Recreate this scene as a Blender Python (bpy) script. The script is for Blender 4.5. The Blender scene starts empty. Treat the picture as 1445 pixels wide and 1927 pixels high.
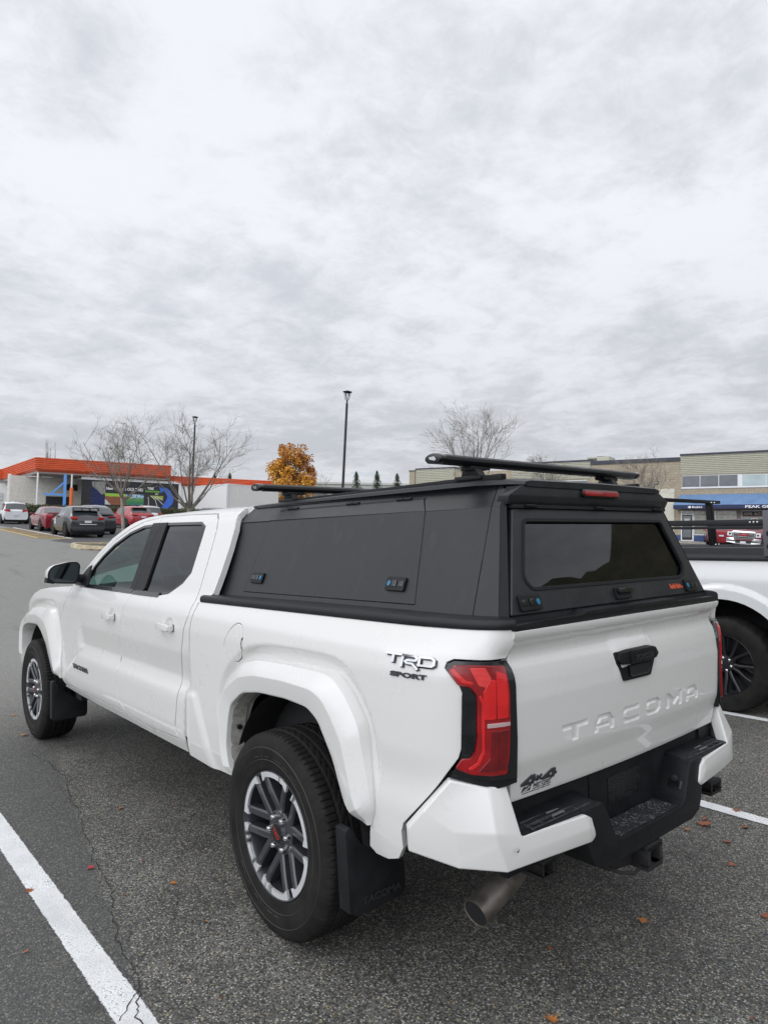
import bpy, bmesh, math, random
import numpy as np
from mathutils import Vector, Matrix, geometry as mgeo
R = math.radians
PI = math.pi
SC = bpy.context.scene
COL = SC.collection
random.seed(7)

# ------------------------------------------------------------------ camera
cam_d = bpy.data.cameras.new('camera')
cam = bpy.data.objects.new('camera', cam_d)
COL.objects.link(cam)
SC.camera = cam
YAW, PITCH, ROLL = R(40.23519), R(2.22796), R(-0.88755)
fw = Vector((math.sin(YAW)*math.cos(PITCH), math.cos(YAW)*math.cos(PITCH), math.sin(PITCH)))
rt0 = Vector((math.cos(YAW), -math.sin(YAW), 0))
up0 = rt0.cross(fw)
rt = rt0*math.cos(ROLL) + up0*math.sin(ROLL)
upv = up0*math.cos(ROLL) - rt0*math.sin(ROLL)
cam.matrix_world = Matrix(((rt.x, upv.x, -fw.x, -2.3899), (rt.y, upv.y, -fw.y, -2.4099),
                           (rt.z, upv.z, -fw.z, 1.5592), (0, 0, 0, 1)))
cam_d.sensor_fit = 'VERTICAL'
cam_d.sensor_height = 36.0
cam_d.lens = 1294.44/1927*36.0
cam_d.clip_start = 0.05
cam_d.clip_end = 3000

# ------------------------------------------------------------------ sky and sun
SUN_EL, SUN_AZ = R(52), R(-28)       # azimuth from +Y toward +X
w = bpy.data.worlds.new('World')
SC.world = w
w.use_nodes = True
nt = w.node_tree
nt.nodes.clear()
def wn(t, **k):
    n = nt.nodes.new(t)
    for a, b in k.items(): setattr(n, a, b)
    return n
def wl(a, b): nt.links.new(a, b)
def wmath(op, a, b=None, clamp=False):
    n = wn('ShaderNodeMath', operation=op); n.use_clamp = clamp
    for i, v in enumerate((a, b)):
        if v is None: continue
        if isinstance(v, (int, float)): n.inputs[i].default_value = v
        else: wl(v, n.inputs[i])
    return n.outputs[0]
def wmap(v, a, b, c, d):
    n = wn('ShaderNodeMapRange', interpolation_type='SMOOTHSTEP')
    wl(v, n.inputs[0])
    for i, x in enumerate((a, b, c, d)): n.inputs[i+1].default_value = x
    return n.outputs[0]
SKY_GAIN = 9.8
sky = wn('ShaderNodeTexSky', sky_type='NISHITA', sun_disc=False)
sky.sun_elevation = SUN_EL
sky.sun_rotation = SUN_AZ
tc = wn('ShaderNodeTexCoord')
sep = wn('ShaderNodeSeparateXYZ'); wl(tc.outputs['Generated'], sep.inputs[0])
zz = wmath('MAXIMUM', sep.outputs[2], 0.0)
den = wmath('ADD', zz, 0.16)
cmb = wn('ShaderNodeCombineXYZ')
wl(wmath('DIVIDE', sep.outputs[0], den), cmb.inputs[0])
wl(wmath('DIVIDE', sep.outputs[1], den), cmb.inputs[1])
def wnoise(scale, detail, rough, dist, off):
    mp = wn('ShaderNodeMapping'); wl(cmb.outputs[0], mp.inputs[0]); mp.inputs['Location'].default_value = off
    n = wn('ShaderNodeTexNoise'); wl(mp.outputs[0], n.inputs['Vector'])
    n.inputs['Scale'].default_value = scale; n.inputs['Detail'].default_value = detail
    n.inputs['Roughness'].default_value = rough; n.inputs['Distortion'].default_value = dist
    return n.outputs[0]
n1 = wnoise(1.15, 9, .58, .25, (3.1, 1.7, 0))
n2 = wnoise(3.4, 8, .62, .2, (8.3, 4.1, 0))
n3 = wnoise(.45, 3, .5, .0, (1.2, 7.7, 0))
n4 = wnoise(9., 7, .68, .5, (2.7, 9.1, 0))
mixn = wmath('ADD', wmath('ADD', wmath('MULTIPLY', n1, .40), wmath('MULTIPLY', n2, .33)), wmath('ADD', wmath('MULTIPLY', n3, .11), wmath('MULTIPLY', n4, .19)))
# dark cloud bases: more of them low in the sky
low = wmap(sep.outputs[2], .05, .42, 1., 0.)
thr = wmath('ADD', mixn, wmath('MULTIPLY', low, .050))
shade = wmap(thr, .455, .630, 0., 1.)
shade = wmath('MULTIPLY', shade, wmap(sep.outputs[2], .02, .13, .35, 1.))
mixc = wn('ShaderNodeMix', data_type='RGBA')
wl(shade, mixc.inputs[0])
mixc.inputs[6].default_value = (.945, .965, 1.015, 1)
mixc.inputs[7].default_value = (.69, .715, .765, 1)
# thin blue gaps low over the horizon
gap = wmath('MULTIPLY', wmap(n2, .44, .36, 0., .55), wmap(sep.outputs[2], .05, .2, 1., 0.))
mixb = wn('ShaderNodeMix', data_type='RGBA'); wl(gap, mixb.inputs[0]); wl(mixc.outputs[2], mixb.inputs[6])
mixb.inputs[7].default_value = (.55, .66, .78, 1)
# overcast luminance: dimmer at the horizon, much brighter overhead
e1 = wmap(sep.outputs[2], .0, .45, .80, 1.0)
e2 = wmap(sep.outputs[2], .60, .95, 0., .05)
# out-of-view sky on the left brightened as added fill for the truck's side
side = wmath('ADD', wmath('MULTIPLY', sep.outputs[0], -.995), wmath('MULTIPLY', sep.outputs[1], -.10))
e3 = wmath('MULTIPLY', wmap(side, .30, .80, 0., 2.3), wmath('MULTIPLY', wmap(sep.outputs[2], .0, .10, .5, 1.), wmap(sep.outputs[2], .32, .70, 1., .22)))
# low out-of-view sky darkened behind camera and left front to deepen reflections
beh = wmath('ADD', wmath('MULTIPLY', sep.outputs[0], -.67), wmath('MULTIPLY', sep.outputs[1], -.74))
e6 = wmath('MULTIPLY', wmap(beh, .0, .6, 0., .85), wmap(sep.outputs[2], .24, .5, 0., 1.))  # higher sky behind the camera brightened to light the tailgate
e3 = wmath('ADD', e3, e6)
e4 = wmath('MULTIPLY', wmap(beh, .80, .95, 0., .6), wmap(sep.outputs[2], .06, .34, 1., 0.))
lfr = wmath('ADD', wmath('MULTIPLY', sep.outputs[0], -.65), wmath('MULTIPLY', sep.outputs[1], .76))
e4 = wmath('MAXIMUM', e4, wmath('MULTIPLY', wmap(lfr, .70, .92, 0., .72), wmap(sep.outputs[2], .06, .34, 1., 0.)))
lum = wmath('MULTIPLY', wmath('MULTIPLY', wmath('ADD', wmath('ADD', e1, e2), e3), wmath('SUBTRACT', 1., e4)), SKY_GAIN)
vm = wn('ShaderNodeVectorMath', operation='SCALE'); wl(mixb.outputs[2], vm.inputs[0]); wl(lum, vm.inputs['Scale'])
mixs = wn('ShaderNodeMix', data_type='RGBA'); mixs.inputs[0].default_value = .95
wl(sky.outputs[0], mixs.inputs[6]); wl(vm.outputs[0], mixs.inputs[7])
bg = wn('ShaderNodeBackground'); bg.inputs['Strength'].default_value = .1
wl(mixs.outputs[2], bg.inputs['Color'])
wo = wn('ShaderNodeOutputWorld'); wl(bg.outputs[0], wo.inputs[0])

sun_d = bpy.data.lights.new('sun', 'SUN')
sun_d.energy = .5
sun_d.angle = R(26)
sun_d.color = (1, .97, .93)
sun = bpy.data.objects.new('sun', sun_d); COL.objects.link(sun)
sdir = Vector((math.sin(SUN_AZ)*math.cos(SUN_EL), math.cos(SUN_AZ)*math.cos(SUN_EL), math.sin(SUN_EL)))
sun.rotation_euler = (-sdir).to_track_quat('-Z', 'Y').to_euler()

SC.view_settings.view_transform = 'Standard'
SC.view_settings.look = 'None'
SC.view_settings.exposure = 0.0
SC.view_settings.gamma = 1.0
SC.cycles.use_denoising = True
SC.cycles.max_bounces = 8
SC.cycles.transparent_max_bounces = 12

# ------------------------------------------------------------------ materials
class NB:
    def __init__(s, name):
        s.m = bpy.data.materials.new(name); s.m.use_nodes = True
        s.t = s.m.node_tree; s.t.nodes.clear()
        s.o = s.t.nodes.new('ShaderNodeOutputMaterial')
    def n(s, t, ins=None, **k):
        n = s.t.nodes.new(t)
        for a, b in k.items(): setattr(n, a, b)
        for a, b in (ins or {}).items(): s.set(n.inputs[a], b)
        return n
    def set(s, sock, v):
        if isinstance(v, bpy.types.NodeSocket): s.t.links.new(v, sock)
        elif isinstance(v, (tuple, list)) and len(v) == 3 and sock.type == 'RGBA': sock.default_value = (*v, 1)
        else: sock.default_value = v
    def math(s, op, a, b=0., clamp=False):
        n = s.n('ShaderNodeMath', {0: a, 1: b}, operation=op); n.use_clamp = clamp
        return n.outputs[0]
    def noise(s, scale, detail=4, rough=.55, vec=None, dist=0.):
        d = {'Scale': scale, 'Detail': detail, 'Roughness': rough, 'Distortion': dist}
        if vec is not None: d['Vector'] = vec
        return s.n('ShaderNodeTexNoise', d).outputs[0]
    def ramp(s, v, a, b, c=0., d=1., smooth=True):
        n = s.n('ShaderNodeMapRange', {0: v, 1: a, 2: b, 3: c, 4: d}, interpolation_type='SMOOTHSTEP' if smooth else 'LINEAR')
        return n.outputs[0]
    def mix(s, f, a, b):
        n = s.n('ShaderNodeMix', {0: f, 6: a, 7: b}, data_type='RGBA')
        return n.outputs[2]
    def co(s, kind='Object'):
        return s.n('ShaderNodeTexCoord').outputs[kind]
    def bump(s, h, strength=.3, dist=.01):
        return s.n('ShaderNodeBump', {'Height': h, 'Strength': strength, 'Distance': dist}).outputs[0]
    def bsdf(s, **k):
        b = s.n('ShaderNodeBsdfPrincipled', {a.replace('_', ' '): v for a, v in k.items()})
        s.t.links.new(b.outputs[0], s.o.inputs[0]); return b
    def done(s): return s.m

def simple(name, col, rough=.5, metal=0., coat=0., var=.0, vscale=6., bump=0., bscale=200., spec=.5, coat_rough=.03):
    b = NB(name)
    c = (*col, 1)
    k = dict(Roughness=rough, Metallic=metal, Coat_Weight=coat, Coat_Roughness=coat_rough, Specular_IOR_Level=spec)
    co = b.co()
    if var > 0:
        n = b.noise(vscale, 5, .6, co)
        c = b.mix(b.ramp(n, .3, .7), tuple(x*(1-var) for x in col), tuple(min(1, x*(1+var)) for x in col))
        k['Roughness'] = b.ramp(n, .3, .7, max(0, rough-.06), rough+.06)
    k['Base_Color'] = c
    if bump > 0:
        k['Normal'] = b.bump(b.noise(bscale, 3, .6, co), bump, .004)
    b.bsdf(**k)
    return b.done()

M = {}
def paint(name, col, dust=.04):
    b = NB(name)
    co = b.co()
    n = b.noise(3.5, 6, .65, co)
    sep = b.n('ShaderNodeSeparateXYZ', {0: co})
    low = b.ramp(sep.outputs[2], .38, .62, 1., 0.)
    d = b.math('MULTIPLY', b.math('MULTIPLY', low, b.ramp(n, .35, .7)), .22)
    fine = b.noise(160, 2, .6, co)
    d = b.math('ADD', d, b.math('MULTIPLY', b.ramp(fine, .62, .75), dust))
    c = b.mix(d, col, (.42, .39, .34))
    b.bsdf(Base_Color=c, Roughness=b.ramp(n, .3, .7, .26, .34), Coat_Weight=1., Coat_Roughness=.03, Specular_IOR_Level=.4)
    return b.done()
M['white'] = paint('white_paint', (.665, .663, .640))
M['white2'] = simple('pearl_white_paint', (.63, .64, .64), .32, coat=.8, var=.01)

def canopy_mat():
    b = NB('canopy_powder_coat')
    co = b.co()
    n = b.noise(4.0, 6, .65, co, .4); f = b.noise(38, 3, .6, co)
    drops = b.ramp(f, .66, .74)
    c = b.mix(b.ramp(n, .35, .7), (.0105, .0118, .0138), (.0165, .018, .0205))
    c = b.mix(b.math('MULTIPLY', drops, .45), c, (.034, .036, .038))
    mp = b.n('ShaderNodeMapping', {0: co}); mp.inputs['Scale'].default_value = (9., 9., 1.1)
    streak = b.ramp(b.noise(2.2, 5, .65, mp.outputs[0]), .54, .72)
    smudge = b.ramp(b.noise(11., 5, .7, co, 1.2), .60, .72)
    c = b.mix(b.math('MULTIPLY', streak, .40), c, (.030, .031, .032))
    c = b.mix(b.math('MULTIPLY', smudge, .45), c, (.007, .0075, .0085))
    g = b.noise(900, 2, .5, co)
    b.bsdf(Base_Color=c, Roughness=b.ramp(n, .3, .7, .36, .48), Specular_IOR_Level=.42, Normal=b.bump(g, .12, .002))
    return b.done()
M['canopy'] = canopy_mat()
M['black'] = simple('black_plastic', (.008, .0085, .010), .5, var=.25, vscale=14, bump=.12, bscale=700, spec=.28)
M['black_dark'] = simple('black_recess', (.006, .006, .007), .8)
M['black_gloss'] = simple('black_gloss_trim', (.008, .008, .009), .18, coat=.3)
M['rail'] = simple('black_rail_plastic', (.010, .0105, .012), .45, var=.2, vscale=9, bump=.1, bscale=900, spec=.35)
M['rubber'] = simple('mud_flap_rubber', (.010, .0105, .012), .55, var=.3, vscale=10, bump=.1, bscale=400, spec=.25)
M['under'] = simple('chassis_black', (.012, .012, .013), .75, var=.3)
M['steel'] = simple('brake_steel', (.35, .34, .33), .42, metal=1., var=.2, vscale=20)
M['machined'] = simple('machined_alloy', (.72, .73, .74), .34, metal=.45, var=.05)
M['wheel_grey'] = simple('dark_alloy_paint', (.045, .047, .055), .38, metal=.35, coat=.4)
M['wheel_black'] = simple('black_alloy_paint', (.012, .012, .015), .3, coat=.5)
M['chrome'] = simple('chrome', (.75, .75, .76), .14, metal=1.)
M['alu'] = simple('dull_aluminium', (.55, .55, .55), .35, metal=1.)
M['blue_lock'] = simple('blue_lock_cap', (.015, .15, .27), .4)
M['red_letter'] = simple('red_lettering', (.45, .02, .02), .4)
M['orange_letter'] = simple('orange_red_lettering', (.62, .10, .04), .5)
M['white_letter'] = simple('white_lettering', (.82, .82, .82), .4)
M['dark_letter'] = simple('grey_black_lettering', (.03, .031, .036), .35)
M['badge_silver'] = simple('badge_silver', (.72, .73, .75), .25, metal=.35, coat=.5)
M['interior'] = simple('cabin_trim', (.022, .022, .024), .7)
M['seat'] = simple('seat_fabric', (.05, .05, .055), .8, var=.2)
M['plate'] = simple('licence_plate', (.68, .70, .76), .4)

def exhaust_mat():
    b = NB('exhaust_steel'); co = b.co(); n = b.noise(14, 5, .6, co)
    b.bsdf(Base_Color=b.mix(b.ramp(n, .3, .7), (.13, .115, .10), (.25, .225, .20)), Metallic=.75, Roughness=b.ramp(n, .3, .7, .38, .55))
    return b.done()
M['exhaust'] = exhaust_mat()

def tyre_mat():
    b = NB('tyre_rubber'); co = b.co(); n = b.noise(9, 5, .6, co); f = b.noise(120, 3, .6, co)
    c = b.mix(b.ramp(n, .3, .7), (.009, .0085, .0085), (.019, .017, .0155))
    b.bsdf(Base_Color=c, Roughness=.75, Specular_IOR_Level=.2, Normal=b.bump(f, .12, .002))
    return b.done()
M['tyre'] = tyre_mat()

def lens(name, a, c2, stripe):
    b = NB(name); co = b.co()
    wv = b.n('ShaderNodeTexWave', {'Vector': co, 'Scale': stripe, 'Distortion': 0., 'Detail': 0.}, wave_type='BANDS', bands_direction='Z')
    n = b.noise(14, 3, .5, co)
    c = b.mix(b.ramp(n, .35, .65), a, c2)
    b.bsdf(Base_Color=c, Roughness=.28, Coat_Weight=.8, Coat_Roughness=.04, Specular_IOR_Level=.3,
           Normal=b.bump(wv.outputs[1], .10, .002))
    return b.done()
M['red_lens'] = lens('red_lens', (.20, .003, .005), (.30, .005, .008), 55)
M['red_bright'] = lens('bright_red_lens', (.52, .010, .012), (.60, .016, .016), 30)
M['red_dark'] = lens('deep_red_lens', (.10, .003, .005), (.15, .004, .006), 70)
M['red_block'] = lens('rose_red_lens', (.60, .035, .035), (.66, .06, .055), 20)
M['clear_lens'] = simple('clear_lens', (.42, .30, .30), .25, coat=.6)

def glass(name, tint, rough=.0, refl=1.0, base=(.01, .012, .012)):
    """tinted automotive glass: a see-through tint with a Fresnel reflection"""
    b = NB(name)
    tr = b.n('ShaderNodeBsdfTransparent', {'Color': tint})
    gl = b.n('ShaderNodeBsdfGlossy', {'Color': (.95, .97, 1.), 'Roughness': .015})
    fr = b.n('ShaderNodeFresnel', {'IOR': 1.5})
    f = b.math('MULTIPLY', fr.outputs[0], refl, True)
    mx = b.n('ShaderNodeMixShader', {0: f, 1: tr.outputs[0], 2: gl.outputs[0]})
    b.t.links.new(mx.outputs[0], b.o.inputs[0])
    return b.done()
M['glass'] = glass('green_tinted_glass', (.42, .58, .53), refl=.85)
M['glass_dark'] = glass('privacy_glass', (.06, .064, .068), refl=1.0)
M['glass_rear'] = glass('canopy_glass', (.05, .055, .06), refl=1.15)
M['mirror'] = simple('mirror_glass', (.16, .19, .20), .05, metal=1.)

# ------------------------------------------------------------------ mesh helpers
def link(o, parent=None):
    COL.objects.link(o)
    if parent is not None: o.parent = parent
    return o
def tag(o, label=None, cat=None, group=None, kind=None):
    if label: o['label'] = label
    if cat: o['category'] = cat
    if group: o['group'] = group
    if kind: o['kind'] = kind
    return o
def empty(name, loc=(0, 0, 0), mat=None, parent=None):
    o = bpy.data.objects.new(name, None); o.empty_display_size = .2
    link(o, parent)
    if mat is not None: o.matrix_world = mat
    else: o.location = loc
    return o
def copy_tree(o, parent=None):
    c = o.copy(); COL.objects.link(c)
    if parent is not None: c.parent = parent
    for ch in o.children: copy_tree(ch, c)
    return c

class MB:
    """collects geometry; build() links it as ONE mesh object"""
    def __init__(s): s.v = []; s.f = []; s.mi = []; s.cur = 0
    def add(s, vs, fs):
        o = len(s.v); s.v += [tuple(v) for v in vs]
        for f in fs: s.f.append(tuple(o+i for i in f)); s.mi.append(s.cur)
        return s
    def box(s, c, d, rot=None):
        hx, hy, hz = d[0]/2, d[1]/2, d[2]/2
        vs = [Vector((x, y, z)) for z in (-hz, hz) for y in (-hy, hy) for x in (-hx, hx)]
        if rot is not None: vs = [rot @ v for v in vs]
        c = Vector(c)
        return s.add([v+c for v in vs], [(0, 2, 3, 1), (4, 5, 7, 6), (0, 1, 5, 4), (2, 6, 7, 3), (0, 4, 6, 2), (1, 3, 7, 5)])
    def bb(s, x0, x1, y0, y1, z0, z1):
        return s.box(((x0+x1)/2, (y0+y1)/2, (z0+z1)/2), (abs(x1-x0), abs(y1-y0), abs(z1-z0)))
    def tube(s, pts, rad, n=8, cap=True):
        pts = [Vector(p) for p in pts]
        if not isinstance(rad, (list, tuple)): rad = [rad]*len(pts)
        rings = []; ref = None
        for i, p in enumerate(pts):
            t = (pts[min(i+1, len(pts)-1)] - pts[max(i-1, 0)])
            t = t.normalized() if t.length > 1e-9 else Vector((0, 0, 1))
            if ref is None:
                ref = Vector((0, 0, 1)) if abs(t.z) < .9 else Vector((1, 0, 0))
            a = (ref - t*ref.dot(t))
            a = a.normalized() if a.length > 1e-6 else t.orthogonal().normalized()
            b = t.cross(a); ref = a
            rings.append([p + (a*math.cos(2*PI*k/n) + b*math.sin(2*PI*k/n))*rad[i] for k in range(n)])
        vs = [v for r in rings for v in r]; fs = []
        for i in range(len(pts)-1):
            for k in range(n):
                k2 = (k+1) % n
                fs.append((i*n+k, i*n+k2, (i+1)*n+k2, (i+1)*n+k))
        if cap:
            fs.append(tuple(reversed(range(n)))); fs.append(tuple(range((len(pts)-1)*n, len(pts)*n)))
        return s.add(vs, fs)
    def lathe(s, prof, n=32, axis='x', c=(0, 0, 0), close=False, caps=True):
        """prof: (a, r) with a along the axis"""
        vs = []; fs = []
        for a, r in prof:
            for k in range(n):
                t = 2*PI*k/n; u, v = r*math.cos(t), r*math.sin(t)
                p = (a, u, v) if axis == 'x' else ((u, a, v) if axis == 'y' else (u, v, a))
                vs.append((p[0]+c[0], p[1]+c[1], p[2]+c[2]))
        m = len(prof)
        for i in range(m if close else m-1):
            j = (i+1) % m
            for k in range(n):
                k2 = (k+1) % n
                fs.append((i*n+k, i*n+k2, j*n+k2, j*n+k))
        if not close and caps:
            if prof[0][1] > 1e-6: fs.append(tuple(reversed(range(n))))
            if prof[-1][1] > 1e-6: fs.append(tuple(range((m-1)*n, m*n)))
        return s.add(vs, fs)
    def prism(s, poly, fn, d0, d1):
        """poly in 2D, extruded from depth d0 to d1; fn(u, v, d) -> 3D point"""
        n = len(poly)
        vs = [fn(u, v, d0) for u, v in poly] + [fn(u, v, d1) for u, v in poly]
        tri = mgeo.tessellate_polygon([[Vector((u, v, 0)) for u, v in poly]])
        fs = [tuple(t) for t in tri] + [tuple(n+i for i in reversed(t)) for t in tri]
        fs += [(i, (i+1) % n, n+(i+1) % n, n+i) for i in range(n)]
        return s.add(vs, fs)
    def grid(s, pts):
        """pts: rows of points"""
        r, c = len(pts), len(pts[0])
        return s.add([p for row in pts for p in row],
                     [(i*c+j, i*c+j+1, (i+1)*c+j+1, (i+1)*c+j) for i in range(r-1) for j in range(c-1)])
    def build(s, name, mats, parent=None, bevel=0., seg=2, smooth=35., loc=None, mirror=False, recalc=True):
        me = bpy.data.meshes.new(name)
        vs = s.v; fs = s.f
        if mirror:
            vs = [(-x, y, z) for x, y, z in vs]; fs = [tuple(reversed(f)) for f in fs]
        me.from_pydata(vs, [], fs)
        if not isinstance(mats, (list, tuple)): mats = [mats]
        for m in mats: me.materials.append(m)
        if len(mats) > 1: me.polygons.foreach_set('material_index', s.mi)
        if recalc or bevel > 0:
            bm = bmesh.new(); bm.from_mesh(me)
            bmesh.ops.remove_doubles(bm, verts=bm.verts, dist=1e-5)
            if recalc: bmesh.ops.recalc_face_normals(bm, faces=bm.faces)
            if bevel > 0:
                es = [e for e in bm.edges if len(e.link_faces) == 2 and e.calc_face_angle(0) > R(22)]
                bmesh.ops.bevel(bm, geom=es, offset=bevel, segments=seg, profile=.6, affect='EDGES', clamp_overlap=True)
            bm.to_mesh(me); bm.free()
        if smooth:
            for p in me.polygons: p.use_smooth = True
            me.set_sharp_from_angle(angle=R(smooth))
        o = bpy.data.objects.new(name, me)
        link(o, parent)
        if loc is not None: o.location = loc
        return o

# ---- surface panels: 2D outline triangulated and laid on a surface function
def np_inside(poly, P):
    x, y = P[:, 0], P[:, 1]; n = len(poly); ins = np.zeros(len(P), bool)
    j = n-1
    for i in range(n):
        xi, yi = poly[i]; xj, yj = poly[j]
        c = ((yi > y) != (yj > y)) & (x < (xj-xi)*(y-yi)/((yj-yi) if yj != yi else 1e-12)+xi)
        ins ^= c; j = i
    return ins
def np_dist(poly, P, closed=True):
    d = np.full(len(P), 1e9); n = len(poly)
    for i in range(n if closed else n-1):
        a = np.array(poly[i]); b = np.array(poly[(i+1) % n]); ab = b-a; l = ab@ab
        if l < 1e-14: continue
        t = np.clip(((P-a)@ab)/l, 0, 1)
        d = np.minimum(d, np.linalg.norm(P-(a+t[:, None]*ab), axis=1))
    return d
def resample(poly, res, closed=True):
    out = []; n = len(poly)
    for i in range(n if closed else n-1):
        a = np.array(poly[i], float); b = np.array(poly[(i+1) % n], float)
        k = max(1, int(math.ceil(np.linalg.norm(b-a)/res)))
        for j in range(k): out.append(tuple(a+(b-a)*j/k))
    if not closed: out.append(tuple(poly[-1]))
    return out
def rounded(poly, r, seg=4):
    """round the corners of a polygon; r one radius or one per corner"""
    n = len(poly); out = []
    for i in range(n):
        ri = r[i] if isinstance(r, (list, tuple)) else r
        p = Vector(poly[i]); a = Vector(poly[i-1]); b = Vector(poly[(i+1) % n])
        da, db = a-p, b-p
        ri = min(ri, da.length*.45, db.length*.45)
        if ri < 1e-5: out.append(tuple(p)); continue
        p0 = p+da.normalized()*ri; p1 = p+db.normalized()*ri
        for k in range(seg+1):
            t = k/seg; q = p0*(1-t)**2+p*2*t*(1-t)+p1*t*t
            out.append((q.x, q.y))
    return out
def surf_normals(S, uv, off):
    e = 2e-3
    du = S(uv[:, 0]+e, uv[:, 1], off)-S(uv[:, 0]-e, uv[:, 1], off)
    dv = S(uv[:, 0], uv[:, 1]+e, off)-S(uv[:, 0], uv[:, 1]-e, off)
    n = np.cross(du, dv); l = np.linalg.norm(n, axis=1); l[l < 1e-12] = 1
    return n/l[:, None]
class Panel:
    def __init__(s): s.v = []; s.f = []; s.ln = []
    def add(s, outline, S, holes=(), res=.03, depth=.018, off=0., out=(-1, 0, 0), edge=None, fine=(), chamf=.0012):
        edge = edge or res
        loops = [resample(outline, edge)] + [resample(h, edge) for h in holes]
        O = np.array(loops[0]); lo = O.min(0); hi = O.max(0)
        gx = np.arange(lo[0], hi[0], res); gy = np.arange(lo[1], hi[1], res*.866)
        G = np.array([(x+(res/2 if j % 2 else 0), y) for j, y in enumerate(gy) for x in gx]).reshape(-1, 2)
        def keep(Q, r):
            k = np_inside(loops[0], Q) & (np_dist(loops[0], Q) > r)
            for h in loops[1:]: k &= ~np_inside(h, Q) & (np_dist(h, Q) > r)
            return Q[k]
        if len(G): G = keep(G, res*.45)
        for (u0, u1, v0, v1, rr) in fine:
            m = (G[:, 0] > u0) & (G[:, 0] < u1) & (G[:, 1] > v0) & (G[:, 1] < v1)
            G = G[~m]
            F = np.array([(x, y) for y in np.arange(v0, v1, rr) for x in np.arange(u0, u1, rr)])
            G = np.vstack([G, keep(F, rr*.45)])
        pts = [p for l in loops for p in l]; edges = []; k = 0
        for l in loops:
            edges += [(k+i, k+(i+1) % len(l)) for i in range(len(l))]; k += len(l)
        allp = [Vector(p) for p in pts] + [Vector((float(g[0]), float(g[1]))) for g in G]
        vo, _, fo, _, _, _ = mgeo.delaunay_2d_cdt(allp, edges, [], 0, 1e-7)
        uv = np.array([(p.x, p.y) for p in vo]); F = [f for f in fo]
        cen = np.array([uv[list(f)].mean(0) for f in F])
        ins = np_inside(loops[0], cen)
        for h in loops[1:]: ins &= ~np_inside(h, cen)
        F = [f for f, i in zip(F, ins) if i]
        P = S(uv[:, 0], uv[:, 1], off); N = surf_normals(S, uv, off)
        if (N@np.array(out)).mean() < 0: N = -N
        o = len(s.v); s.v += [tuple(p) for p in P]
        ec = {}
        for f in F:
            a, b, c = P[f[0]], P[f[1]], P[f[2]]
            if np.cross(b-a, c-a)@N[f[0]] < 0: f = tuple(reversed(f))
            s.f.append(tuple(o+i for i in f)); s.ln += [tuple(N[i]) for i in f]
            for i in range(3):
                e = (f[i], f[(i+1) % 3]); ec[e] = 1
        if depth:
            be = [(a, b) for (a, b) in ec if (b, a) not in ec]
            D = {}
            for a, b in be:
                d = np.cross(P[b]-P[a], N[a]); d = d/max(np.linalg.norm(d), 1e-12)
                for i in (a, b): D.setdefault(i, []).append(d)
            Q = {}
            for i, l in D.items():
                d = sum(l); d = d/max(np.linalg.norm(d), 1e-9)
                Q[i] = P[i]+d*chamf-N[i]*chamf
            for (a, b) in be:
                for q in ([P[a], P[b], Q[b], Q[a]], [Q[a], Q[b], Q[b]-N[b]*depth, Q[a]-N[a]*depth]):
                    k = len(s.v); s.v += [tuple(x) for x in q]
                    s.f.append((k+1, k, k+3, k+2)); nn2 = np.cross(q[0]-q[1], q[3]-q[1]); nn2 = nn2/max(np.linalg.norm(nn2), 1e-12)
                    s.ln += [tuple(nn2)]*4
        return s
    def build(s, name, mat, parent=None, mirror=False):
        me = bpy.data.meshes.new(name)
        v, f, ln = s.v, s.f, s.ln
        if mirror:
            v = [(-a, b, c) for a, b, c in v]; nf = []; nl = []; k = 0
            for p in f:
                m = len(p); nf.append(tuple(reversed(p))); nl += [(-a, b, c) for a, b, c in reversed(ln[k:k+m])]; k += m
            f, ln = nf, nl
        me.from_pydata(v, [], f)
        me.materials.append(mat)
        for p in me.polygons: p.use_smooth = True
        me.normals_split_custom_set(ln)
        o = bpy.data.objects.new(name, me)
        return link(o, parent)

# ---- lettering
def text_polys(txt, extrude=.1, offset=0., shear=0., spacing=1.):
    cu = bpy.data.curves.new('lettering', 'FONT')
    cu.body = txt; cu.size = 1.; cu.extrude = extrude; cu.offset = offset; cu.shear = shear; cu.space_character = spacing
    cu.resolution_u = 3
    o = bpy.data.objects.new('lettering', cu); COL.objects.link(o)
    dg = bpy.context.evaluated_depsgraph_get(); dg.update()
    me = bpy.data.meshes.new_from_object(o.evaluated_get(dg))
    V = np.array([tuple(v.co) for v in me.vertices]).reshape(-1, 3); F = [tuple(p.vertices) for p in me.polygons]
    bpy.data.objects.remove(o); bpy.data.curves.remove(cu); bpy.data.meshes.remove(me)
    lo, hi = V[:, :2].min(0), V[:, :2].max(0)
    V[:, 0] = (V[:, 0]-lo[0])/(hi[0]-lo[0]); V[:, 1] = (V[:, 1]-lo[1])/(hi[1]-lo[1])
    V[:, 2] = (V[:, 2]+extrude)/(2*extrude)
    return V, F
def text_mesh(name, txt, fn, mat, parent=None, **k):
    """fn(u, v, t) -> point; u, v in 0..1 over the word, t 0..1 through its thickness"""
    V, F = text_polys(txt, **k)
    mb = MB(); mb.add([fn(a, b, c) for a, b, c in V], F)
    return mb.build(name, mat, parent, smooth=20)
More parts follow.
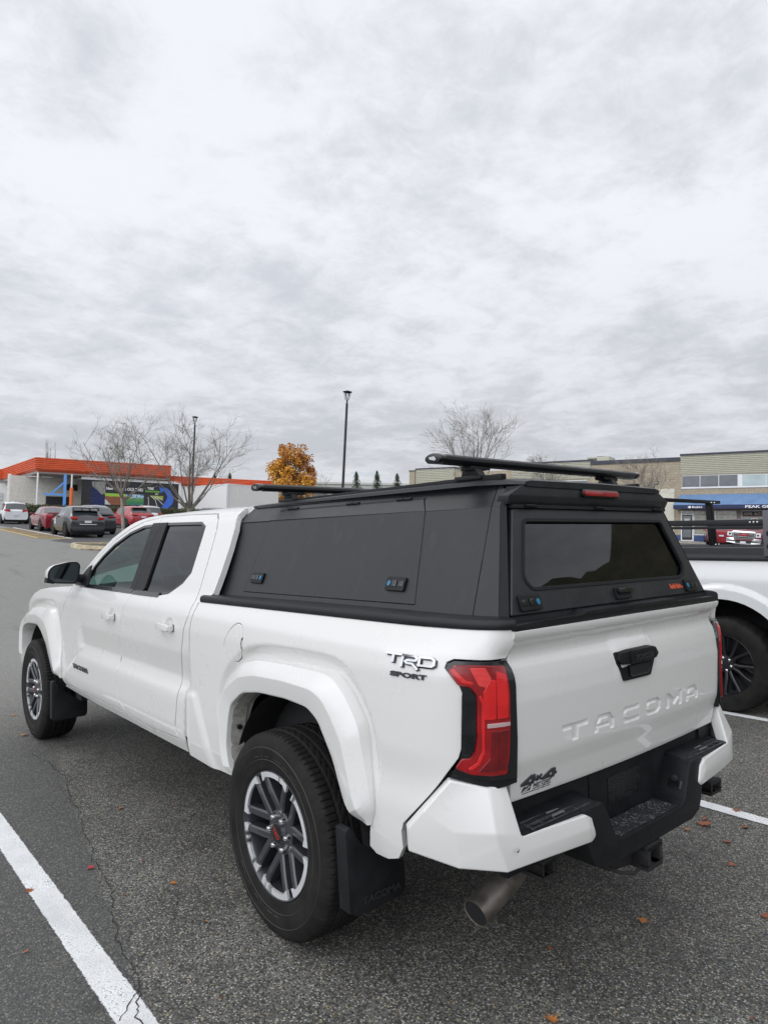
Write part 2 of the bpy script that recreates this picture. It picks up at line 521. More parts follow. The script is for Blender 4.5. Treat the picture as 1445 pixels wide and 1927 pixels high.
def ribbon(mb, pts, wd, fn, d0, d1, closed=False):
    """a stroke of constant width with mitred joints, through fn(u, v, d)"""
    n = len(pts); P = [Vector(p) for p in pts]; L = []; Rr = []
    for i in range(n):
        a = P[i-1] if (i > 0 or closed) else None
        b = P[(i+1) % n] if (i < n-1 or closed) else None
        d1_ = (P[i]-a).normalized() if a is not None else None
        d2_ = (b-P[i]).normalized() if b is not None else None
        if d1_ is None: t = d2_; m = 1
        elif d2_ is None: t = d1_; m = 1
        else:
            t = (d1_+d2_).normalized(); m = 1/max(.45, t.dot(d2_))
        nn = Vector((-t.y, t.x))
        L.append(P[i]+nn*wd/2*m); Rr.append(P[i]-nn*wd/2*m)
    for i in range(n if closed else n-1):
        j = (i+1) % n
        mb.prism([tuple(L[i]), tuple(L[j]), tuple(Rr[j]), tuple(Rr[i])], fn, d0, d1)
    return mb
def sm(a, b, x):
    t = np.clip((x-a)/(b-a), 0, 1); return t*t*(3-2*t)
# =====================================================================
# THE PICKUP (truck frame = world frame; rear axle at y = 0, left is -x)
# =====================================================================
def smooth_table(tab, w=.02):
    z = np.arange(.2, 1.9, .002)
    x = np.interp(z, [a for a, b in tab], [b for a, b in tab])
    k = int(w/.002); ker = np.hanning(2*k+3)[1:-1]; ker /= ker.sum()
    xp = np.pad(x, k, mode='edge'); return z, np.convolve(xp, ker, 'valid')
T_DOOR = smooth_table([(.30, .84), (.42, .862), (.50, .893), (.56, .914), (.62, .921), (.755, .920), (.80, .914), (.818, .899), (.86, .884), (.90, .889), (1.0, .906), (1.12, .906), (1.19, .890), (1.24, .862), (1.275, .838), (1.30, .826), (1.66, .668), (1.70, .642), (1.73, .595), (1.75, .5), (1.8, .3)], .018)
T_BED = smooth_table([(.30, .86), (.42, .876), (.50, .897), (.58, .908), (.70, .910), (.86, .908), (1.0, .908), (1.12, .906), (1.19, .890), (1.24, .862), (1.275, .838), (1.30, .826), (1.66, .668), (1.70, .642), (1.73, .595), (1.75, .5), (1.8, .3)], .03)
FLR_OUT = [(.385, .500), (.455, .585), (.497, .700), (.505, .833), (.445, .938), (.300, 1.033), (.168, 1.064), (-.091, 1.076), (-.320, 1.076), (-.386, 1.062), (-.462, 1.003), (-.524, .925), (-.548, .823), (-.580, .716), (-.590, .653), (-.568, .594)]
FLR_IN = [(.345, .512), (.387, .587), (.403, .656), (.388, .764), (.362, .843), (.260, .909), (.118, .932), (-.082, .941), (-.236, .934), (-.305, .898), (-.345, .844), (-.392, .785), (-.436, .693), (-.464, .638), (-.518, .600), (-.545, .590)]
FY = 3.685
FLF_OUT = [(4.19, .56), (4.20, .70), (4.18, .833), (4.085, .945), (3.985, 1.0), (3.811, 1.042), (3.58, 1.064), (3.36, 1.066), (3.29, 1.056), (3.205, .995), (3.145, .906), (3.075, .771), (3.045, .640), (3.060, .566)]
FLF_IN = [(4.085, .56), (4.10, .68), (4.093, .817), (4.050, .870), (3.96, .897), (3.832, .911), (3.66, .918), (3.595, .912), (3.494, .872), (3.371, .795), (3.290, .710), (3.206, .620), (3.13, .585), (3.086, .571)]
def soft_line(p, n=70, it=3):
    p = np.array(p); d = np.r_[0, np.cumsum(np.linalg.norm(np.diff(p, axis=0), axis=1))]
    t = np.linspace(0, d[-1], n); q = np.stack([np.interp(t, d, p[:, 0]), np.interp(t, d, p[:, 1])], 1)
    for _ in range(it): q[1:-1] = .25*q[:-2]+.5*q[1:-1]+.25*q[2:]
    return [tuple(a) for a in q]
FLR_S, FLF_S = soft_line(FLR_OUT), soft_line(FLF_OUT)
def interp_poly_x(tab, z):
    return np.interp(z, tab[0], tab[1])
def XF(y, z):
    y = np.asarray(y, float); z = np.asarray(z, float)
    d = interp_poly_x(T_DOOR, z); b = interp_poly_x(T_BED, z)
    yb = np.where(z < .83, 2.60+(.812-z)*1.75, 2.62)
    wdoor = sm(.84, .90, y)*(1-sm(yb-.03, yb+.05, y))
    x = b+(d-b)*wdoor
    # raised lower corner of the bed side ahead of the rear wheel
    rear_edge = .80-(.83-z)*.62
    x = x+.011*sm(rear_edge-.03, rear_edge+.03, y)*(1-sm(.86, .88, y))*(1-sm(.80, .835, z))
    # shoulders tuck in toward the wheel arch mouldings
    P = np.stack([y.ravel(), z.ravel()], 1)
    for fl, zl in ((FLR_S, .70), (FLF_S, .70)):
        if not ((y > min(p[0] for p in fl)-.2) & (y < max(p[0] for p in fl)+.2)).any(): continue
        ins = np_inside(fl, P); dd = np.where(ins, 0, np_dist(fl, P)).reshape(y.shape)
        wz = sm(.66, .90, z)*(1-sm(1.15, 1.19, z))
        x = x-.024*(1-sm(.018, .066, dd))*wz
    # nose curves in
    x = x-.22*sm(4.0, 4.5, y)**1.5
    # scooped cups behind the door handles
    for cy_, cz_ in ((2.000, 1.104), (1.124, 1.114)):
        rr = np.hypot((y-cy_)/.062, (z-cz_)/.050)
        x = x-.013*(1-sm(.55, 1.0, rr))
    # a slight barrel shape along the doors
    x = x-.006*((y-1.6)/2.2)**2*(z < 2)
    return x
S0, SL = -.60, .44
def S(s, z, off=0.):
    s = np.asarray(s, float); z = np.asarray(z, float)
    X = XF(np.maximum(s, S0), z)
    u = np.clip((S0-s)/SL, 0, 1.12)
    A = np.stack([-X, np.full_like(X, S0)], -1); C1 = np.stack([-X+.012, np.full_like(X, -.97)], -1)
    B = np.stack([np.full_like(X, -.70), np.full_like(X, -1.02)], -1)
    uu = u[..., None]
    p = (1-uu)**2*A+2*uu*(1-uu)*C1+uu*uu*B
    t = 2*(1-uu)*(C1-A)+2*uu*(B-C1); t = t/np.linalg.norm(t, axis=-1, keepdims=True)
    n = np.stack([t[..., 1], -t[..., 0]], -1)
    p = p+n*np.asarray(off)
    fr = s >= S0
    px = np.where(fr, -(X+off), p[..., 0]); py = np.where(fr, s, p[..., 1])
    # the gate side of the corner leans in a little where the tail lamp sits
    py = py+.022*sm(.75, 1.0, u)*(np.exp(-((z-1.18)/.035)**2))
    return np.stack([px, py, z], -1)
def S1(s, z, off=0.):
    p = S(np.array([s]), np.array([z]), off)[0]
    return (p[0], p[1], p[2])

truck = empty('pickup_truck')
tag(truck, 'white double cab pickup truck with a black hard-shell canopy, seen from its left rear corner', 'pickup truck')

OUT = (-1, -.15, .2)
def both(name, make, mat, kids=None):
    """the same part on the left and, mirrored, on the right"""
    res = []
    for mir in (False, True):
        o = make.build(name, mat, truck, mirror=mir); res.append(o)
    return res
G2 = .0031     # half of a panel gap
# ---- front doors
B_SEAM = [(1.900, 1.721), (1.815, 1.662), (1.782, 1.276), (1.772, 1.251), (1.800, 1.172), (1.838, 1.064), (1.875, .925), (1.870, .825), (1.850, .790), (1.855, .690), (1.840, .624), (1.712, .552)]
FD_BOT = [(2.091, .551), (2.491, .549), (2.969, .536), (3.051, .569), (3.116, .695), (3.200, .830), (3.112, .99), (2.984, 1.145), (2.968, 1.238)]
FD_TOP = [(2.90, 1.305), (2.736, 1.45), (2.624, 1.512), (2.505, 1.58), (2.304, 1.652), (2.117, 1.699)]
FWIN = [(2.800, 1.252), (2.725, 1.395), (2.640, 1.470), (2.505, 1.553), (2.295, 1.630), (2.083, 1.672), (1.927, 1.677), (1.832, 1.278), (1.80, 1.255)]
def inset(poly, d):
    """shrink a polygon by d (keeps the vertex count)"""
    n = len(poly); ar = sum(poly[i-1][0]*poly[i][1]-poly[i][0]*poly[i-1][1] for i in range(n)); sg = 1 if ar > 0 else -1
    out = []
    for i in range(n):
        a, p, b = Vector(poly[i-1]), Vector(poly[i]), Vector(poly[(i+1) % n])
        e1 = (p-a).normalized(); e2 = (b-p).normalized()
        n1 = Vector((-e1.y, e1.x))*sg; n2 = Vector((-e2.y, e2.x))*sg
        m = (n1+n2); m = m/max(.35, m.length_squared/2)
        out.append(tuple(p+m*d))
    return out
fd = inset(B_SEAM+FD_BOT+FD_TOP, G2)
RD_BACK = [(.977, .563), (1.011, .618), (.993, .705), (.983, .80), (.998, .87), (.965, .988), (.938, 1.102), (.915, 1.177), (.918, 1.263), (.929, 1.328), (.963, 1.47), (1.005, 1.626), (1.046, 1.683), (1.108, 1.712)]
rd = inset(list(reversed(B_SEAM))[0:0]+[(1.395, .538)]+list(reversed(B_SEAM))+[(1.886, 1.722), (1.499, 1.721)][1:]+list(reversed(RD_BACK)), G2)
RWIN = [(1.741, 1.681), (1.225, 1.672), (1.150, 1.645), (1.138, 1.596), (1.096, 1.391), (1.149, 1.333), (1.275, 1.272), (1.386, 1.258), (1.728, 1.258)]
def door(outl, win, trimband, hy, hz, nm):
    pn = Panel().add(outl, S, holes=[win], res=.03, depth=.03, out=OUT, fine=[(hy-.075, hy+.07, hz-.06, hz+.06, .007)])
    doors = both('door', pn, M['white'])
    # black window surround and the glass in it
    inn = inset(win, .016)
    tr = Panel().add(inset(win, .0015), S, holes=[inn], res=.03, depth=.02, off=-.004, out=OUT)
    gl = Panel().add(inset(win, .012), S, res=.05, depth=.004, off=-.013, out=OUT)
    pil = Panel().add(trimband, S, res=.03, depth=.02, off=.0015, out=OUT)
    tr.v_off = 0
    for k in range(2):
        o = tr.build('window_frame', M['black_gloss'], doors[k], mirror=bool(k))
        pil.build('pillar_trim', M['black'], doors[k], mirror=bool(k))
        gl.build('window', M['glass'] if nm == 'f' else M['glass_dark'], doors[k], mirror=bool(k))
    # handle: recessed cup, strap and end cap
    for k in range(2):
        mb = MB()
        prof = [(-.0, .0), (.0, .0)]
        def hf(u, v, d): return S1(hy+u, hz+v, d)
        outl2 = rounded([(-.075, -.016), (.075, -.019), (.078, .012), (.070, .017), (-.070, .013), (-.078, .004)], .006)
        mb.prism(outl2, hf, .018, .036)
        mb.prism(rounded([(-.078, -.019), (-.052, -.019), (-.052, .014), (-.078, .012)], .004), hf, .0, .030)
        mb.prism(rounded([(.055, -.019), (.080, -.019), (.080, .014), (.055, .012)], .004), hf, .0, .022)
        mb.build('door_handle', M['white'], doors[k], bevel=.004, seg=2, mirror=bool(k))
        gap = MB().prism([(-.081, -.022), (-.060, -.022), (-.060, .017), (-.081, .014)], hf, .0005, .0035)
        gap.build('handle_gap', M['black_dark'], doors[k], mirror=bool(k))
    return doors
FB_TRIM = [(1.922, 1.680), (1.838, 1.676), (1.815, 1.655), (1.788, 1.276), (1.785, 1.262), (1.832, 1.276)]
front_doors = door(fd, FWIN, [(1.950, 1.683), (1.8465, 1.683), (1.8178, 1.662), (1.7848, 1.276), (1.782, 1.258), (1.83, 1.256), (1.858, 1.283)], 2.005, 1.103, 'f')
rear_doors = door(rd, RWIN, [(1.8395, 1.682), (1.720, 1.682), (1.640, 1.292), (1.66, 1.259), (1.771, 1.258), (1.7792, 1.276), (1.8122, 1.662)], 1.130, 1.113, 'r')
# belt line strips under the glass
for drs, y0, y1 in ((front_doors, 1.786, 2.80), (rear_doors, 1.386, 1.772)):
    pn = Panel().add([(y0, 1.252), (y1, 1.250), (y1-.02, 1.272), (y0, 1.276)], S, res=.03, depth=.012, off=.006, out=OUT)
    for k in range(2): pn.build('belt_moulding', M['black_gloss'], drs[k], mirror=bool(k))
# side lettering on the front doors
for k in range(2):
    sg = 1 if k else -1
    def tf(u, v, t):
        y = 2.735-.335*u; z = .690+.031*v
        p = S1(y, z, .001+.004*t); return (p[0]*(-1 if k else 1), p[1], p[2])
    if k == 0:
        text_mesh('lettering', 'TACOMA', tf, M['dark_letter'], front_doors[0], offset=.05)

# ---- cab: roof rails, pillars, sills, roof skin (one shell)
cab_p = Panel()
ROOFLINE = [(.860, 1.722), (.90, 1.738), (1.34, 1.748), (1.747, 1.749), (2.100, 1.744), (2.205, 1.724), (2.353, 1.682), (2.58, 1.595), (2.747, 1.49), (2.865, 1.385), (2.99, 1.262)]
top_in = [(2.968+.004, 1.243), (2.90, 1.311), (2.738, 1.456), (2.626, 1.517), (2.506, 1.586), (2.305, 1.658), (2.118, 1.705), (1.886, 1.7275), (1.499, 1.7265), (1.106, 1.717)]
C_BACK = [(1.041, 1.687), (1.000, 1.629), (.957, 1.47), (.923, 1.328), (.912, 1.263), (.909, 1.177), (.932, 1.102), (.959, .988), (.991, .87), (.977, .80), (.987, .705), (1.004, .618), (.975, .556)]
SILL = [(1.395, .532), (1.712, .546), (2.091, .545), (2.491, .543), (2.97, .530), (3.0, .515), (2.707, .507), (2.259, .503), (1.664, .505), (1.187, .503), (.872, .505)]
REAR_E = [(.872, .60), (.872, 1.0), (.872, 1.25), (.832, 1.262), (.765, 1.30), (.768, 1.4), (.782, 1.517), (.805, 1.622)]
cab_p.add(ROOFLINE+top_in+C_BACK+SILL+REAR_E, S, res=.03, depth=.03, off=-.001, out=OUT)
mp = Panel(); mp.v = [(-a, b, c) for a, b, c in cab_p.v]
k = 0; nf = []; nl = []
for f in cab_p.f:
    m = len(f); nf.append(tuple(reversed(f))); nl += [(-a, b, c) for a, b, c in reversed(cab_p.ln[k:k+m])]; k += m
o = len(cab_p.v); cab_p.v += mp.v; cab_p.f += [tuple(o+i for i in f) for f in nf]; cab_p.ln += nl
def Sroof(u, v, off=0.):      # u: x, v: y
    u = np.asarray(u, float); v = np.asarray(v, float)
    ye = 2.12
    z = 1.749+.022*(1-(u/.52)**2)-.05*sm(1.7, 2.3, v)*.4-.03*sm(1.15, .85, v)*.3
    return np.stack([u, v, z+off], -1)
roofp = [(-.50, .865), (.50, .865), (.505, 1.4), (.505, 1.9), (.49, 2.12), (.3, 2.17), (0, 2.19), (-.3, 2.17), (-.49, 2.12), (-.505, 1.9), (-.505, 1.4)]
cab_p.add(roofp, Sroof, res=.06, depth=.03, out=(0, 0, 1))
cab = cab_p.build('cab', M['white'], truck)
# back wall of the cab and its window
bw = MB()
bw.prism([(-.86, .55), (.86, .55), (.86, 1.20), (.79, 1.27), (.62, 1.66), (.50, 1.735), (-.50, 1.735), (-.62, 1.66), (-.79, 1.27), (-.86, 1.20)],
         lambda u, v, d: (u, d+(v-1.27)*.07*(v > 1.27), v), .885, .905)
bw.build('cab_back_wall', M['white'], truck)
# windscreen and dashboard, roof lining, floor, seats
ws = MB(); rows = []
for i in range(9):
    t = i/8; row = []
    for j in range(13):
        u = j/12*2-1
        xb, xt = .80, .545
        yb, zb = 3.03+.16*(1-u*u), 1.235
        yt, zt = 2.13+.07*(1-u*u), 1.735
        row.append((u*(xb+(xt-xb)*t), yb+(yt-yb)*t, zb+(zt-zb)*t+.03*math.sin(PI*t)))
    rows.append(row)
ws.grid(rows); ws.build('windscreen', M['glass'], truck)
ib = MB()
ib.bb(-.80, .80, .92, 3.1, .52, .56)
ib.prism([(2.55, .75), (2.50, 1.12), (2.62, 1.235), (2.95, 1.225), (3.10, .9)], lambda u, v, d: (d, u, v), -.74, .74)
ib.bb(-.74, -.70, 2.6, 3.05, .6, 1.2)
ib.build('dashboard', M['interior'], truck, bevel=.02)
lin = MB().add([(-.50, .95, 1.715), (.50, .95, 1.715), (.50, 2.12, 1.712), (-.50, 2.12, 1.712)], [(0, 1, 2, 3)])
lin.build('roof_lining', simple('roof_lining_fabric', (.20, .20, .19), .9), truck)
for x in (-.38, .38):
    for y, zz_ in ((1.92, 0.), (1.12, 0.)):
        sb = MB()
        sb.prism([(y+.0, .78), (y+.48, .82), (y+.50, .70), (y+.02, .62)], lambda u, v, d: (d, u, v), x-.24, x+.24)
        sb.prism([(y-.02, .78), (y+.10, .80), (y-.02, 1.34), (y-.12, 1.34), (y-.14, 1.25)], lambda u, v, d: (d, u, v), x-.23, x+.23)
        sb.prism([(y-.06, 1.37), (y-.02, 1.40), (y-.05, 1.545), (y-.12, 1.555), (y-.14, 1.40)], lambda u, v, d: (d, u, v), x-.125, x+.125)
        sb.tube([(x-.05, y-.07, 1.32), (x-.05, y-.08, 1.42)], .007, 6); sb.tube([(x+.05, y-.07, 1.32), (x+.05, y-.08, 1.42)], .007, 6)
        sb.build('seat', M['seat'], truck, bevel=.025, seg=3)
st = MB()
cc = Vector((-.38, 2.42, 1.10)); ax = Vector((0, -.85, .52)).normalized(); a1 = Vector((1, 0, 0)); a2 = ax.cross(a1)
st.tube([cc+(a1*math.cos(t*2*PI/32)+a2*math.sin(t*2*PI/32))*.185 for t in range(33)], .015, 8, cap=False)
st.tube([cc, cc-ax*.25], .03, 8)
for t in (0, 2.2, 4.1): st.tube([cc, cc+(a1*math.cos(t)+a2*math.sin(t))*.185], .014, 6)
st.lathe([(-.02, .05), (.02, .05)], 16, 'y', tuple(cc))
st.build('steering_wheel', M['interior'], truck)

# ---- front fenders, bonnet and nose
ff_out = [(2.974, 1.243), (3.2, 1.232), (3.53, 1.210), (3.75, 1.188), (3.90, 1.150), (4.02, 1.085), (4.12, 1.0), (4.22, .90), (4.26, .75), (4.26, .56)]
fl_mid = [((a[0]+b[0])/2, (a[1]+b[1])/2) for a, b in zip(FLF_OUT, FLF_IN)]
ff = ff_out+fl_mid+[(3.056, .572), (3.122, .695), (3.206, .830), (3.118, .99), (2.990, 1.145)]
fp = Panel().add(ff, S, res=.03, depth=.02, out=OUT, fine=[(3.0, 4.2, .62, 1.17, .016)])
fenders = both('front_fender', fp, M['white'])
def Shood(u, v, off=0.):
    u = np.asarray(u, float); v = np.asarray(v, float)
    x = np.abs(u)
    zc = 1.248-.03*sm(3.0, 3.8, v)-.12*sm(3.6, 4.35, v)
    z = zc+.012*sm(.70, .55, x)-.05*sm(.62, .86, x)*sm(3., 3.3, v)-.002
    return np.stack([u, v, z+off], -1)
hp = Panel().add([(-.825, 2.98), (.825, 2.98), (.815, 3.5), (.79, 3.9), (.70, 4.25), (.4, 4.36), (0, 4.40), (-.4, 4.36), (-.70, 4.25), (-.79, 3.9), (-.815, 3.5)], Shood, res=.05, depth=.05, out=(0, 0, 1))
hp.build('bonnet', M['white'], truck)
nose = MB()
nose.prism([(-.80, .62), (.80, .62), (.82, .95), (.72, 1.08), (-.72, 1.08), (-.82, .95)], lambda u, v, d: (u, d-.22*abs(u)**3, v), 4.02, 4.42)
nose.build('grille', M['black'], truck, bevel=.02)
fbm = MB(); fbm.prism([(-.90, .50), (.90, .50), (.92, .66), (.80, .70), (-.80, .70), (-.92, .66)], lambda u, v, d: (u, d-.30*abs(u)**3, v), 4.22, 4.56)
fbm.build('front_bumper', M['white'], truck, bevel=.03)
for sg in (-1, 1):
    hl = MB().prism([(.50*sg, .92), (.80*sg, .90), (.80*sg, 1.04), (.52*sg, 1.02)], lambda u, v, d: (u, d-.24*abs(u)**3, v), 4.25, 4.46)
    hl.build('headlamp', simple('headlamp_lens', (.5, .52, .55), .1, coat=1.), truck, bevel=.01)

# ---- bed sides
BED_TOP = 1.262
bed_out = [(.858, 1.256), (.40, 1.264), (-.20, 1.270), (-.75, 1.276), (-.93, 1.276), (-1.06, 1.275), (-1.058, 1.244), (-1.048, 1.215), (-1.036, 1.186)]
LAMP = [(-1.034, 1.178), (-.929, 1.178), (-.827, 1.179), (-.805, 1.168), (-.800, 1.148), (-.849, 1.098), (-.858, 1.075), (-.852, .905), (-.843, .877), (-.812, .822)]
bed_low = [(-.672, .640), (-.666, .611), (-.668, .558), (-.650, .515), (-.618, .497), (-.571, .495), (-.540, .512)]
fm = [((a[0]+b[0])/2, (a[1]+b[1])/2) for a, b in zip(FLR_OUT, FLR_IN)]
bed_poly = bed_out+inset(LAMP, 0)[0:0]+[(p[0]+.003, p[1]+.003) for p in LAMP[:-1]]+[(-.796, .822)]+bed_low+list(reversed(fm))+[(.60, .497), (.858, .505), (.858, .585)]
FUEL = [(.395, 1.197), (.452, 1.166), (.492, 1.11), (.498, 1.063), (.460, 1.021), (.405, 1.008), (.352, 1.035), (.322, 1.089), (.326, 1.150), (.348, 1.186)]
FUEL = rounded(FUEL, .03)
bp_ = Panel().add(bed_poly, S, holes=[FUEL], res=.028, depth=.02, out=OUT, fine=[(-.70, .60, .62, 1.17, .013)])
bpr = Panel().add(bed_poly, S, res=.028, depth=.02, out=OUT)
bed_l = bp_.build('bed_side', M['white'], truck)
bed_r = bpr.build('bed_side', M['white'], truck, mirror=True)
for mir in (False, True): Panel().add([(-.77, .84), (-.64, .64), (-.64, .54), (-.76, .54), (-.80, .70), (-.88, .82)], S, res=.05, depth=0, off=-.024, out=OUT).build('bumper_gap', M['black_dark'], truck, mirror=mir)
fu = Panel().add(inset(FUEL, .0052), S, res=.02, depth=.02, out=OUT).build('fuel_door', M['white'], truck)
fb_ = Panel().add(inset(FUEL, -.01), S, res=.04, depth=0, off=-.016, out=OUT).build('fuel_door_recess', M['black_dark'], bed_l)
MB().prism([(.321, 1.075), (.333, 1.085), (.337, 1.108), (.333, 1.130), (.322, 1.135)], lambda u, v, d: S1(u, v, d), .0004, .0016).build('finger_notch', M['black_dark'], fu)

for k_ in (-1, 1):      # the open gap between cab and bed shows at the sill
    mb = MB().prism([(.857, .500), (.872, .500), (.876, .545), (.888, .592), (.872, .590), (.862, .545)], lambda u, v, d: (lambda p: (-k_*p[0], p[1], p[2]))(S1(u, v, d)), -.01, .0015)
    mb.build('body_gap', M['black_dark'], truck)
# ---- wheel arch mouldings
def flare(out_, in_, name, stn=90):
    def arc(p, n):
        p = np.array(p); d = np.r_[0, np.cumsum(np.linalg.norm(np.diff(p, axis=0), axis=1))]
        t = np.linspace(0, d[-1], n); return np.stack([np.interp(t, d, p[:, 0]), np.interp(t, d, p[:, 1])], 1)
    def soft(p, it=3):
        q = p.copy()
        for _ in range(it): q[1:-1] = .25*q[:-2]+.5*q[1:-1]+.25*q[2:]
        return q
    A = soft(arc(out_, stn), 2); B_ = soft(arc(in_, stn), 2)
    prof = [(0, -.012), (0.0, .010), (.05, .020), (.25, .037), (.44, .0495), (.475, .051), (.51, .0505), (.75, .0455), (.94, .0415), (.985, .039), (1., .032), (1., -.06)]
    mb = MB(); rows = []
    for i in range(stn):
        e = min(i, stn-1-i)/(stn-1)
        fade = sm(0., .05, e)
        row = []
        for (t, h) in prof:
            yz = A[i]*(1-t)+B_[i]*t
            base = XF(np.array([yz[0]]), np.array([yz[1]]))[0]
            baseo = .900
            hh = h*(.30+.70*fade) if h > 0 else h
            # the crest is level whatever the skin below does
            x = (baseo+hh*1.12 if h > .0 else base+h) if h > .015 else base+hh
            if h > .015: x = max(x*fade+(base+hh)*(1-fade), base+.004)
            row.append((-x, yz[0], yz[1]))
        rows.append(row)
    mb.grid(rows)
    for mir in (False, True): mb.build('wheel_arch_moulding', M['white'], truck, smooth=14, mirror=mir)
flare(FLR_OUT, FLR_IN, 'rear'); flare(FLF_OUT, FLF_IN, 'front')
# dirty inner flange with two bolts in the rear arch, seen past the tyre
flm = NB('dirty_painted_flange'); co_ = flm.co(); nn_ = flm.noise(30, 5, .7, co_)
flm.bsdf(Base_Color=flm.mix(flm.ramp(nn_, .42, .62), (.29, .28, .26), (.19, .18, .16)), Roughness=.8); M['flange'] = flm.done()
fg = MB()
for k in range(len(FLR_IN[0:6])-1):
    a, b = FLR_IN[k], FLR_IN[k+1]
    fg.add([(-.93, a[0]+.002, a[1]), (-.93, b[0]+.002, b[1]), (-.865, b[0]-.018, b[1]-.002), (-.865, a[0]-.018, a[1]-.002)], [(0, 1, 2, 3)])
fgo = fg.build('arch_flange', M['flange'], truck, smooth=60)
for (y, z) in ((.372, .60), (.380, .735)):
    MB().lathe([(-.008, .011), (.004, .011), (.007, .006)], 12, 'y', (-.895, y-.008, z)).build('bolt', M['black'], fgo)
# wheel wells
for cy in (0., FY):
    for sg in (-1, 1):
        ww = MB(); rows = []
        for i in range(25):
            a = PI*(.04+.92*i/24)
            row = []
            for x in (.89, .60, .42):
                row.append((sg*x, cy-.03+math.cos(a)*.475, .40+math.sin(a)*.535))
            rows.append(row)
        ww.grid(rows)
        ww.add([(sg*.42, cy-.48, .46), (sg*.42, cy+.48, .46), (sg*.42, cy+.48, .94), (sg*.42, cy-.48, .94)], [(0, 1, 2, 3)])
        ww.build('wheel_well', M['under'], truck)

# ---- chassis
ch = MB()
for sg in (-1, 1):
    ch.bb(sg*.38, sg*.50, -.85, 4.1, .40, .52)
ch.bb(-.84, .84, .92, 3.0, .505, .54)
ch.bb(-.80, .80, -.93, .84, .60, .64)
ch.bb(-.5, .5, 3.0, 4.2, .5, .9)
ch.tube([(-.70, 0, .40), (.70, 0, .40)], .055, 10); ch.lathe([(-.16, .06), (-.1, .14), (.1, .14), (.16, .06)], 16, 'x', (0, 0, .40))
ch.tube([(0, .15, .42), (0, 2.8, .5)], .045, 10)
for sg in (-1, 1):
    ch.tube([(sg*.55, -.72, .46), (sg*.55, -.3, .34), (sg*.55, 0, .32), (sg*.55, .35, .36), (sg*.55, .62, .46)], .03, 8)
    ch.tube([(sg*.50, .10, .44), (sg*.46, .25, .85)], .035, 10)
ch.tube([(-.70, FY, .40), (.70, FY, .40)], .05, 8)
ch.bb(-.62, -.20, 1.1, 2.3, .36, .50)
for sg in (-1, 1):
    ch.bb(sg*.60, sg*.80, 2.95, 3.08, .40, .52); ch.bb(sg*.78, sg*.84, 2.45, 2.85, .465, .505)
ch.bb(-.50, .50, -.92, -.80, .50, .60)
ch.build('chassis', M['under'], truck)
bi = MB()       # bed walls and floor, closed in so no light leaks under the canopy
for sg in (-1, 1): bi.bb(sg*.70, sg*.72, -.90, .84, .62, 1.25)
bi.bb(-.84, .84, .85, .866, .56, 1.25); bi.bb(-.66, .66, -.955, -.935, .66, 1.24)
bi.build('bed_liner', M['under'], truck)
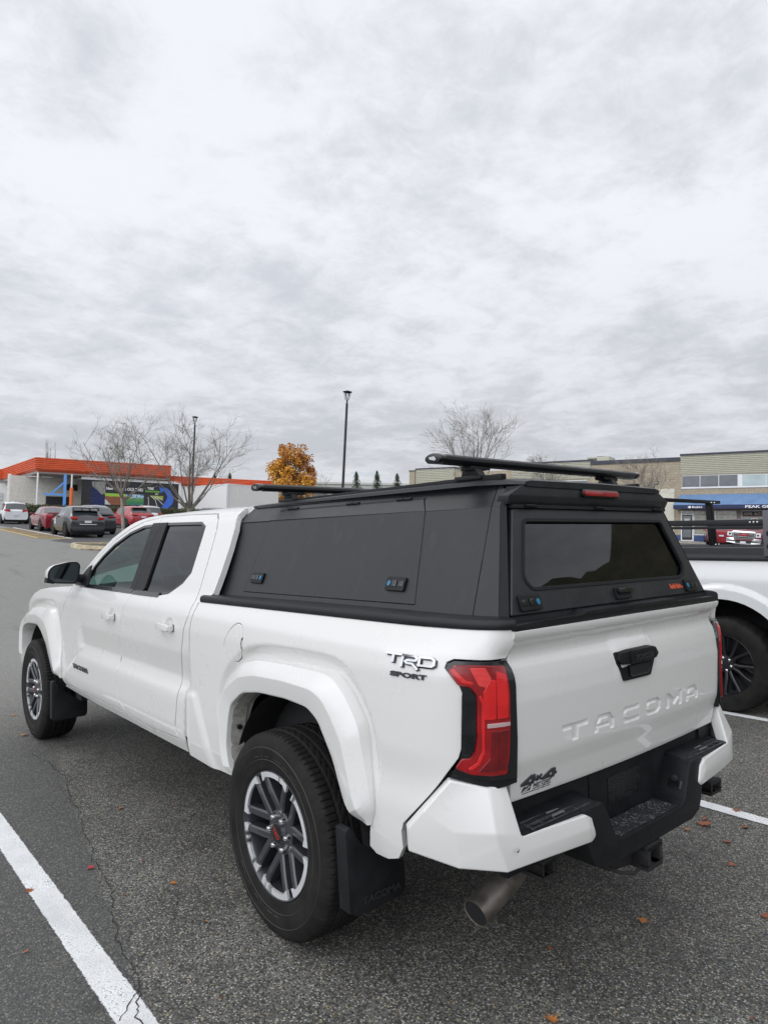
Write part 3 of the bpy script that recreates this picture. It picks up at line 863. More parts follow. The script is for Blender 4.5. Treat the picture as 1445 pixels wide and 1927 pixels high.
# ---- tail lamps
LAMPC = LAMP+[(-.854, .818), (-.947, .812), (-1.048, .812), (-1.054, .93), (-1.052, 1.10), (-1.046, 1.150)]
def lamp_set(mir):
    o = Panel().add(inset(LAMPC, .004), S, res=.03, depth=.03, off=.004, out=OUT).build('tail_lamp', M['black_gloss'], truck, mirror=mir)
    outer = [(-1.012, 1.160), (-.889, 1.163), (-.832, 1.161), (-.814, 1.145), (-.846, 1.106), (-.885, 1.100), (-.905, 1.076), (-.903, .944), (-.896, .905), (-.879, .880), (-.855, .878), (-.834, .850), (-.880, .836), (-.95, .833), (-1.000, .836), (-1.012, .90), (-1.018, 1.0), (-1.018, 1.08), (-1.011, 1.135)]
    Panel().add(rounded(outer, .006, 3), S, res=.03, depth=.02, off=.010, out=OUT, chamf=.003).build('lens', M['red_lens'], o, mirror=mir)
    for nm, poly, mt, off in (
        ('lit_block', [(-.926, 1.084), (-.951, 1.122), (-.968, 1.120), (-.966, 1.004), (-.926, 1.002)], 'red_bright', .0128),
        ('lit_block', [(-.971, 1.148), (-1.007, 1.136), (-1.011, 1.07), (-1.009, 1.006), (-.972, 1.004)], 'red_bright', .0128),
        ('top_block', [(-.880, 1.157), (-.930, 1.158), (-.952, 1.126), (-.940, 1.098), (-.912, 1.105)], 'red_block', .0124),
        ('lower_block', [(-.950, .966), (-.974, .966), (-.972, .848), (-.905, .844), (-.945, .884)], 'red_dark', .0118),
        ('lower_block', [(-.978, .966), (-1.012, .968), (-1.001, .850), (-.976, .849)], 'red_dark', .0118),
        ('light_guide', [(-.911, 1.070), (-.920, 1.050), (-.918, .905), (-.900, .870), (-.872, .852), (-.880, .848), (-.908, .866), (-.926, .902), (-.928, 1.052), (-.917, 1.076)], 'red_bright', .0122),
        ('light_guide', [(-.830, 1.154), (-.868, 1.118), (-.890, 1.114), (-.893, 1.108), (-.862, 1.110), (-.822, 1.146)], 'red_bright', .0122)):
        Panel().add(rounded(poly, .004, 3), S, res=.02, depth=.01, off=off, out=OUT, chamf=.0008).build(nm, M[mt], o, mirror=mir)
    Panel().add([(-.937, .988), (-1.015, .992), (-1.015, .982), (-.937, .977)], S, res=.02, depth=.01, off=.014, out=OUT).build('reverse_strip', M['clear_lens'], o, mirror=mir)
    ins_ = MB()
    fn = lambda u, v, d: S1(u, v, d)
    ins_.prism(rounded([(-.857, 1.078), (-.874, 1.092), (-.890, 1.086), (-.900, 1.070), (-.898, .946), (-.891, .911), (-.876, .889), (-.853, .892), (-.857, .93)], .006, 2), fn, .004, .012)
    for i in range(9):
        z = 1.06-.0065*i; ins_.prism([(-.864, z), (-.893, z), (-.893, z-.003), (-.864, z-.003)], fn, .012, .0155)
        z = .955-.0062*i; ins_.prism([(-.864, z), (-.890, z), (-.890, z-.003), (-.864, z-.003)], fn, .012, .0155)
    ins_.build('side_insert', M['black'], o, mirror=mir)
    return o
lamps = [lamp_set(False), lamp_set(True)]
# dark gasket below the lamps
for mir in (False, True):
    Panel().add([(-.812, .815), (-.842, .86), (-.87, .838), (-.96, .832), (-1.05, .834), (-1.05, .80), (-.95, .786), (-.86, .80)], S, res=.03, depth=.03, off=-.004, out=OUT).build('lamp_gasket', M['black'], truck, mirror=mir)

# ---- tailgate (surface over x and z, with the stamped name)
GT = smooth_table([(.60, .962), (.70, .972), (.727, .984), (.80, .998), (.850, 1.012), (.872, 1.015), (.95, 1.019), (1.04, 1.022), (1.10, 1.016), (1.14, 1.006), (1.175, .990), (1.19, .990), (1.215, 1.002), (1.232, 1.020), (1.245, 1.028), (1.262, 1.030), (1.29, 1.024)], .011)
LET = {
 'T': [[(0, 1), (1, 1), (1, .72), (.62, .72), (.62, 0), (.38, 0), (.38, .72), (0, .72)]],
 'A': [[(0, 0), (0, .55), (.22, 1), (.78, 1), (1, .55), (1, 0), (.80, 0), (.80, .25), (.20, .25), (.20, 0)], [(.22, .45), (.78, .45), (.68, .74), (.32, .74)]],
 'C': [[(1, 1), (.2, 1), (0, .75), (0, .25), (.2, 0), (1, 0), (1, .25), (.30, .25), (.20, .36), (.20, .64), (.30, .75), (1, .75)]],
 'O': [[(.2, 1), (.8, 1), (1, .75), (1, .25), (.8, 0), (.2, 0), (0, .25), (0, .75)], [(.30, .75), (.20, .64), (.20, .36), (.30, .25), (.70, .25), (.80, .36), (.80, .64), (.70, .75)]],
 'M': [[(0, 0), (0, 1), (.18, 1), (.5, .52), (.82, 1), (1, 1), (1, 0), (.82, 0), (.82, .55), (.5, .10), (.18, .55), (.18, 0)]],
}
WORD = [('T', -.463, -.322), ('A', -.284, -.163), ('C', -.114, .006), ('O', .048, .165), ('M', .213, .343), ('A', .380, .490)]
ZL0, ZL1 = .874, .931
LPOLY = []
for ch_, a, b in WORD:
    for p in LET[ch_]: LPOLY.append([(a+(b-a)*u, ZL0+(ZL1-ZL0)*v) for u, v in p])
def Sgate(x, z, off=0.):
    x = np.asarray(x, float); z = np.asarray(z, float)
    y = np.interp(z, GT[0], GT[1])
    crown = .018*(1-(x/.70)**2)*(1-.45*sm(1.12, 1.25, z))
    y = y+crown
    # raised pad around the handle
    hx = np.maximum(np.abs(x+.012)-.105, 0); hz = np.maximum(np.abs(z-1.10)-.055, 0)
    y = y+.009*(1-sm(.0, .045, np.hypot(hx, hz)))*sm(1.03, 1.10, z)
    # upper hollow with a step in its middle (the spoiler lip)
    if ((z > ZL0-.02) & (z < ZL1+.02)).any():
        m = (z > ZL0-.01) & (z < ZL1+.01) & (np.abs(x) < .52)
        if m.any():
            P = np.stack([x[m], z[m]], 1); dep = np.zeros(len(P))
            ins = np.zeros(len(P), bool); dd = np.full(len(P), 1e9)
            for p in LPOLY:
                ins ^= np_inside(p, P); dd = np.minimum(dd, np_dist(p, P))
            sd = np.where(ins, dd, -dd)
            dep = .0070*sm(-.0012, .0036, sd)
            y = y.copy(); y[m] -= dep
    return np.stack([x, -(y+np.asarray(off)), z], -1)
gate_out = [(-.700, 1.262), (-.699, 1.245), (-.690, 1.215), (-.684, 1.190), (-.692, 1.165), (-.701, 1.130), (-.704, 1.06), (-.704, .92), (-.700, .84), (-.692, .78), (-.684, .727)]
gate_poly = gate_out+[(-.35, .724), (0, .722), (.35, .724)]+[(-a, b) for a, b in reversed(gate_out)]+[(.3, 1.264), (0, 1.265), (-.3, 1.264)]
gp = Panel().add(gate_poly, Sgate, res=.02, depth=.03, out=(0, -1, 0), fine=[(-.475, .50, ZL0-.008, ZL1+.008, .0021)])
gate = gp.build('tailgate', M['white'], truck)
# dark gap frame behind
MB().bb(-.69, .69, -.955, -.945, .70, 1.26).build('tailgate_inner', M['black_dark'], gate)
# black cap along the top of the gate
cap = MB()
fg_ = lambda u, v, d: (u, d-.030*(1-(u/.70)**2)*.55*0-.016*(1-(u/.70)**2), v)
cap.prism([(-.702, 1.2645), (.702, 1.2645), (.702, 1.286), (.330, 1.288), (.285, 1.303), (-.315, 1.303), (-.360, 1.288), (-.702, 1.286)][::-1], fg_, -1.030, -.965)
cap.build('spoiler_cap', M['rail'], gate, bevel=.006, smooth=40)
# handle
def gh(u, v, d):
    p = Sgate(np.array([u]), np.array([v]))[0]; return (u, p[1]-d, v)
hcurve = lambda u: .012*(u/.15)**2
hb = MB()
hb.prism(rounded([(-.149, 1.135), (-.075, 1.140), (.070, 1.140), (.098, 1.135), (.120, 1.108), (.110, 1.090), (.072, 1.030), (-.108, 1.030), (-.146, 1.098)], .007, 3), lambda u, v, d: (u, d+hcurve(u), v), -1.052, -1.02)
hnd = hb.build('tailgate_handle', M['black'], gate, bevel=.003)
hg = MB()
gcv = lambda u, v, d: (u, d+hcurve(u)+.012*(abs(v-1.114)/.03)**2*.5, v)
hg.prism(rounded([(-.145, 1.134), (-.080, 1.139), (-.080, 1.090), (-.130, 1.092), (-.147, 1.110)], .004, 2), gcv, -1.066, -1.05)
hg.prism(rounded([(.071, 1.139), (.096, 1.134), (.118, 1.108), (.104, 1.093), (.071, 1.091)], .004, 2), gcv, -1.066, -1.05)
hg.prism(rounded([(-.082, 1.089), (.073, 1.090), (.073, 1.139), (-.082, 1.139)], .003, 2), gcv, -1.071, -1.05)
hg.build('handle_grip', M['black'], gate, bevel=.004, seg=2)
hs = MB().prism(rounded([(-.080, 1.082), (.066, 1.084), (.050, 1.043), (-.076, 1.043)], .006, 3), lambda u, v, d: (u, d, v), -1.0535, -1.05)
hs.build('grip_recess', M['black_dark'], gate)
hr = MB(); ribbon(hr, [(-.074, 1.052), (-.066, 1.044), (.044, 1.044), (.054, 1.060)], .003, lambda u, v, d: (u, -1.0536-d, v), 0, .002); hr.build('recess_edge', simple('grey_rim_line', (.05, .052, .056), .4), gate)  # thin lighter grey line along the lower rim of the recess
text_mesh('lettering', 'TOYOTA', lambda u, v, t: (-.066+.122*u, -1.0712-.0010*t+.012*(u-.5)**2*.2, 1.102+.021*v), simple('debossed_black', (.026, .027, .03), .45), gate, offset=.03)
# badges and sticker on the gate
fb4 = lambda u, v, d: (u, Sgate(np.array([u]), np.array([v]))[0][1]-d, v)
b4 = MB()
for x0 in (-.650, -.548):
    q = [(x0, .770), (x0+.003, .778), (x0+.046, .799), (x0+.064, .799), (x0+.064, .785), (x0+.072, .785), (x0+.070, .776), (x0+.061, .776), (x0+.061, .769), (x0+.040, .769), (x0+.040, .771)]
    b4.prism(q, fb4, .0008, .007)
ribbon(b4, [(-.574, .790), (-.550, .774)], .007, fb4, .0005, .005); ribbon(b4, [(-.574, .774), (-.550, .790)], .007, fb4, .0009, .0054)
b4.build('badge', M['dark_letter'], gate, bevel=.0015)
for x0 in (-.650, -.548):
    b4h = MB(); b4h.prism([(x0+.032, .781), (x0+.042, .781), (x0+.042, .787)], fb4, .0072, .0076); b4h.build('badge_hole', M['white2'], gate)
stk = lambda x0, x1, z0, z1, sl=0.: (lambda u, v, t: fb4(x0+(x1-x0)*u+.006*v, z0+(z1-z0)*v, .0004+.0006*t))
text_mesh('sticker', 'WEST COAST', stk(-.588, -.497, .752, .765), M['dark_letter'], gate, offset=.03)
text_mesh('sticker', 'AUTO GROUP', stk(-.588, -.497, .7455, .7505), M['dark_letter'], gate, offset=.02)
text_mesh('sticker', 'westcoastautogroup.com', stk(-.640, -.500, .7385, .7435), M['dark_letter'], gate, offset=.02)
sk = MB()
sk.prism([(-.640, .747), (-.634, .759), (-.626, .765), (-.618, .760), (-.609, .766), (-.593, .768), (-.598, .747)], fb4, .0004, .001)
sk.build('sticker_logo', M['dark_letter'], gate)
sk2 = MB(); ribbon(sk2, [(-.632, .7485), (-.617, .756), (-.624, .7485)], .0022, fb4, .0012, .0016); ribbon(sk2, [(-.616, .749), (-.604, .7615), (-.601, .758)], .002, fb4, .0012, .0016)
sk2.build('sticker_logo', M['white_letter'], gate)
# side badge on the bed
def tb(u, v, d):      # u along the truck backwards, v down, photo-like units
    return S1(-.622-(u-1.0)*.01455, 1.183-(v-3.3)*.0122, d)
STR = [([(1.05, 3.55), (4.35, 3.52)], .55), ([(2.62, 3.55), (2.55, 5.75)], .52),
       ([(4.40, 6.6), (4.55, 4.1), (4.95, 3.62), (7.05, 3.62), (7.45, 3.95), (7.3, 4.6), (6.9, 4.75), (5.5, 4.75), (5.15, 5.1), (5.45, 5.5), (6.6, 5.55), (7.75, 6.9)], .50)]
for nm, mt, dd, du, dv in (('badge_shadow', 'dark_letter', (.0008, .0048), .20, .34), ('badge', 'badge_silver', (.0050, .0075), 0, 0)):
    tbm = MB()
    for pts, wd in STR: ribbon(tbm, [(a+du, b+dv) for a, b in pts], wd+(.20 if du else 0), tb, *dd)
    ribbon(tbm, [(a+du, b+dv) for a, b in [(7.95, 3.65), (10.4, 3.65), (11.0, 4.15), (11.0, 5.3), (10.5, 5.75), (7.95, 5.75)]], .52+(.20 if du else 0), tb, *dd, closed=True)
    tbm.build(nm, M[mt], bed_l, smooth=20)
text_mesh('badge', 'SPORT', lambda u, v, t: S1(-.640-.108*u, 1.104+.0165*v+.004, .0008+.003*t), M['dark_letter'], bed_l, offset=.05)
tbr = MB()
tb2 = lambda u, v, d: (lambda p: (-p[0], p[1], p[2]))(S1(-.768+(u-1.0)*.01455, 1.183-(v-3.3)*.0122, d))
for pts, wd in STR: ribbon(tbr, pts, wd, tb2, .001, .006)
ribbon(tbr, [(7.95, 3.65), (10.4, 3.65), (11.0, 4.15), (11.0, 5.3), (10.5, 5.75), (7.95, 5.75)], .52, tb2, .001, .006, closed=True)
tbr.build('badge', M['badge_silver'], bed_r)

# ---- rail caps on the bed sides (black plastic, stepping round the corner)
def rail_cap(mir):
    mb = MB(); rows = []
    prof = [(.006, -.004), (.0085, .004), (.0085, .016), (.003, .0255), (-.010, .030), (-.045, .032), (-.10, .032), (-.10, 0), (-.02, -.004)]
    ss = list(np.linspace(.845, -.58, 20))+list(np.linspace(-.62, -1.055, 16))
    for s_ in ss:
        zt = 1.259+(.858-s_)*.0095 if s_ > -.75 else 1.2745
        u = min(max((S0-s_)/SL, 0), 1)
        row = []
        for (o_, dz) in prof:
            oo = o_ if o_ > -.05 else o_*(1-.55*u)
            p = S1(s_, zt, 0.)
            q = S1(s_, zt, .01); nn = Vector(q)-Vector(p); nn.z = 0; nn.normalize()
            row.append(tuple(Vector((p[0], p[1], zt+dz))+nn*oo))
        rows.append(row)
    n = len(prof)
    vs = [p for r in rows for p in r]; fs = []
    for i in range(len(rows)-1):
        for j in range(n): fs.append((i*n+j, i*n+(j+1) % n, (i+1)*n+(j+1) % n, (i+1)*n+j))
    fs.append(tuple(range(n))); fs.append(tuple(reversed(range((len(rows)-1)*n, len(rows)*n))))
    mb.add(vs, fs)
    return mb.build('bed_rail_cap', M['rail'], truck, smooth=38, mirror=mir)
rail_cap(False); rail_cap(True)

# ---- rear bumper
bump = MB()
bump.prism([(-.42, .655), (-.312, .657), (-.285, .615), (-.245, .530), (-.215, .511), (.215, .511), (.245, .530), (.285, .615), (.312, .657), (.42, .655), (.405, .545), (.385, .490), (.364, .458), (.30, .440), (-.30, .440), (-.364, .458), (-.385, .490), (-.405, .545)],
           lambda u, v, d: (u, d+.012*(u/.42)**2+(.0 if d > -1.0 else (.655-v)*-.03), v), -1.082, -.955)
bump.bb(-.225, .225, -.965, -.945, .45, .75)
for sg in (-1, 1):
    bump.prism([(.305, -1.072), (.70, -1.046), (.74, -.985), (.70, -.93), (.305, -.93)], lambda u, v, d: (sg*u, v, d), .60, .652)
    bump.bb(sg*.225, sg*.68, -.962, -.93, .48, .72)
    bump.prism([(-1.06, .60), (-.945, .60), (-.945, .67), (-.985, .672), (-1.05, .655)], lambda u, v, d: (sg*d, u+(d-.318)*.085, v), .318, .69)
bumper = bump.build('rear_bumper', M['black'], truck, bevel=.008, seg=2, smooth=40)
# tread pattern of the steps
def tread_mat():
    b = NB('worn_step_tread'); co = b.co(); n = b.noise(16, 5, .7, co); f = b.noise(260, 2, .6, co)
    v = b.n('ShaderNodeTexVoronoi', {'Vector': co, 'Scale': 95.})
    wv = b.ramp(v.outputs[0], .25, .55, 1., 0.)
    c = b.mix(b.math('MULTIPLY', wv, b.ramp(n, .40, .62)), (.016, .017, .019), (.16, .16, .16))
    b.bsdf(Base_Color=c, Roughness=.6, Normal=b.bump(wv, .5, .004)); return b.done()
M['tread'] = tread_mat()
tp = MB().bb(-.20, .20, -1.068, -.968, .5112, .5145); tp.build('step_tread', M['tread'], bumper)
tp = MB().bb(-.11, .11, -.9675, -.965, .565, .665); tp.build('plate_mount', simple('scuffed_plate_mount', (.009, .0095, .010), .28, var=.6, vscale=60, spec=.3), bumper)
for sg in (-1, 1):
    t1 = MB()
    for i in range(4):
        y = -1.045+.022*i
        t1.bb(sg*.345, sg*.66, y-.0025, y+.0025, .6525+.0055*0+.001+(.0 if i < 3 else .004), .6575+.004*i*.6)
    for i in range(6):
        x = .36+.058*i; t1.bb(sg*x, sg*(x+.0035), -1.05, -.975, .6525, .6582)
    t1.build('step_rib', simple('worn_rib', (.05, .052, .056), .45, var=.4, vscale=30), bumper)
    t2 = MB()
    for y in (-1.032, -1.008): t2.bb(sg*.475, sg*.535, y-.004, y+.004, .6585, .6625)
    t2.build('grip_insert', simple('grey_grip', (.16, .16, .165), .5), bumper)
    sk_ = MB().prism(rounded([(-1.058, .555), (-1.0, .558), (-.998, .625), (-1.056, .628)], .012, 3), lambda u, v, d: (sg*(d+(v-.59)*.62+.012), u, v), .262, .270)
    sko = sk_.build('socket_surround', M['black_gloss'], bumper, bevel=.002)
    MB().lathe([(.0, .013), (.010*-sg, .013), (.014*-sg, .009)], 12, 'x', (sg*.272, -1.028, .592)).build('socket', M['under'], bumper)
# white end caps
def endcap(mir):
    V = dict(A=(-.868, -.905, .818), Rt=(-.780, -.981, .795), It=(-.719, -.998, .800), LU=(-.915, -.828, .715), Lm=(-.938, -.782, .655), Lb=(-.928, -.775, .580),
             Rm=(-.803, -1.026, .674), Rb=(-.768, -1.040, .556), N=(-.706, -1.047, .648), At=(-.418, -1.080, .646), Ae=(-.385, -1.080, .628), Ab=(-.363, -1.082, .566), Ac=(-.385, -1.080, .548), Bm=(-.59, -1.070, .560),
             Nl=(-.706, -1.052, .600), Atl=(-.41, -1.088, .60), Mb=(-.865, -.93, .560), Ml=(-.872, -.918, .668))
    nm = list(V); ix = {n: i for i, n in enumerate(nm)}
    F = ['A LU Ml Rm Rt', 'LU Lm Ml', 'Lm Lb Mb Ml', 'Ml Mb Rb Rm', 'Rt Rm N It', 'Rm Rb Nl N', 'Rb Bm Nl', 'N Nl Atl At', 'Nl Bm Ac Atl', 'At Atl Ae', 'Ae Atl Ab', 'Atl Ac Ab']
    vs = [Vector(V[n]) for n in nm]
    fs = [[ix[a] for a in f.split()] for f in F]
    bm = bmesh.new(); bv = [bm.verts.new(v) for v in vs]
    for f in fs: bm.faces.new([bv[i] for i in f])
    bmesh.ops.recalc_face_normals(bm, faces=bm.faces)
    if sum((f.normal.dot(Vector((-1, -1, 0))))*f.calc_area() for f in bm.faces) < 0:
        bmesh.ops.reverse_faces(bm, faces=bm.faces)
    ext = bmesh.ops.extrude_face_region(bm, geom=bm.faces[:])
    # keep the outer skin, push the copy inwards
    newv = [g for g in ext['geom'] if isinstance(g, bmesh.types.BMVert)]
    for v in newv: v.co += Vector((.030, .040, -.004)) if v.co.x < -.85 else Vector((.006, .048, -.004))
    bmesh.ops.recalc_face_normals(bm, faces=bm.faces)
    es = [e for e in bm.edges if len(e.link_faces) == 2 and e.calc_face_angle(0) > R(9)]
    bmesh.ops.bevel(bm, geom=es, offset=.007, segments=3, profile=.6, affect='EDGES', clamp_overlap=True)
    if mir:
        for v in bm.verts: v.co.x *= -1
        bmesh.ops.reverse_faces(bm, faces=bm.faces)
    me = bpy.data.meshes.new('bumper_end_cap'); bm.to_mesh(me); bm.free()
    me.materials.append(M['white'])
    for p in me.polygons: p.use_smooth = True
    me.set_sharp_from_angle(angle=R(40))
    return link(bpy.data.objects.new('bumper_end_cap', me), bumper)
for mir in (False, True): endcap(mir)
MB().lathe([(0, .006), (-.004, .006), (-.006, .003)], 10, 'y', (-.742, -1.055, .620)).build('parking_sensor', M['alu'], bumper)
for sg in (-1, 1):
    ik = MB(); ik.prism([(.700, .66), (.722, .785), (.690, .80), (.60, .80), (.60, .66)], lambda u, v, d: (sg*u, d, v), -.97, -.90)
    ik.build('bumper_bracket', M['black'], bumper)
    ik = MB(); ik.bb(sg*.55, sg*.85, -.92, -.70, .56, .66); ik.build('bumper_beam', M['under'], bumper)

# ---- hitch receiver, tow loops, exhaust
ht = MB()
def tube_sq(mb, x0, x1, z0, z1, y0, y1, th):
    mb.bb(x0, x1, y0, y1, z1-th, z1); mb.bb(x0, x1, y0, y1, z0, z0+th)
    mb.bb(x0, x0+th, y0, y1, z0+th, z1-th); mb.bb(x1-th, x1, y0, y1, z0+th, z1-th)
tube_sq(ht, -.050, .052, .345, .436, -1.085, -.80, .020)
ht.bb(-.05, .052, -1.03, -.80, .436, .50)
ht.bb(-.05, -.02, -1.07, -1.0, .436, .46)
ht.tube([(.052, -1.05, .40), (.078, -1.05, .40)], .014, 10)
ht.prism([(-.20, .372), (-.05, .352), (-.05, .400), (-.17, .41)], lambda u, v, d: (u, d, v), -1.02, -.90)
ht.tube([(-.06, -1.06, .355), (-.13, -1.07, .362), (-.19, -1.05, .378), (-.20, -1.0, .385), (-.14, -.98, .372)], .007, 6)
ht.bb(-.52, .52, -.88, -.82, .43, .50)
ht.build('hitch_receiver', M['under'], truck, bevel=.003)
MB().bb(-.028, .030, -1.03, -1.02, .367, .415).build('receiver_bore', M['black_dark'], truck)
for sg in (-1, 1):
    lp = MB()
    tube_sq(lp, *sorted((sg*.445, sg*.52)), .425, .490, -.975, -.88, .013)
    lp.build('tow_loop', M['under'], truck, bevel=.003)
    if sg < 0: continue
    lp2 = MB(); tube_sq(lp2, *sorted((sg*.70, sg*.80)), .395, .455, -.97, -.80, .016)
    lp2.build('bumper_mount', M['under'], truck, bevel=.003)
ex = MB()
path = [(-.36, -.30, .46), (-.36, -.60, .455), (-.375, -.74, .445), (-.42, -.808, .425), (-.50, -.830, .395), (-.60, -.833, .362), (-.695, -.836, .330)]
ex.tube(path, [.042, .043, .045, .046, .047, .0475, .0478], 28, cap=False)
d_ = (Vector(path[-1])-Vector(path[-2])).normalized()
p_ = Vector(path[-1])
ex.tube([p_, p_-d_*.002, p_-d_*.12], [.0478, .0438, .042], 28, cap=False)
exo = ex.build('exhaust_pipe', M['exhaust'], truck, recalc=False)
sl_ = MB().tube([p_-d_*.003, p_-d_*.16], [.0435, .0418], 28); sl_.build('pipe_bore', M['black_dark'], exo, recalc=True)

# ---- mud flaps
MF = [(-.962, .560), (-.940, .574), (-.905, .512), (-.80, .430), (-.716, .402), (-.718, .312), (-.732, .288), (-.941, .284), (-.956, .300)]
for cy, dy, nm in ((-.50, 0, 'r'), (3.10, 0, 'f')):
    for mir in (False, True):
        mb = MB(); dz = 0 if nm == 'r' else -.03
        mb.prism(rounded(MF, .012, 3), lambda u, v, d: (u, cy+d+(v-.45)*.12, v+dz), -.006, .006)
        mb.prism([(-.966, .30), (-.950, .292), (-.938, .57), (-.958, .562)], lambda u, v, d: (u-.002, cy+d+(v-.45)*.12, v+dz), -.0045, .055)
        fo = mb.build('mud_flap', M['rubber'], truck, bevel=.004, mirror=mir)
        if nm == 'r':
            text_mesh('lettering', 'TACOMA', lambda u, v, t: ((-.915+.175*u) if not mir else (.74+.175*u), cy-.0075-.0015*t+(.325-.45)*.12, .312+.026*v), simple('flap_relief', (.019, .020, .022), .5), fo, offset=.03)

# ---- side mirrors
for mir in (False, True):
    mm = MB(); sh = rounded([(-1.092, 1.318), (-1.086, 1.372), (-1.055, 1.408), (-.955, 1.432), (-.895, 1.432), (-.872, 1.408), (-.880, 1.320), (-.905, 1.272), (-1.05, 1.282)], .022, 4)
    # pillowed housing: outline rings shrinking forwards
    c0 = np.array(sh).mean(0); rows = []
    for (y, sc) in ((2.735, .985), (2.742, 1.0), (2.78, .995), (2.84, .93), (2.885, .78), (2.905, .5), (2.91, .12)):
        rows.append([(c0[0]+(a-c0[0])*sc, y, c0[1]+(b-c0[1])*sc) for a, b in sh]); rows[-1].append(rows[-1][0])
    mm.grid(rows)
    mo = mm.build('side_mirror', M['white'], truck, smooth=60, mirror=mir)
    fr = MB(); fr.prism(sh, lambda u, v, d: (c0[0]+(u-c0[0])*.99, d, c0[1]+(v-c0[1])*.985), 2.730, 2.752)
    fr.prism([(-1.094, 1.29), (-1.09, 1.325), (-1.06, 1.318), (-1.045, 1.280)], lambda u, v, d: (u, d, v), 2.733, 2.80)
    fr.tube([(-.90, 2.79, 1.315), (-.80, 2.80, 1.300)], [.030, .034], 10)
    fr.prism([(2.66, 1.262), (2.95, 1.262), (2.80, 1.385), (2.76, 1.40)], lambda u, v, d: (-(XF(np.array([u]), np.array([v]))[0]+d), u, v), -.01, .012)
    fr.build('mirror_frame', M['black'], mo, bevel=.004, mirror=mir)
    gm = MB().prism(inset(sh, .012), lambda u, v, d: (u, d-(u-c0[0])*.03, v), 2.727, 2.732)
    gm.build('mirror_glass', M['mirror'], mo, mirror=mir)

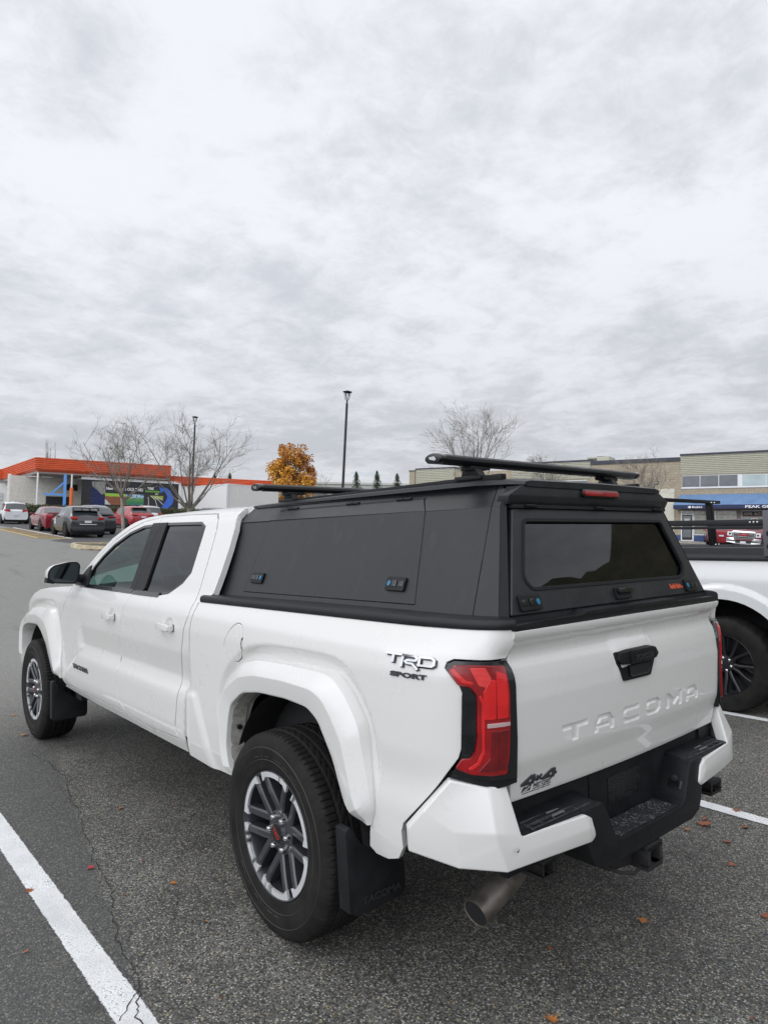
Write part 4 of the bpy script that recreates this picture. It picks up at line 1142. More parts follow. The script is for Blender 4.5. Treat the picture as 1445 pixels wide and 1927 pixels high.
# ---- wheels
def wheel_proto(rim_mat, lip_mat, cap_txt=True):
    w_ = empty('wheel')
    # tyre: finely lathed with grooves and sipes
    TR, HW = .397, .1325
    prof = [(-.118, .247), (-.1215, .252), (-.1225, .262), (-.128, .285), (-.1325, .315), (-.1328, .335), (-.130, .352), (-.1245, .368), (-.119, .377), (-.1145, .383), (-.109, .3885)]
    m = 41
    tx = np.linspace(-.104, .104, m)
    treadp = [(x, TR-.006*(abs(x)/.104)**2.2) for x in tx]
    full = prof+treadp+[(-a, r) for a, r in reversed(prof)]
    full = [(a, r) for a, r in full]
    NS = 480; vs = []; fs = []
    rng = random.Random(3)
    for i in range(NS):
        th = 2*PI*i/NS; ct, st_ = math.cos(th), math.sin(th)
        for j, (x, r) in enumerate(full):
            rr = r
            if abs(x) <= .1125 and r > .38:
                ax_ = abs(x)
                g = 0
                if .020 < ax_ < .0285 or .060 < ax_ < .070: g = .008          # grooves
                ph = (i+int(x*340)+(3 if x > 0 else 0)) % 9
                if ax_ >= .072 and (i % 5) < 1: g = max(g, .006)               # shoulder sipes
                elif .030 < ax_ < .060 and ph == 0: g = max(g, .005)
                elif ax_ < .020 and (i+int(x*800)) % 11 == 0: g = max(g, .004)
                rr = r-g
            elif .3655 < r < .3895 and (i % 8) < 2: rr = r-.0022
            vs.append((x, rr*ct, rr*st_))
    q = len(full)
    for i in range(NS):
        i2 = (i+1) % NS
        for j in range(q-1): fs.append((i*q+j, i*q+j+1, i2*q+j+1, i2*q+j))
    ty = MB().add(vs, fs).build('tyre', M['tyre'], w_, smooth=32)
    if cap_txt:
        lm = simple('tyre_relief', (.040, .037, .034), .65)
        for word, a0, a1 in (('GRABBER', 118, 45), ('GENERAL', 282, 216)):
            def tl(u, v, t, a0=a0, a1=a1):
                a = R(a0+(a1-a0)*u); r = .300+.030*v
                return (-(.1300+.0038*math.sin((r-.285)/.05*PI/2)-.0012*0+.0012*t-.0030+.0005), -r*math.cos(a), r*math.sin(a))
            text_mesh('lettering', word, tl, lm, w_, offset=.01, extrude=.1)
        ring = MB(); ring.lathe([(-.1275, .2870), (-.1300, .2885), (-.1285, .2900)], 96, caps=False); ring.lathe([(-.1322, .3360), (-.1340, .3375), (-.1322, .3390)], 96, caps=False)
        ring.build('sidewall_ring', lm, w_, smooth=60, recalc=False)
    # rim barrel
    rb = MB()
    rb.lathe([(-.118, .2455), (-.1205, .2440), (-.1190, .2400), (-.108, .2330), (-.095, .2270), (-.03, .2220), (.06, .2200), (.10, .235), (.115, .246)], 72, caps=False)
    rim = rb.build('rim', rim_mat, w_, smooth=50, recalc=False)
    bd = MB(); bd.lathe([(-.012, .07), (-.012, .160), (.010, .160), (.010, .07)], 48, close=True); bd.lathe([(.012, .0), (.012, .10), (.03, .10)], 40, caps=False)
    bd.build('brake_disc', M['steel'] , w_, smooth=30)
    bk = MB(); bk.lathe([(.031, .0), (.031, .218), (.036, .218)], 40, caps=False); bk.build('backing_plate', M['black_dark'], w_)
    # machined lip sections with tabs
    lp = MB(); XF_ = -.1165
    for k in range(6):
        c = R(30+60*k); h = R(24.6)
        n = 14; o_ = []; i_ = []
        for j in range(n+1):
            a = c-h+2*h*j/n; e = abs(2*j/n-1)
            ri = .2185 if e < .80 else .2185-.014*min(1, (e-.80)/.08)
            o_.append((.2430*math.cos(a), .2430*math.sin(a))); i_.append((ri*math.cos(a), ri*math.sin(a)))
        for j in range(n):
            lp.prism([o_[j], o_[j+1], i_[j+1], i_[j]], lambda u, v, d: (d+.05*max(0, .2185-math.hypot(u, v)), u, v), XF_-.0012, XF_+.010)
    lp.build('rim_lip', lip_mat, w_, smooth=30)
    # twelve spokes in six parallel pairs
    for k in range(6):
        c = 60*k
        for sd in (-1, 1):
            spm = MB(); ca, sa = math.cos(R(c)), math.sin(R(c))
            def P(r, t, d): return (d, r*ca-t*sa, r*sa+t*ca)
            st_ = [(.050, .034, .016, -.086), (.085, .0375, .0175, -.093), (.125, .0385, .0175, -.101), (.165, .0385, .0165, -.108), (.205, .0390, .0165, -.113), (.236, .0405, .0180, -.115)]
            rows = []
            for (r, t, hw_, xf) in st_:
                t *= sd
                rows.append([P(r, t-hw_, xf+.045), P(r, t-hw_, xf+.006), P(r, t-hw_*.62, xf), P(r, t+hw_*.62, xf), P(r, t+hw_, xf+.006), P(r, t+hw_, xf+.045)])
            spm.grid(rows)
            spm.build('spoke', rim_mat, w_, smooth=30)
    hb_ = MB(); hb_.lathe([(-.04, .088), (-.086, .086), (-.090, .080), (-.0905, .045), (-.098, .042), (-.104, .040), (-.1045, .0)], 48, caps=False)
    hb_.build('hub', rim_mat, w_, smooth=35)
    cp = MB(); cp.lathe([(-.1040, .0375), (-.1075, .0365), (-.1085, .034), (-.1080, 0)], 40, caps=False)
    cpo = cp.build('hub_cap', M['black_gloss'], w_, smooth=35)
    if cap_txt:
        text_mesh('lettering', 'TRD', lambda u, v, t: (lambda a, b: (-.1086-.0008*t, -(a*.766+b*.643), -a*.643+b*.766))(-.025+.050*u, -.009+.018*v), M['red_letter'], w_, offset=.02)
    for k in range(6):
        a = R(60*k+0)
        ln_ = MB(); ln_.lathe([(-.085, .0135), (-.1005, .0125), (-.104, .0115), (-.110, .0095), (-.1125, .005), (-.113, 0)], 12, 'x', (0, .0635*math.cos(a), .0635*math.sin(a)), caps=False)
        ln_.build('lug_nut', M['chrome'], w_, smooth=30)
    return w_
wl0 = wheel_proto(M['wheel_grey'], M['machined'])
wl0.parent = truck
wheels = [wl0]+[copy_tree(wl0, truck) for _ in range(3)]
for o, (x, y, a, rz) in zip(wheels, ((-.829, 0, 22, 0), (-.829, FY, 8, 0), (.829, 0, 40, 180), (.829, FY, 10, 180))):
    o.location = (x, y, .3955)
    o.rotation_euler = (0, 0, R(rz))
# the upright lettering turns with each wheel
wheels[0].rotation_euler = (R(0), 0, 0)
# ---- the canopy, bolted to the bed rails: flat powder-coated plates
can = MB()
FB, RB_, FC, RC, FT, RT_ = (-.776, .828, 1.284), (-.701, -.967, 1.300), (-.631, .822, 1.656), (-.558, -.862, 1.664), (-.552, .822, 1.730), (-.505, -.760, 1.742)
# inner box (dark) that closes the shell
ibx = MB()
def hull(mb, loops):
    n = len(loops[0]); vs = [p for l in loops for p in l]; fs = []
    for i in range(len(loops)-1):
        for j in range(n): fs.append((i*n+j, i*n+(j+1) % n, (i+1)*n+(j+1) % n, (i+1)*n+j))
    mb.add(vs, fs); return mb
def can_plane(o, u, v):
    o, u, v = np.array(o), np.array(u), np.array(v)
    def f(a, b, off=0.):
        a = np.asarray(a, float); b = np.asarray(b, float); n = np.cross(u, v); n = n/np.linalg.norm(n)
        if n[0] > 0: n = -n
        return o+a[..., None]*u+b[..., None]*v+np.asarray(off)*n
    return f
# lower side plane: a runs along the truck (y), b up (z); x follows from the plane through three corners
def plane_x(A, B_, C_):
    A, B_, C_ = map(np.array, (A, B_, C_)); n = np.cross(B_-A, C_-A)
    return lambda y, z: A[0]-((y-A[1])*n[1]+(z-A[2])*n[2])/n[0], n/np.linalg.norm(n)
pl_lo, n_lo = plane_x(FB, RB_, RC); pl_up, n_up = plane_x(FC, RC, FT)
if n_lo[0] > 0: n_lo = -n_lo
if n_up[0] > 0: n_up = -n_up
def Slo(y, z, off=0.):
    y = np.asarray(y, float); z = np.asarray(z, float)
    return np.stack([pl_lo(y, z), y, z], -1)+np.asarray(off)*n_lo
def Sup(y, z, off=0.):
    y = np.asarray(y, float); z = np.asarray(z, float)
    return np.stack([pl_up(y, z), y, z], -1)+np.asarray(off)*n_up
def zc(y): return FC[2]+(FC[1]-y)*(RC[2]-FC[2])/(FC[1]-RC[1])      # crease height along the side
def ztop(y): return FT[2]+(FT[1]-y)*(RT_[2]-FT[2])/(FT[1]-RT_[1])
def zbt(y): return FB[2]+(FB[1]-y)*(RB_[2]-FB[2])/(FB[1]-RB_[1])
canopy = None
def plates(mir):
    global canopy
    g = .003
    ya, yb = .822, -.835       # main side plate, corner plate behind it
    hatch_lo = [(.575, 1.316), (.553, zc(.557)), (-.505, zc(-.505)), (-.583, 1.322)]
    hatch_up = [(.553, zc(.557)), (.516, ztop(.5)-.028), (-.445, ztop(-.445)-.026), (-.505, zc(-.505))]
    p = Panel()
    # side plate around the hatch: front strip, sill, rear strip (lower plane)
    p.add([(.828, zbt(.828)), (ya, zc(ya)), (.557+g, zc(.557)), (.579+g, 1.316-g), (-.583-g, 1.322-g), (-.505-g, zc(-.505)), (yb+.012, zc(yb)), (-.858, zbt(-.858))], Slo, res=.2, depth=.02)
    p.add([(ya, zc(ya)), (.822, ztop(.822)), (yb+.05, ztop(yb+.05)), (yb+.012, zc(yb)), (-.505-g, zc(-.505)), (-.445-g, ztop(-.445)-.026+g), (.520+g, ztop(.5)-.028+g), (.557+g, zc(.557))], Sup, res=.2, depth=.02)
    # rear corner plate
    p.add([(-.858-2*g, zbt(-.858)), (yb+.012-2*g, zc(yb)), (-.862, zc(-.862)), (-.967, zbt(-.967))], Slo, res=.2, depth=.02, off=.002)
    p.add([(yb+.012-2*g, zc(yb)), (yb+.05-2*g, ztop(yb+.05)), (-.80, ztop(-.80)), (-.845, 1.722), (-.862, zc(-.862))], Sup, res=.2, depth=.02, off=.002)
    out = p
    h = Panel()
    h.add([(a, b) for a, b in hatch_lo], Slo, res=.2, depth=.016, off=.0025, chamf=.0016)
    h.add([(a, b) for a, b in hatch_up], Sup, res=.2, depth=.016, off=.0025, chamf=.0016)
    return out, h
shell, hat = plates(False)
# the shell is one mesh: both sides, front, roof lid
sh_m = Panel(); sh_m.v = [(-a, b, c) for a, b, c in shell.v]; kk = 0
for f in shell.f:
    m = len(f); sh_m.f.append(tuple(reversed(f))); sh_m.ln += [(-a, b, c) for a, b, c in reversed(shell.ln[kk:kk+m])]; kk += m
oo = len(shell.v); shell.v += sh_m.v; shell.f += [tuple(oo+i for i in f) for f in sh_m.f]; shell.ln += sh_m.ln
canopy = shell.build('canopy', M['canopy'], truck)
# roof lid
rl = MB()
def lidrow(y, xs, zs): return [(-xs[0], y, zs[0]), (-xs[1], y, zs[1]), (-xs[2], y, zs[2]), (0, y, zs[2]+.004), (xs[2], y, zs[2]), (xs[1], y, zs[1]), (xs[0], y, zs[0]), (xs[0]-.02, y, zs[0]-.006), (0, y, zs[0]-.006), (-xs[0]+.02, y, zs[0]-.006)]
LR = [(.845, (.548, .545, .50), (1.736, 1.744, 1.752)), (0., (.527, .524, .478), (1.743, 1.757, 1.766)), (-.70, (.512, .508, .463), (1.748, 1.764, 1.772)), (-.845, (.490, .486, .445), (1.745, 1.760, 1.768)), (-.897, (.464, .461, .43), (1.742, 1.752, 1.757))]
rows = [lidrow(y, a, b) for y, a, b in LR]
n = len(rows[0]); vs = [p for r in rows for p in r]; fs = []
for i in range(len(rows)-1):
    for j in range(n): fs.append((i*n+j, i*n+(j+1) % n, (i+1)*n+(j+1) % n, (i+1)*n+j))
fs += [tuple(range(n)), tuple(reversed(range((len(rows)-1)*n, len(rows)*n)))]
rl.add(vs, fs)
rl.build('roof_lid', M['canopy'], canopy, smooth=12)
# dark core added to fill the gaps and block light
core = MB()
def ring(d):
    return [[(-(.776-d), .815, 1.27), (-(.631-d), .812, 1.656), (-(.552-d), .812, 1.736), (.552-d, .812, 1.736), (.631-d, .812, 1.656), (.776-d, .815, 1.27)],
            [(-(.690-d), -.930, 1.27), (-(.552-d), -.83, 1.664), (-(.495-d), -.80, 1.742), (.495-d, -.80, 1.742), (.552-d, -.83, 1.664), (.690-d, -.930, 1.27)]]
rg = ring(.024)
hull(core, rg); core.add([p for r in rg for p in r], [(0, 1, 2, 3, 4, 5)])
core.build('dark_core', M['black_dark'], canopy)
fr_ = MB().prism([(-.774, 1.27), (-.629, 1.656), (-.552, 1.732), (.552, 1.732), (.629, 1.656), (.774, 1.27)], lambda u, v, d: (u, d, v), .816, .826)
fr_.build('front_panel', M['canopy'], canopy)
bs = MB()
for sg in (-1, 1):
    bs.prism([(.81, 1.268), (.81, 1.290), (-.95, 1.306), (-.95, 1.278)], lambda u, v, d: (sg*(.752-.042*(.83-u)-d), u, v), 0, .03)
bs.build('rail_gasket', M['black_dark'], canopy)
# hatches, hinges, latches
hatches = [hat.build('side_hatch', M['canopy'], canopy, mirror=m_) for m_ in (False, True)]
def latch(fn, c, w_, h_, parent, lock_left=False, mir=False, sl=0.):
    b = MB(); x0, z0 = c
    b.prism(rounded([(x0-w_/2-sl, z0-h_/2), (x0+w_/2-sl, z0-h_/2), (x0+w_/2+sl, z0+h_/2), (x0-w_/2+sl, z0+h_/2)], .007, 3), fn, .002, .010)
    sgn = -1 if lock_left else 1
    o = b.build('latch', M['black'], parent, bevel=.002, mirror=mir)
    b = MB(); cx = x0+sgn*w_*.04
    b.prism(rounded([(cx-.013, z0-.011), (cx+.013, z0-.011), (cx+.013, z0+.012), (cx-.013, z0+.012)], .002, 2), fn, .0105, .0135)
    b.prism(rounded([(x0-sgn*w_*.30-.015, z0-.010), (x0-sgn*w_*.30+.012, z0-.010), (x0-sgn*w_*.30+.012, z0+.010), (x0-sgn*w_*.30-.015, z0+.010)], .002, 2), fn, .0098, .0125)
    b.build('latch_button', M['black_gloss'], parent, bevel=.001, mirror=mir)
    b = MB(); q = [(x0+sgn*w_*.33+.0085*math.cos(t*PI/12), z0+.0105*math.sin(t*PI/12)) for t in range(24)]
    b.prism(q, fn, .0095, .0128)
    b.build('lock_cap', M['blue_lock'], parent, bevel=.001, mirror=mir)
    return o
fl_ = lambda u, v, d: tuple(Slo(np.array([u]), np.array([v]), .0025+d)[0])
for k in range(2):
    latch(fl_, (.488, 1.380), .098, .048, canopy, lock_left=True, mir=bool(k))
    latch(fl_, (-.466, 1.387), .100, .050, canopy, lock_left=False, mir=bool(k))
    hm = MB()
    for y in (.43, -.02, -.34):
        for dy in (-.02, .025): hm.tube([tuple(Sup(np.array([y+dy-.022]), np.array([ztop(y)-.025]), .006)[0]), tuple(Sup(np.array([y+dy+.018]), np.array([ztop(y)-.0255]), .006)[0])], .006, 8)
    hm.build('hinge', M['black'], canopy, mirror=bool(k))
    gl_ = MB().prism([(.535, ztop(.5)-.032), (-.455, ztop(-.445)-.030), (-.455, ztop(-.445)-.022), (.530, ztop(.5)-.024)], lambda u, v, d: tuple(Sup(np.array([u]), np.array([v]), d)[0]), .0008, .0030)
    gl_.build('hinge_gap', M['black_dark'], canopy, mirror=bool(k))
    tr_ = MB().prism([(.80, ztop(.80)-.004), (-.83, ztop(-.83)-.004), (-.83, ztop(-.83)+.003), (.80, ztop(.80)+.003)], lambda u, v, d: tuple(Sup(np.array([u]), np.array([v]), d)[0]), .001, .004)
    tr_.build('roof_seam', M['black_dark'], canopy, mirror=bool(k))
# ---- rear face: black surround, hatch door, glass
KR = (.98-.869)/(1.665-1.30)
def rp(u, v, d): return (u, -.98+(v-1.30)*KR-d, v)
def Srr(u, v, off=0.):
    u = np.asarray(u, float); v = np.asarray(v, float)
    return np.stack([u, -.98+(v-1.30)*KR-np.asarray(off), v], -1)
sur = MB()
for sg in (-1, 1):      # chamfered side strips
    sur.add([(sg*.703, -.966, 1.298), (sg*.560, -.862, 1.664), (sg*.535, -.872, 1.669), (sg*.672, -.986, 1.300), (sg*.668, -.95, 1.300), (sg*.53, -.84, 1.669)], [(0, 1, 2, 3), (3, 2, 5, 4)])
    sur.add([(sg*.560, -.862, 1.664), (sg*.507, -.850, 1.735), (sg*.468, -.885, 1.738), (sg*.535, -.872, 1.669)], [(0, 1, 2, 3)])
sur.prism([(-.672, 1.284), (.672, 1.284), (.672, 1.302), (-.672, 1.302)], rp, -.03, .004)
sur.build('rear_surround', M['black'], canopy, smooth=20, recalc=True)
vis = MB()
V_ = [(-.468, -.892, 1.741), (.468, -.892, 1.741), (.545, -.893, 1.703), (.541, -.880, 1.672), (-.541, -.880, 1.672), (-.545, -.893, 1.703)]
vis.add(V_+[(a, b+.05, c) for a, b, c in V_], [(0, 1, 2, 5), (5, 2, 3, 4), (4, 3, 9, 10), (0, 6, 7, 1), (1, 7, 8, 2), (2, 8, 9, 3), (5, 11, 6, 0), (4, 10, 11, 5), (6, 11, 10, 9, 8, 7)])
vis.build('rear_visor', M['canopy'], canopy, bevel=.003, smooth=25)
bl = MB(); bl.prism(rounded([(-.125, 1.707), (.125, 1.707), (.125, 1.737), (-.125, 1.737)], .013, 4), lambda u, v, d: (u, -.884+(v-1.741)*.2-d, v), -.006, .016)
blo = bl.build('brake_lamp', M['black_gloss'], canopy, bevel=.004)
bl = MB(); bl.prism(rounded([(-.117, 1.712), (.117, 1.712), (.117, 1.732), (-.117, 1.732)], .009, 4), lambda u, v, d: (u, -.884+(v-1.741)*.2-d, v), .012, .022)
bl.build('brake_lens', M['red_lens'], canopy, bevel=.005)
DO = [(-.660, 1.309), (-.515, 1.657), (.515, 1.657), (.655, 1.309)]
WI = rounded([(-.562, 1.425), (-.478, 1.622), (.470, 1.622), (.548, 1.415), (.500, 1.374), (-.530, 1.380)], [.03, .025, .025, .03, .03, .03], 4)
dp = Panel().add(rounded(DO, .008, 2), Srr, holes=[WI], res=.2, depth=.03, off=.012, out=(0, -1, 0), edge=.03, chamf=.004)
rdoor = dp.build('rear_hatch', M['canopy'], canopy)
gp_ = Panel().add(inset(WI, -.004), Srr, res=.2, depth=.006, off=.0, out=(0, -1, 0), edge=.05).build('rear_window', M['glass_rear'], canopy)
gs = Panel().add(inset(WI, -.001), Srr, holes=[inset(WI, .009)], res=.1, depth=.010, off=.0155, out=(0, -1, 0), edge=.03).build('window_seal', M['rubber'], canopy)
# interior seen dimly through the rear glass
inb = MB()
inb.bb(-.60, .60, -.55, -.53, 1.0, 1.2)
inb.build('load_divider', M['interior'], canopy)
latch(lambda u, v, d: rp(u, v, .012+d), (-.562, 1.344), .110, .050, canopy, lock_left=False)
latch(lambda u, v, d: rp(u, v, .012+d), (.540, 1.341), .098, .050, canopy, lock_left=True)
hh = MB()
hh.prism(rounded([(-.053, 1.319), (.052, 1.319), (.060, 1.361), (-.050, 1.361)], .006, 3), lambda u, v, d: rp(u, v, .012+d), .0, .010)
ho = hh.build('pull_handle', M['black'], canopy, bevel=.002)
hh = MB()
hh.prism(rounded([(-.047, 1.343), (.055, 1.343), (.058, 1.360), (-.047, 1.360)], .004, 3), lambda u, v, d: rp(u, v, .012+d), .010, .024)
hh.build('pull_grip', M['black_gloss'], canopy, bevel=.004)
hh = MB(); hh.prism(rounded([(-.040, 1.323), (.045, 1.323), (.047, 1.341), (-.040, 1.341)], .004, 3), lambda u, v, d: rp(u, v, .012+d), .0102, .0112)
hh.build('pull_recess', M['black_dark'], canopy)
text_mesh('lettering', 'Rackit Racks', lambda u, v, t: rp(.372+.092*u, 1.332+.021*v, .0125+.0008*t), M['orange_letter'], canopy, offset=.03)
text_mesh('lettering', '.ca', lambda u, v, t: rp(.466+.012*u, 1.333+.008*v, .0125+.0008*t), M['orange_letter'], canopy, offset=.03)
hj = MB()
for x in (-.43, 0., .44): hj.bb(x-.035, x+.035, -.902, -.89, 1.664, 1.672)
hj.build('hatch_hinge', M['black_gloss'], canopy, bevel=.003)
MB().bb(-.52, .52, -.892, -.86, 1.660, 1.672).build('hatch_gap', M['black_dark'], canopy)
# ---- roof bars: flattened aero tubes on folded feet, running on side tracks
for sg in (-1, 1):
    tk = MB().prism([(.70, 1.748), (.70, 1.768), (-.80, 1.788), (-.80, 1.765)], lambda u, v, d: (sg*d, u, v), .445, .475)
    tk.build('roof_track', M['black'], canopy, bevel=.003)
def aero(yc, zc_, L_):
    pr = [(-.042, -.006), (-.030, -.017), (.0, -.020), (.030, -.017), (.042, -.006), (.040, .006), (.022, .015), (0, .018), (-.022, .015), (-.040, .006)]
    mb = MB(); mb.prism(pr, lambda u, v, d: (d, yc+u, zc_+v), -L_+.03, L_-.03)
    bar = mb.build('roof_bar', M['rail'], canopy, bevel=.003, smooth=30)
    for sg in (-1, 1):
        ec = MB()
        rws = []
        for (x, s_, dz) in ((L_-.034, 1.03, 0), (L_-.010, 1.03, 0), (L_-.004, .96, .0)):
            rws.append([(sg*x, yc+u*s_, zc_+v*s_+dz) for u, v in pr])
        hull(ec, rws); ec.add(rws[0], [tuple(range(10))]); ec.add(rws[-1], [tuple(range(10))])
        ec.build('bar_end_cap', M['black_gloss'], canopy, bevel=.002)
        if sg < 0:
            sl = MB().prism([(-.018, -.006), (-.010, -.010), (.016, -.004), (.018, .004), (-.008, .006)], lambda u, v, d: (sg*d, yc+u, zc_+v), L_-.006, L_-.0025)
            sl.build('bar_end_slot', M['chrome'], canopy)
        ft = MB()
        zb = 1.768 if yc > 0 else 1.786
        ft.prism([(yc-.045, zb), (yc+.050, zb), (yc+.030, zc_-.018), (yc-.022, zc_-.018)], lambda u, v, d: (sg*(d+(v-zb)*.15), u, v), .435, .475)
        ft.prism([(.395, zc_-.032), (.50, zc_-.036), (.50, zc_-.019), (.385, zc_-.019)], lambda u, v, d: (sg*u, d, v), yc-.026, yc+.026)
        ft.bb(sg*.430, sg*.488, yc-.06, yc+.07, zb-.012, zb+.004)
        ft.build('bar_foot', M['rail'], canopy, bevel=.003)
    return bar
aero(-.652, 1.845, .675); aero(.612, 1.826, .675)
# =====================================================================
# GROUND: flat under the pickup, rising to the far side of the lot
# =====================================================================
UPG = Vector((.028, -.024, 1)).normalized()
def Gz(x, y):
    t = min(max((y-4.5)/13.5, 0), 1); t = t*t*(3-2*t)
    h = math.hypot(x, y); q = min(max((h-6)/19, 0), 1); q = q*q*(3-2*q)
    return .0575*y*t-.0095*x*q
def Gn(x, y):
    e = .3
    return Vector((-(Gz(x+e, y)-Gz(x-e, y))/(2*e), -(Gz(x, y+e)-Gz(x, y-e))/(2*e), 1)).normalized()
def ground_frame(x, y, az, dz=0., up=None):
    """matrix with +Y along azimuth az (from +Y toward +X), standing on the ground"""
    n = up or Gn(x, y); f = Vector((math.sin(az), math.cos(az), 0)); f = (f-n*f.dot(n)).normalized(); r = f.cross(n)
    return Matrix(((r.x, f.x, n.x, x), (r.y, f.y, n.y, y), (r.z, f.z, n.z, Gz(x, y)+dz), (0, 0, 0, 1)))

def asphalt_mat():
    b = NB('old_asphalt'); co = b.co()
    big = b.noise(.35, 5, .6, co); mid = b.noise(2.2, 6, .65, co); fine = b.noise(60, 3, .7, co)
    v1 = b.n('ShaderNodeTexVoronoi', {'Vector': co, 'Scale': 86., 'Randomness': 1.})
    v2 = b.n('ShaderNodeTexVoronoi', {'Vector': co, 'Scale': 158.})
    s1 = b.n('ShaderNodeSeparateColor', {0: v1.outputs['Color']}); s2 = b.n('ShaderNodeSeparateColor', {0: v2.outputs['Color']})
    base = b.mix(b.ramp(mid, .3, .7), (.078, .078, .070), (.168, .165, .146))
    base = b.mix(b.ramp(big, .38, .66, 0., .5), base, (.135, .134, .122))
    # stones: some pale grey, some tan, most as dark as the binder
    inside1 = b.ramp(v1.outputs[0], .36, .50, 1., 0.)
    pale = b.math('MULTIPLY', b.ramp(s1.outputs[0], .66, .74), inside1)
    tan = b.math('MULTIPLY', b.ramp(s1.outputs[1], .84, .89), inside1)
    c = b.mix(b.math('MULTIPLY', pale, .9), base, (.34, .335, .305))
    c = b.mix(b.math('MULTIPLY', tan, .8), c, (.34, .27, .15))
    inside2 = b.ramp(v2.outputs[0], .34, .50, 1., 0.)
    p2 = b.math('MULTIPLY', b.ramp(s2.outputs[0], .76, .82), inside2)
    c = b.mix(b.math('MULTIPLY', p2, .9), c, (.52, .515, .48))
    dk = b.math('MULTIPLY', b.ramp(s2.outputs[1], .50, .65), .75)
    c = b.mix(dk, c, (.016, .016, .016))
    # older far lot, its lighter grey also standing in for grazing sky reflection
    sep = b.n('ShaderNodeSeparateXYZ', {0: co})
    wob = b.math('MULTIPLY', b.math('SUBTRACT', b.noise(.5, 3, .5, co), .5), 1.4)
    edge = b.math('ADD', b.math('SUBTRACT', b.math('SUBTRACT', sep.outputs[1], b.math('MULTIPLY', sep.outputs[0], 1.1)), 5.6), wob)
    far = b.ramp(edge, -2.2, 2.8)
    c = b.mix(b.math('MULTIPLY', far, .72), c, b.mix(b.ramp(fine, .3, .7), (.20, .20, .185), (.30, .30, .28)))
    # stains
    st = b.ramp(b.noise(.8, 4, .6, co, .6), .60, .72)
    c = b.mix(b.math('MULTIPLY', st, .35), c, (.028, .028, .028))
    # smoother, darker strip of sealed asphalt between the long crack and the white line
    ed = b.math('SUBTRACT', b.math('ADD', b.math('MULTIPLY', b.math('SUBTRACT', sep.outputs[1], .1), .17), -1.45), sep.outputs[0])
    ed = b.math('ADD', ed, b.math('MULTIPLY', b.math('SUBTRACT', b.noise(9, 4, .6, co), .5), .05))
    seal = b.math('MULTIPLY', b.math('MULTIPLY', b.ramp(ed, -.02, .03), b.ramp(ed, .75, 1.3, 1., 0.)), b.ramp(sep.outputs[1], 2.6, 5.0, 1., 0.))
    c = b.mix(b.math('MULTIPLY', seal, .55), c, (.066, .068, .068))
    # tyre scuffs and drips
    sc = b.n('ShaderNodeMapping', {0: co}); sc.inputs['Scale'].default_value = (2.6, .35, 1)
    dr = b.ramp(b.noise(1.3, 5, .65, sc.outputs[0]), .56, .70)
    c = b.mix(b.math('MULTIPLY', dr, .30), c, (.040, .040, .038))
    oil = b.n('ShaderNodeTexVoronoi', {'Vector': co, 'Scale': 1.1}); oilm = b.ramp(b.math('ADD', oil.outputs[0], b.math('MULTIPLY', b.noise(8, 4, .6, co), .12)), .07, .14, 1., 0.)
    c = b.mix(b.math('MULTIPLY', oilm, .55), c, (.022, .022, .021))
    h = b.math('ADD', b.math('MULTIPLY', inside1, .6), b.math('MULTIPLY', inside2, .4))
    rg = b.ramp(mid, .3, .7, .62, .80)
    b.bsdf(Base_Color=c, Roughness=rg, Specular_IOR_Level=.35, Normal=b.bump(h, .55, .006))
    return b.done()
M['asphalt'] = asphalt_mat()
gb = MB()
def axis_(a, b, fine0, fine1):
    out = [a]
    x = a
    while x < b:
        st_ = .5 if fine0 <= x < fine1 else (3. if abs(x) < 90 else 40.)
        x = min(b, x+st_); out.append(x)
    return out
gxs = axis_(-400, 400, -8, 30); gys = axis_(-300, 500, 2, 30)
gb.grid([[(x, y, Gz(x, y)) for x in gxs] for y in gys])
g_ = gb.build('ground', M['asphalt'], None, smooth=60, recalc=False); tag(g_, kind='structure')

def drape(name, polys, mat, dz=.004, res=.35, kind='structure'):
    mb = MB()
    for p in polys:
        p = resample(p, res); O = np.array(p); lo = O.min(0); hi = O.max(0)
        G = np.array([(x, y) for x in np.arange(lo[0], hi[0], res) for y in np.arange(lo[1], hi[1], res)]).reshape(-1, 2)
        if len(G): G = G[np_inside(p, G) & (np_dist(p, G) > res*.4)]
        al = [Vector(q) for q in p]+[Vector((float(a), float(b))) for a, b in G]
        vo, _, fo, _, _, _ = mgeo.delaunay_2d_cdt(al, [(i, (i+1) % len(p)) for i in range(len(p))], [], 1, 1e-6)
        fo = [f if (vo[f[1]]-vo[f[0]]).cross(vo[f[2]]-vo[f[0]]) > 0 else tuple(reversed(f)) for f in fo]
        mb.add([(v.x, v.y, Gz(v.x, v.y)+dz) for v in vo], fo)
    o = mb.build(name, mat, None, smooth=60, recalc=False); tag(o, kind=kind); return o

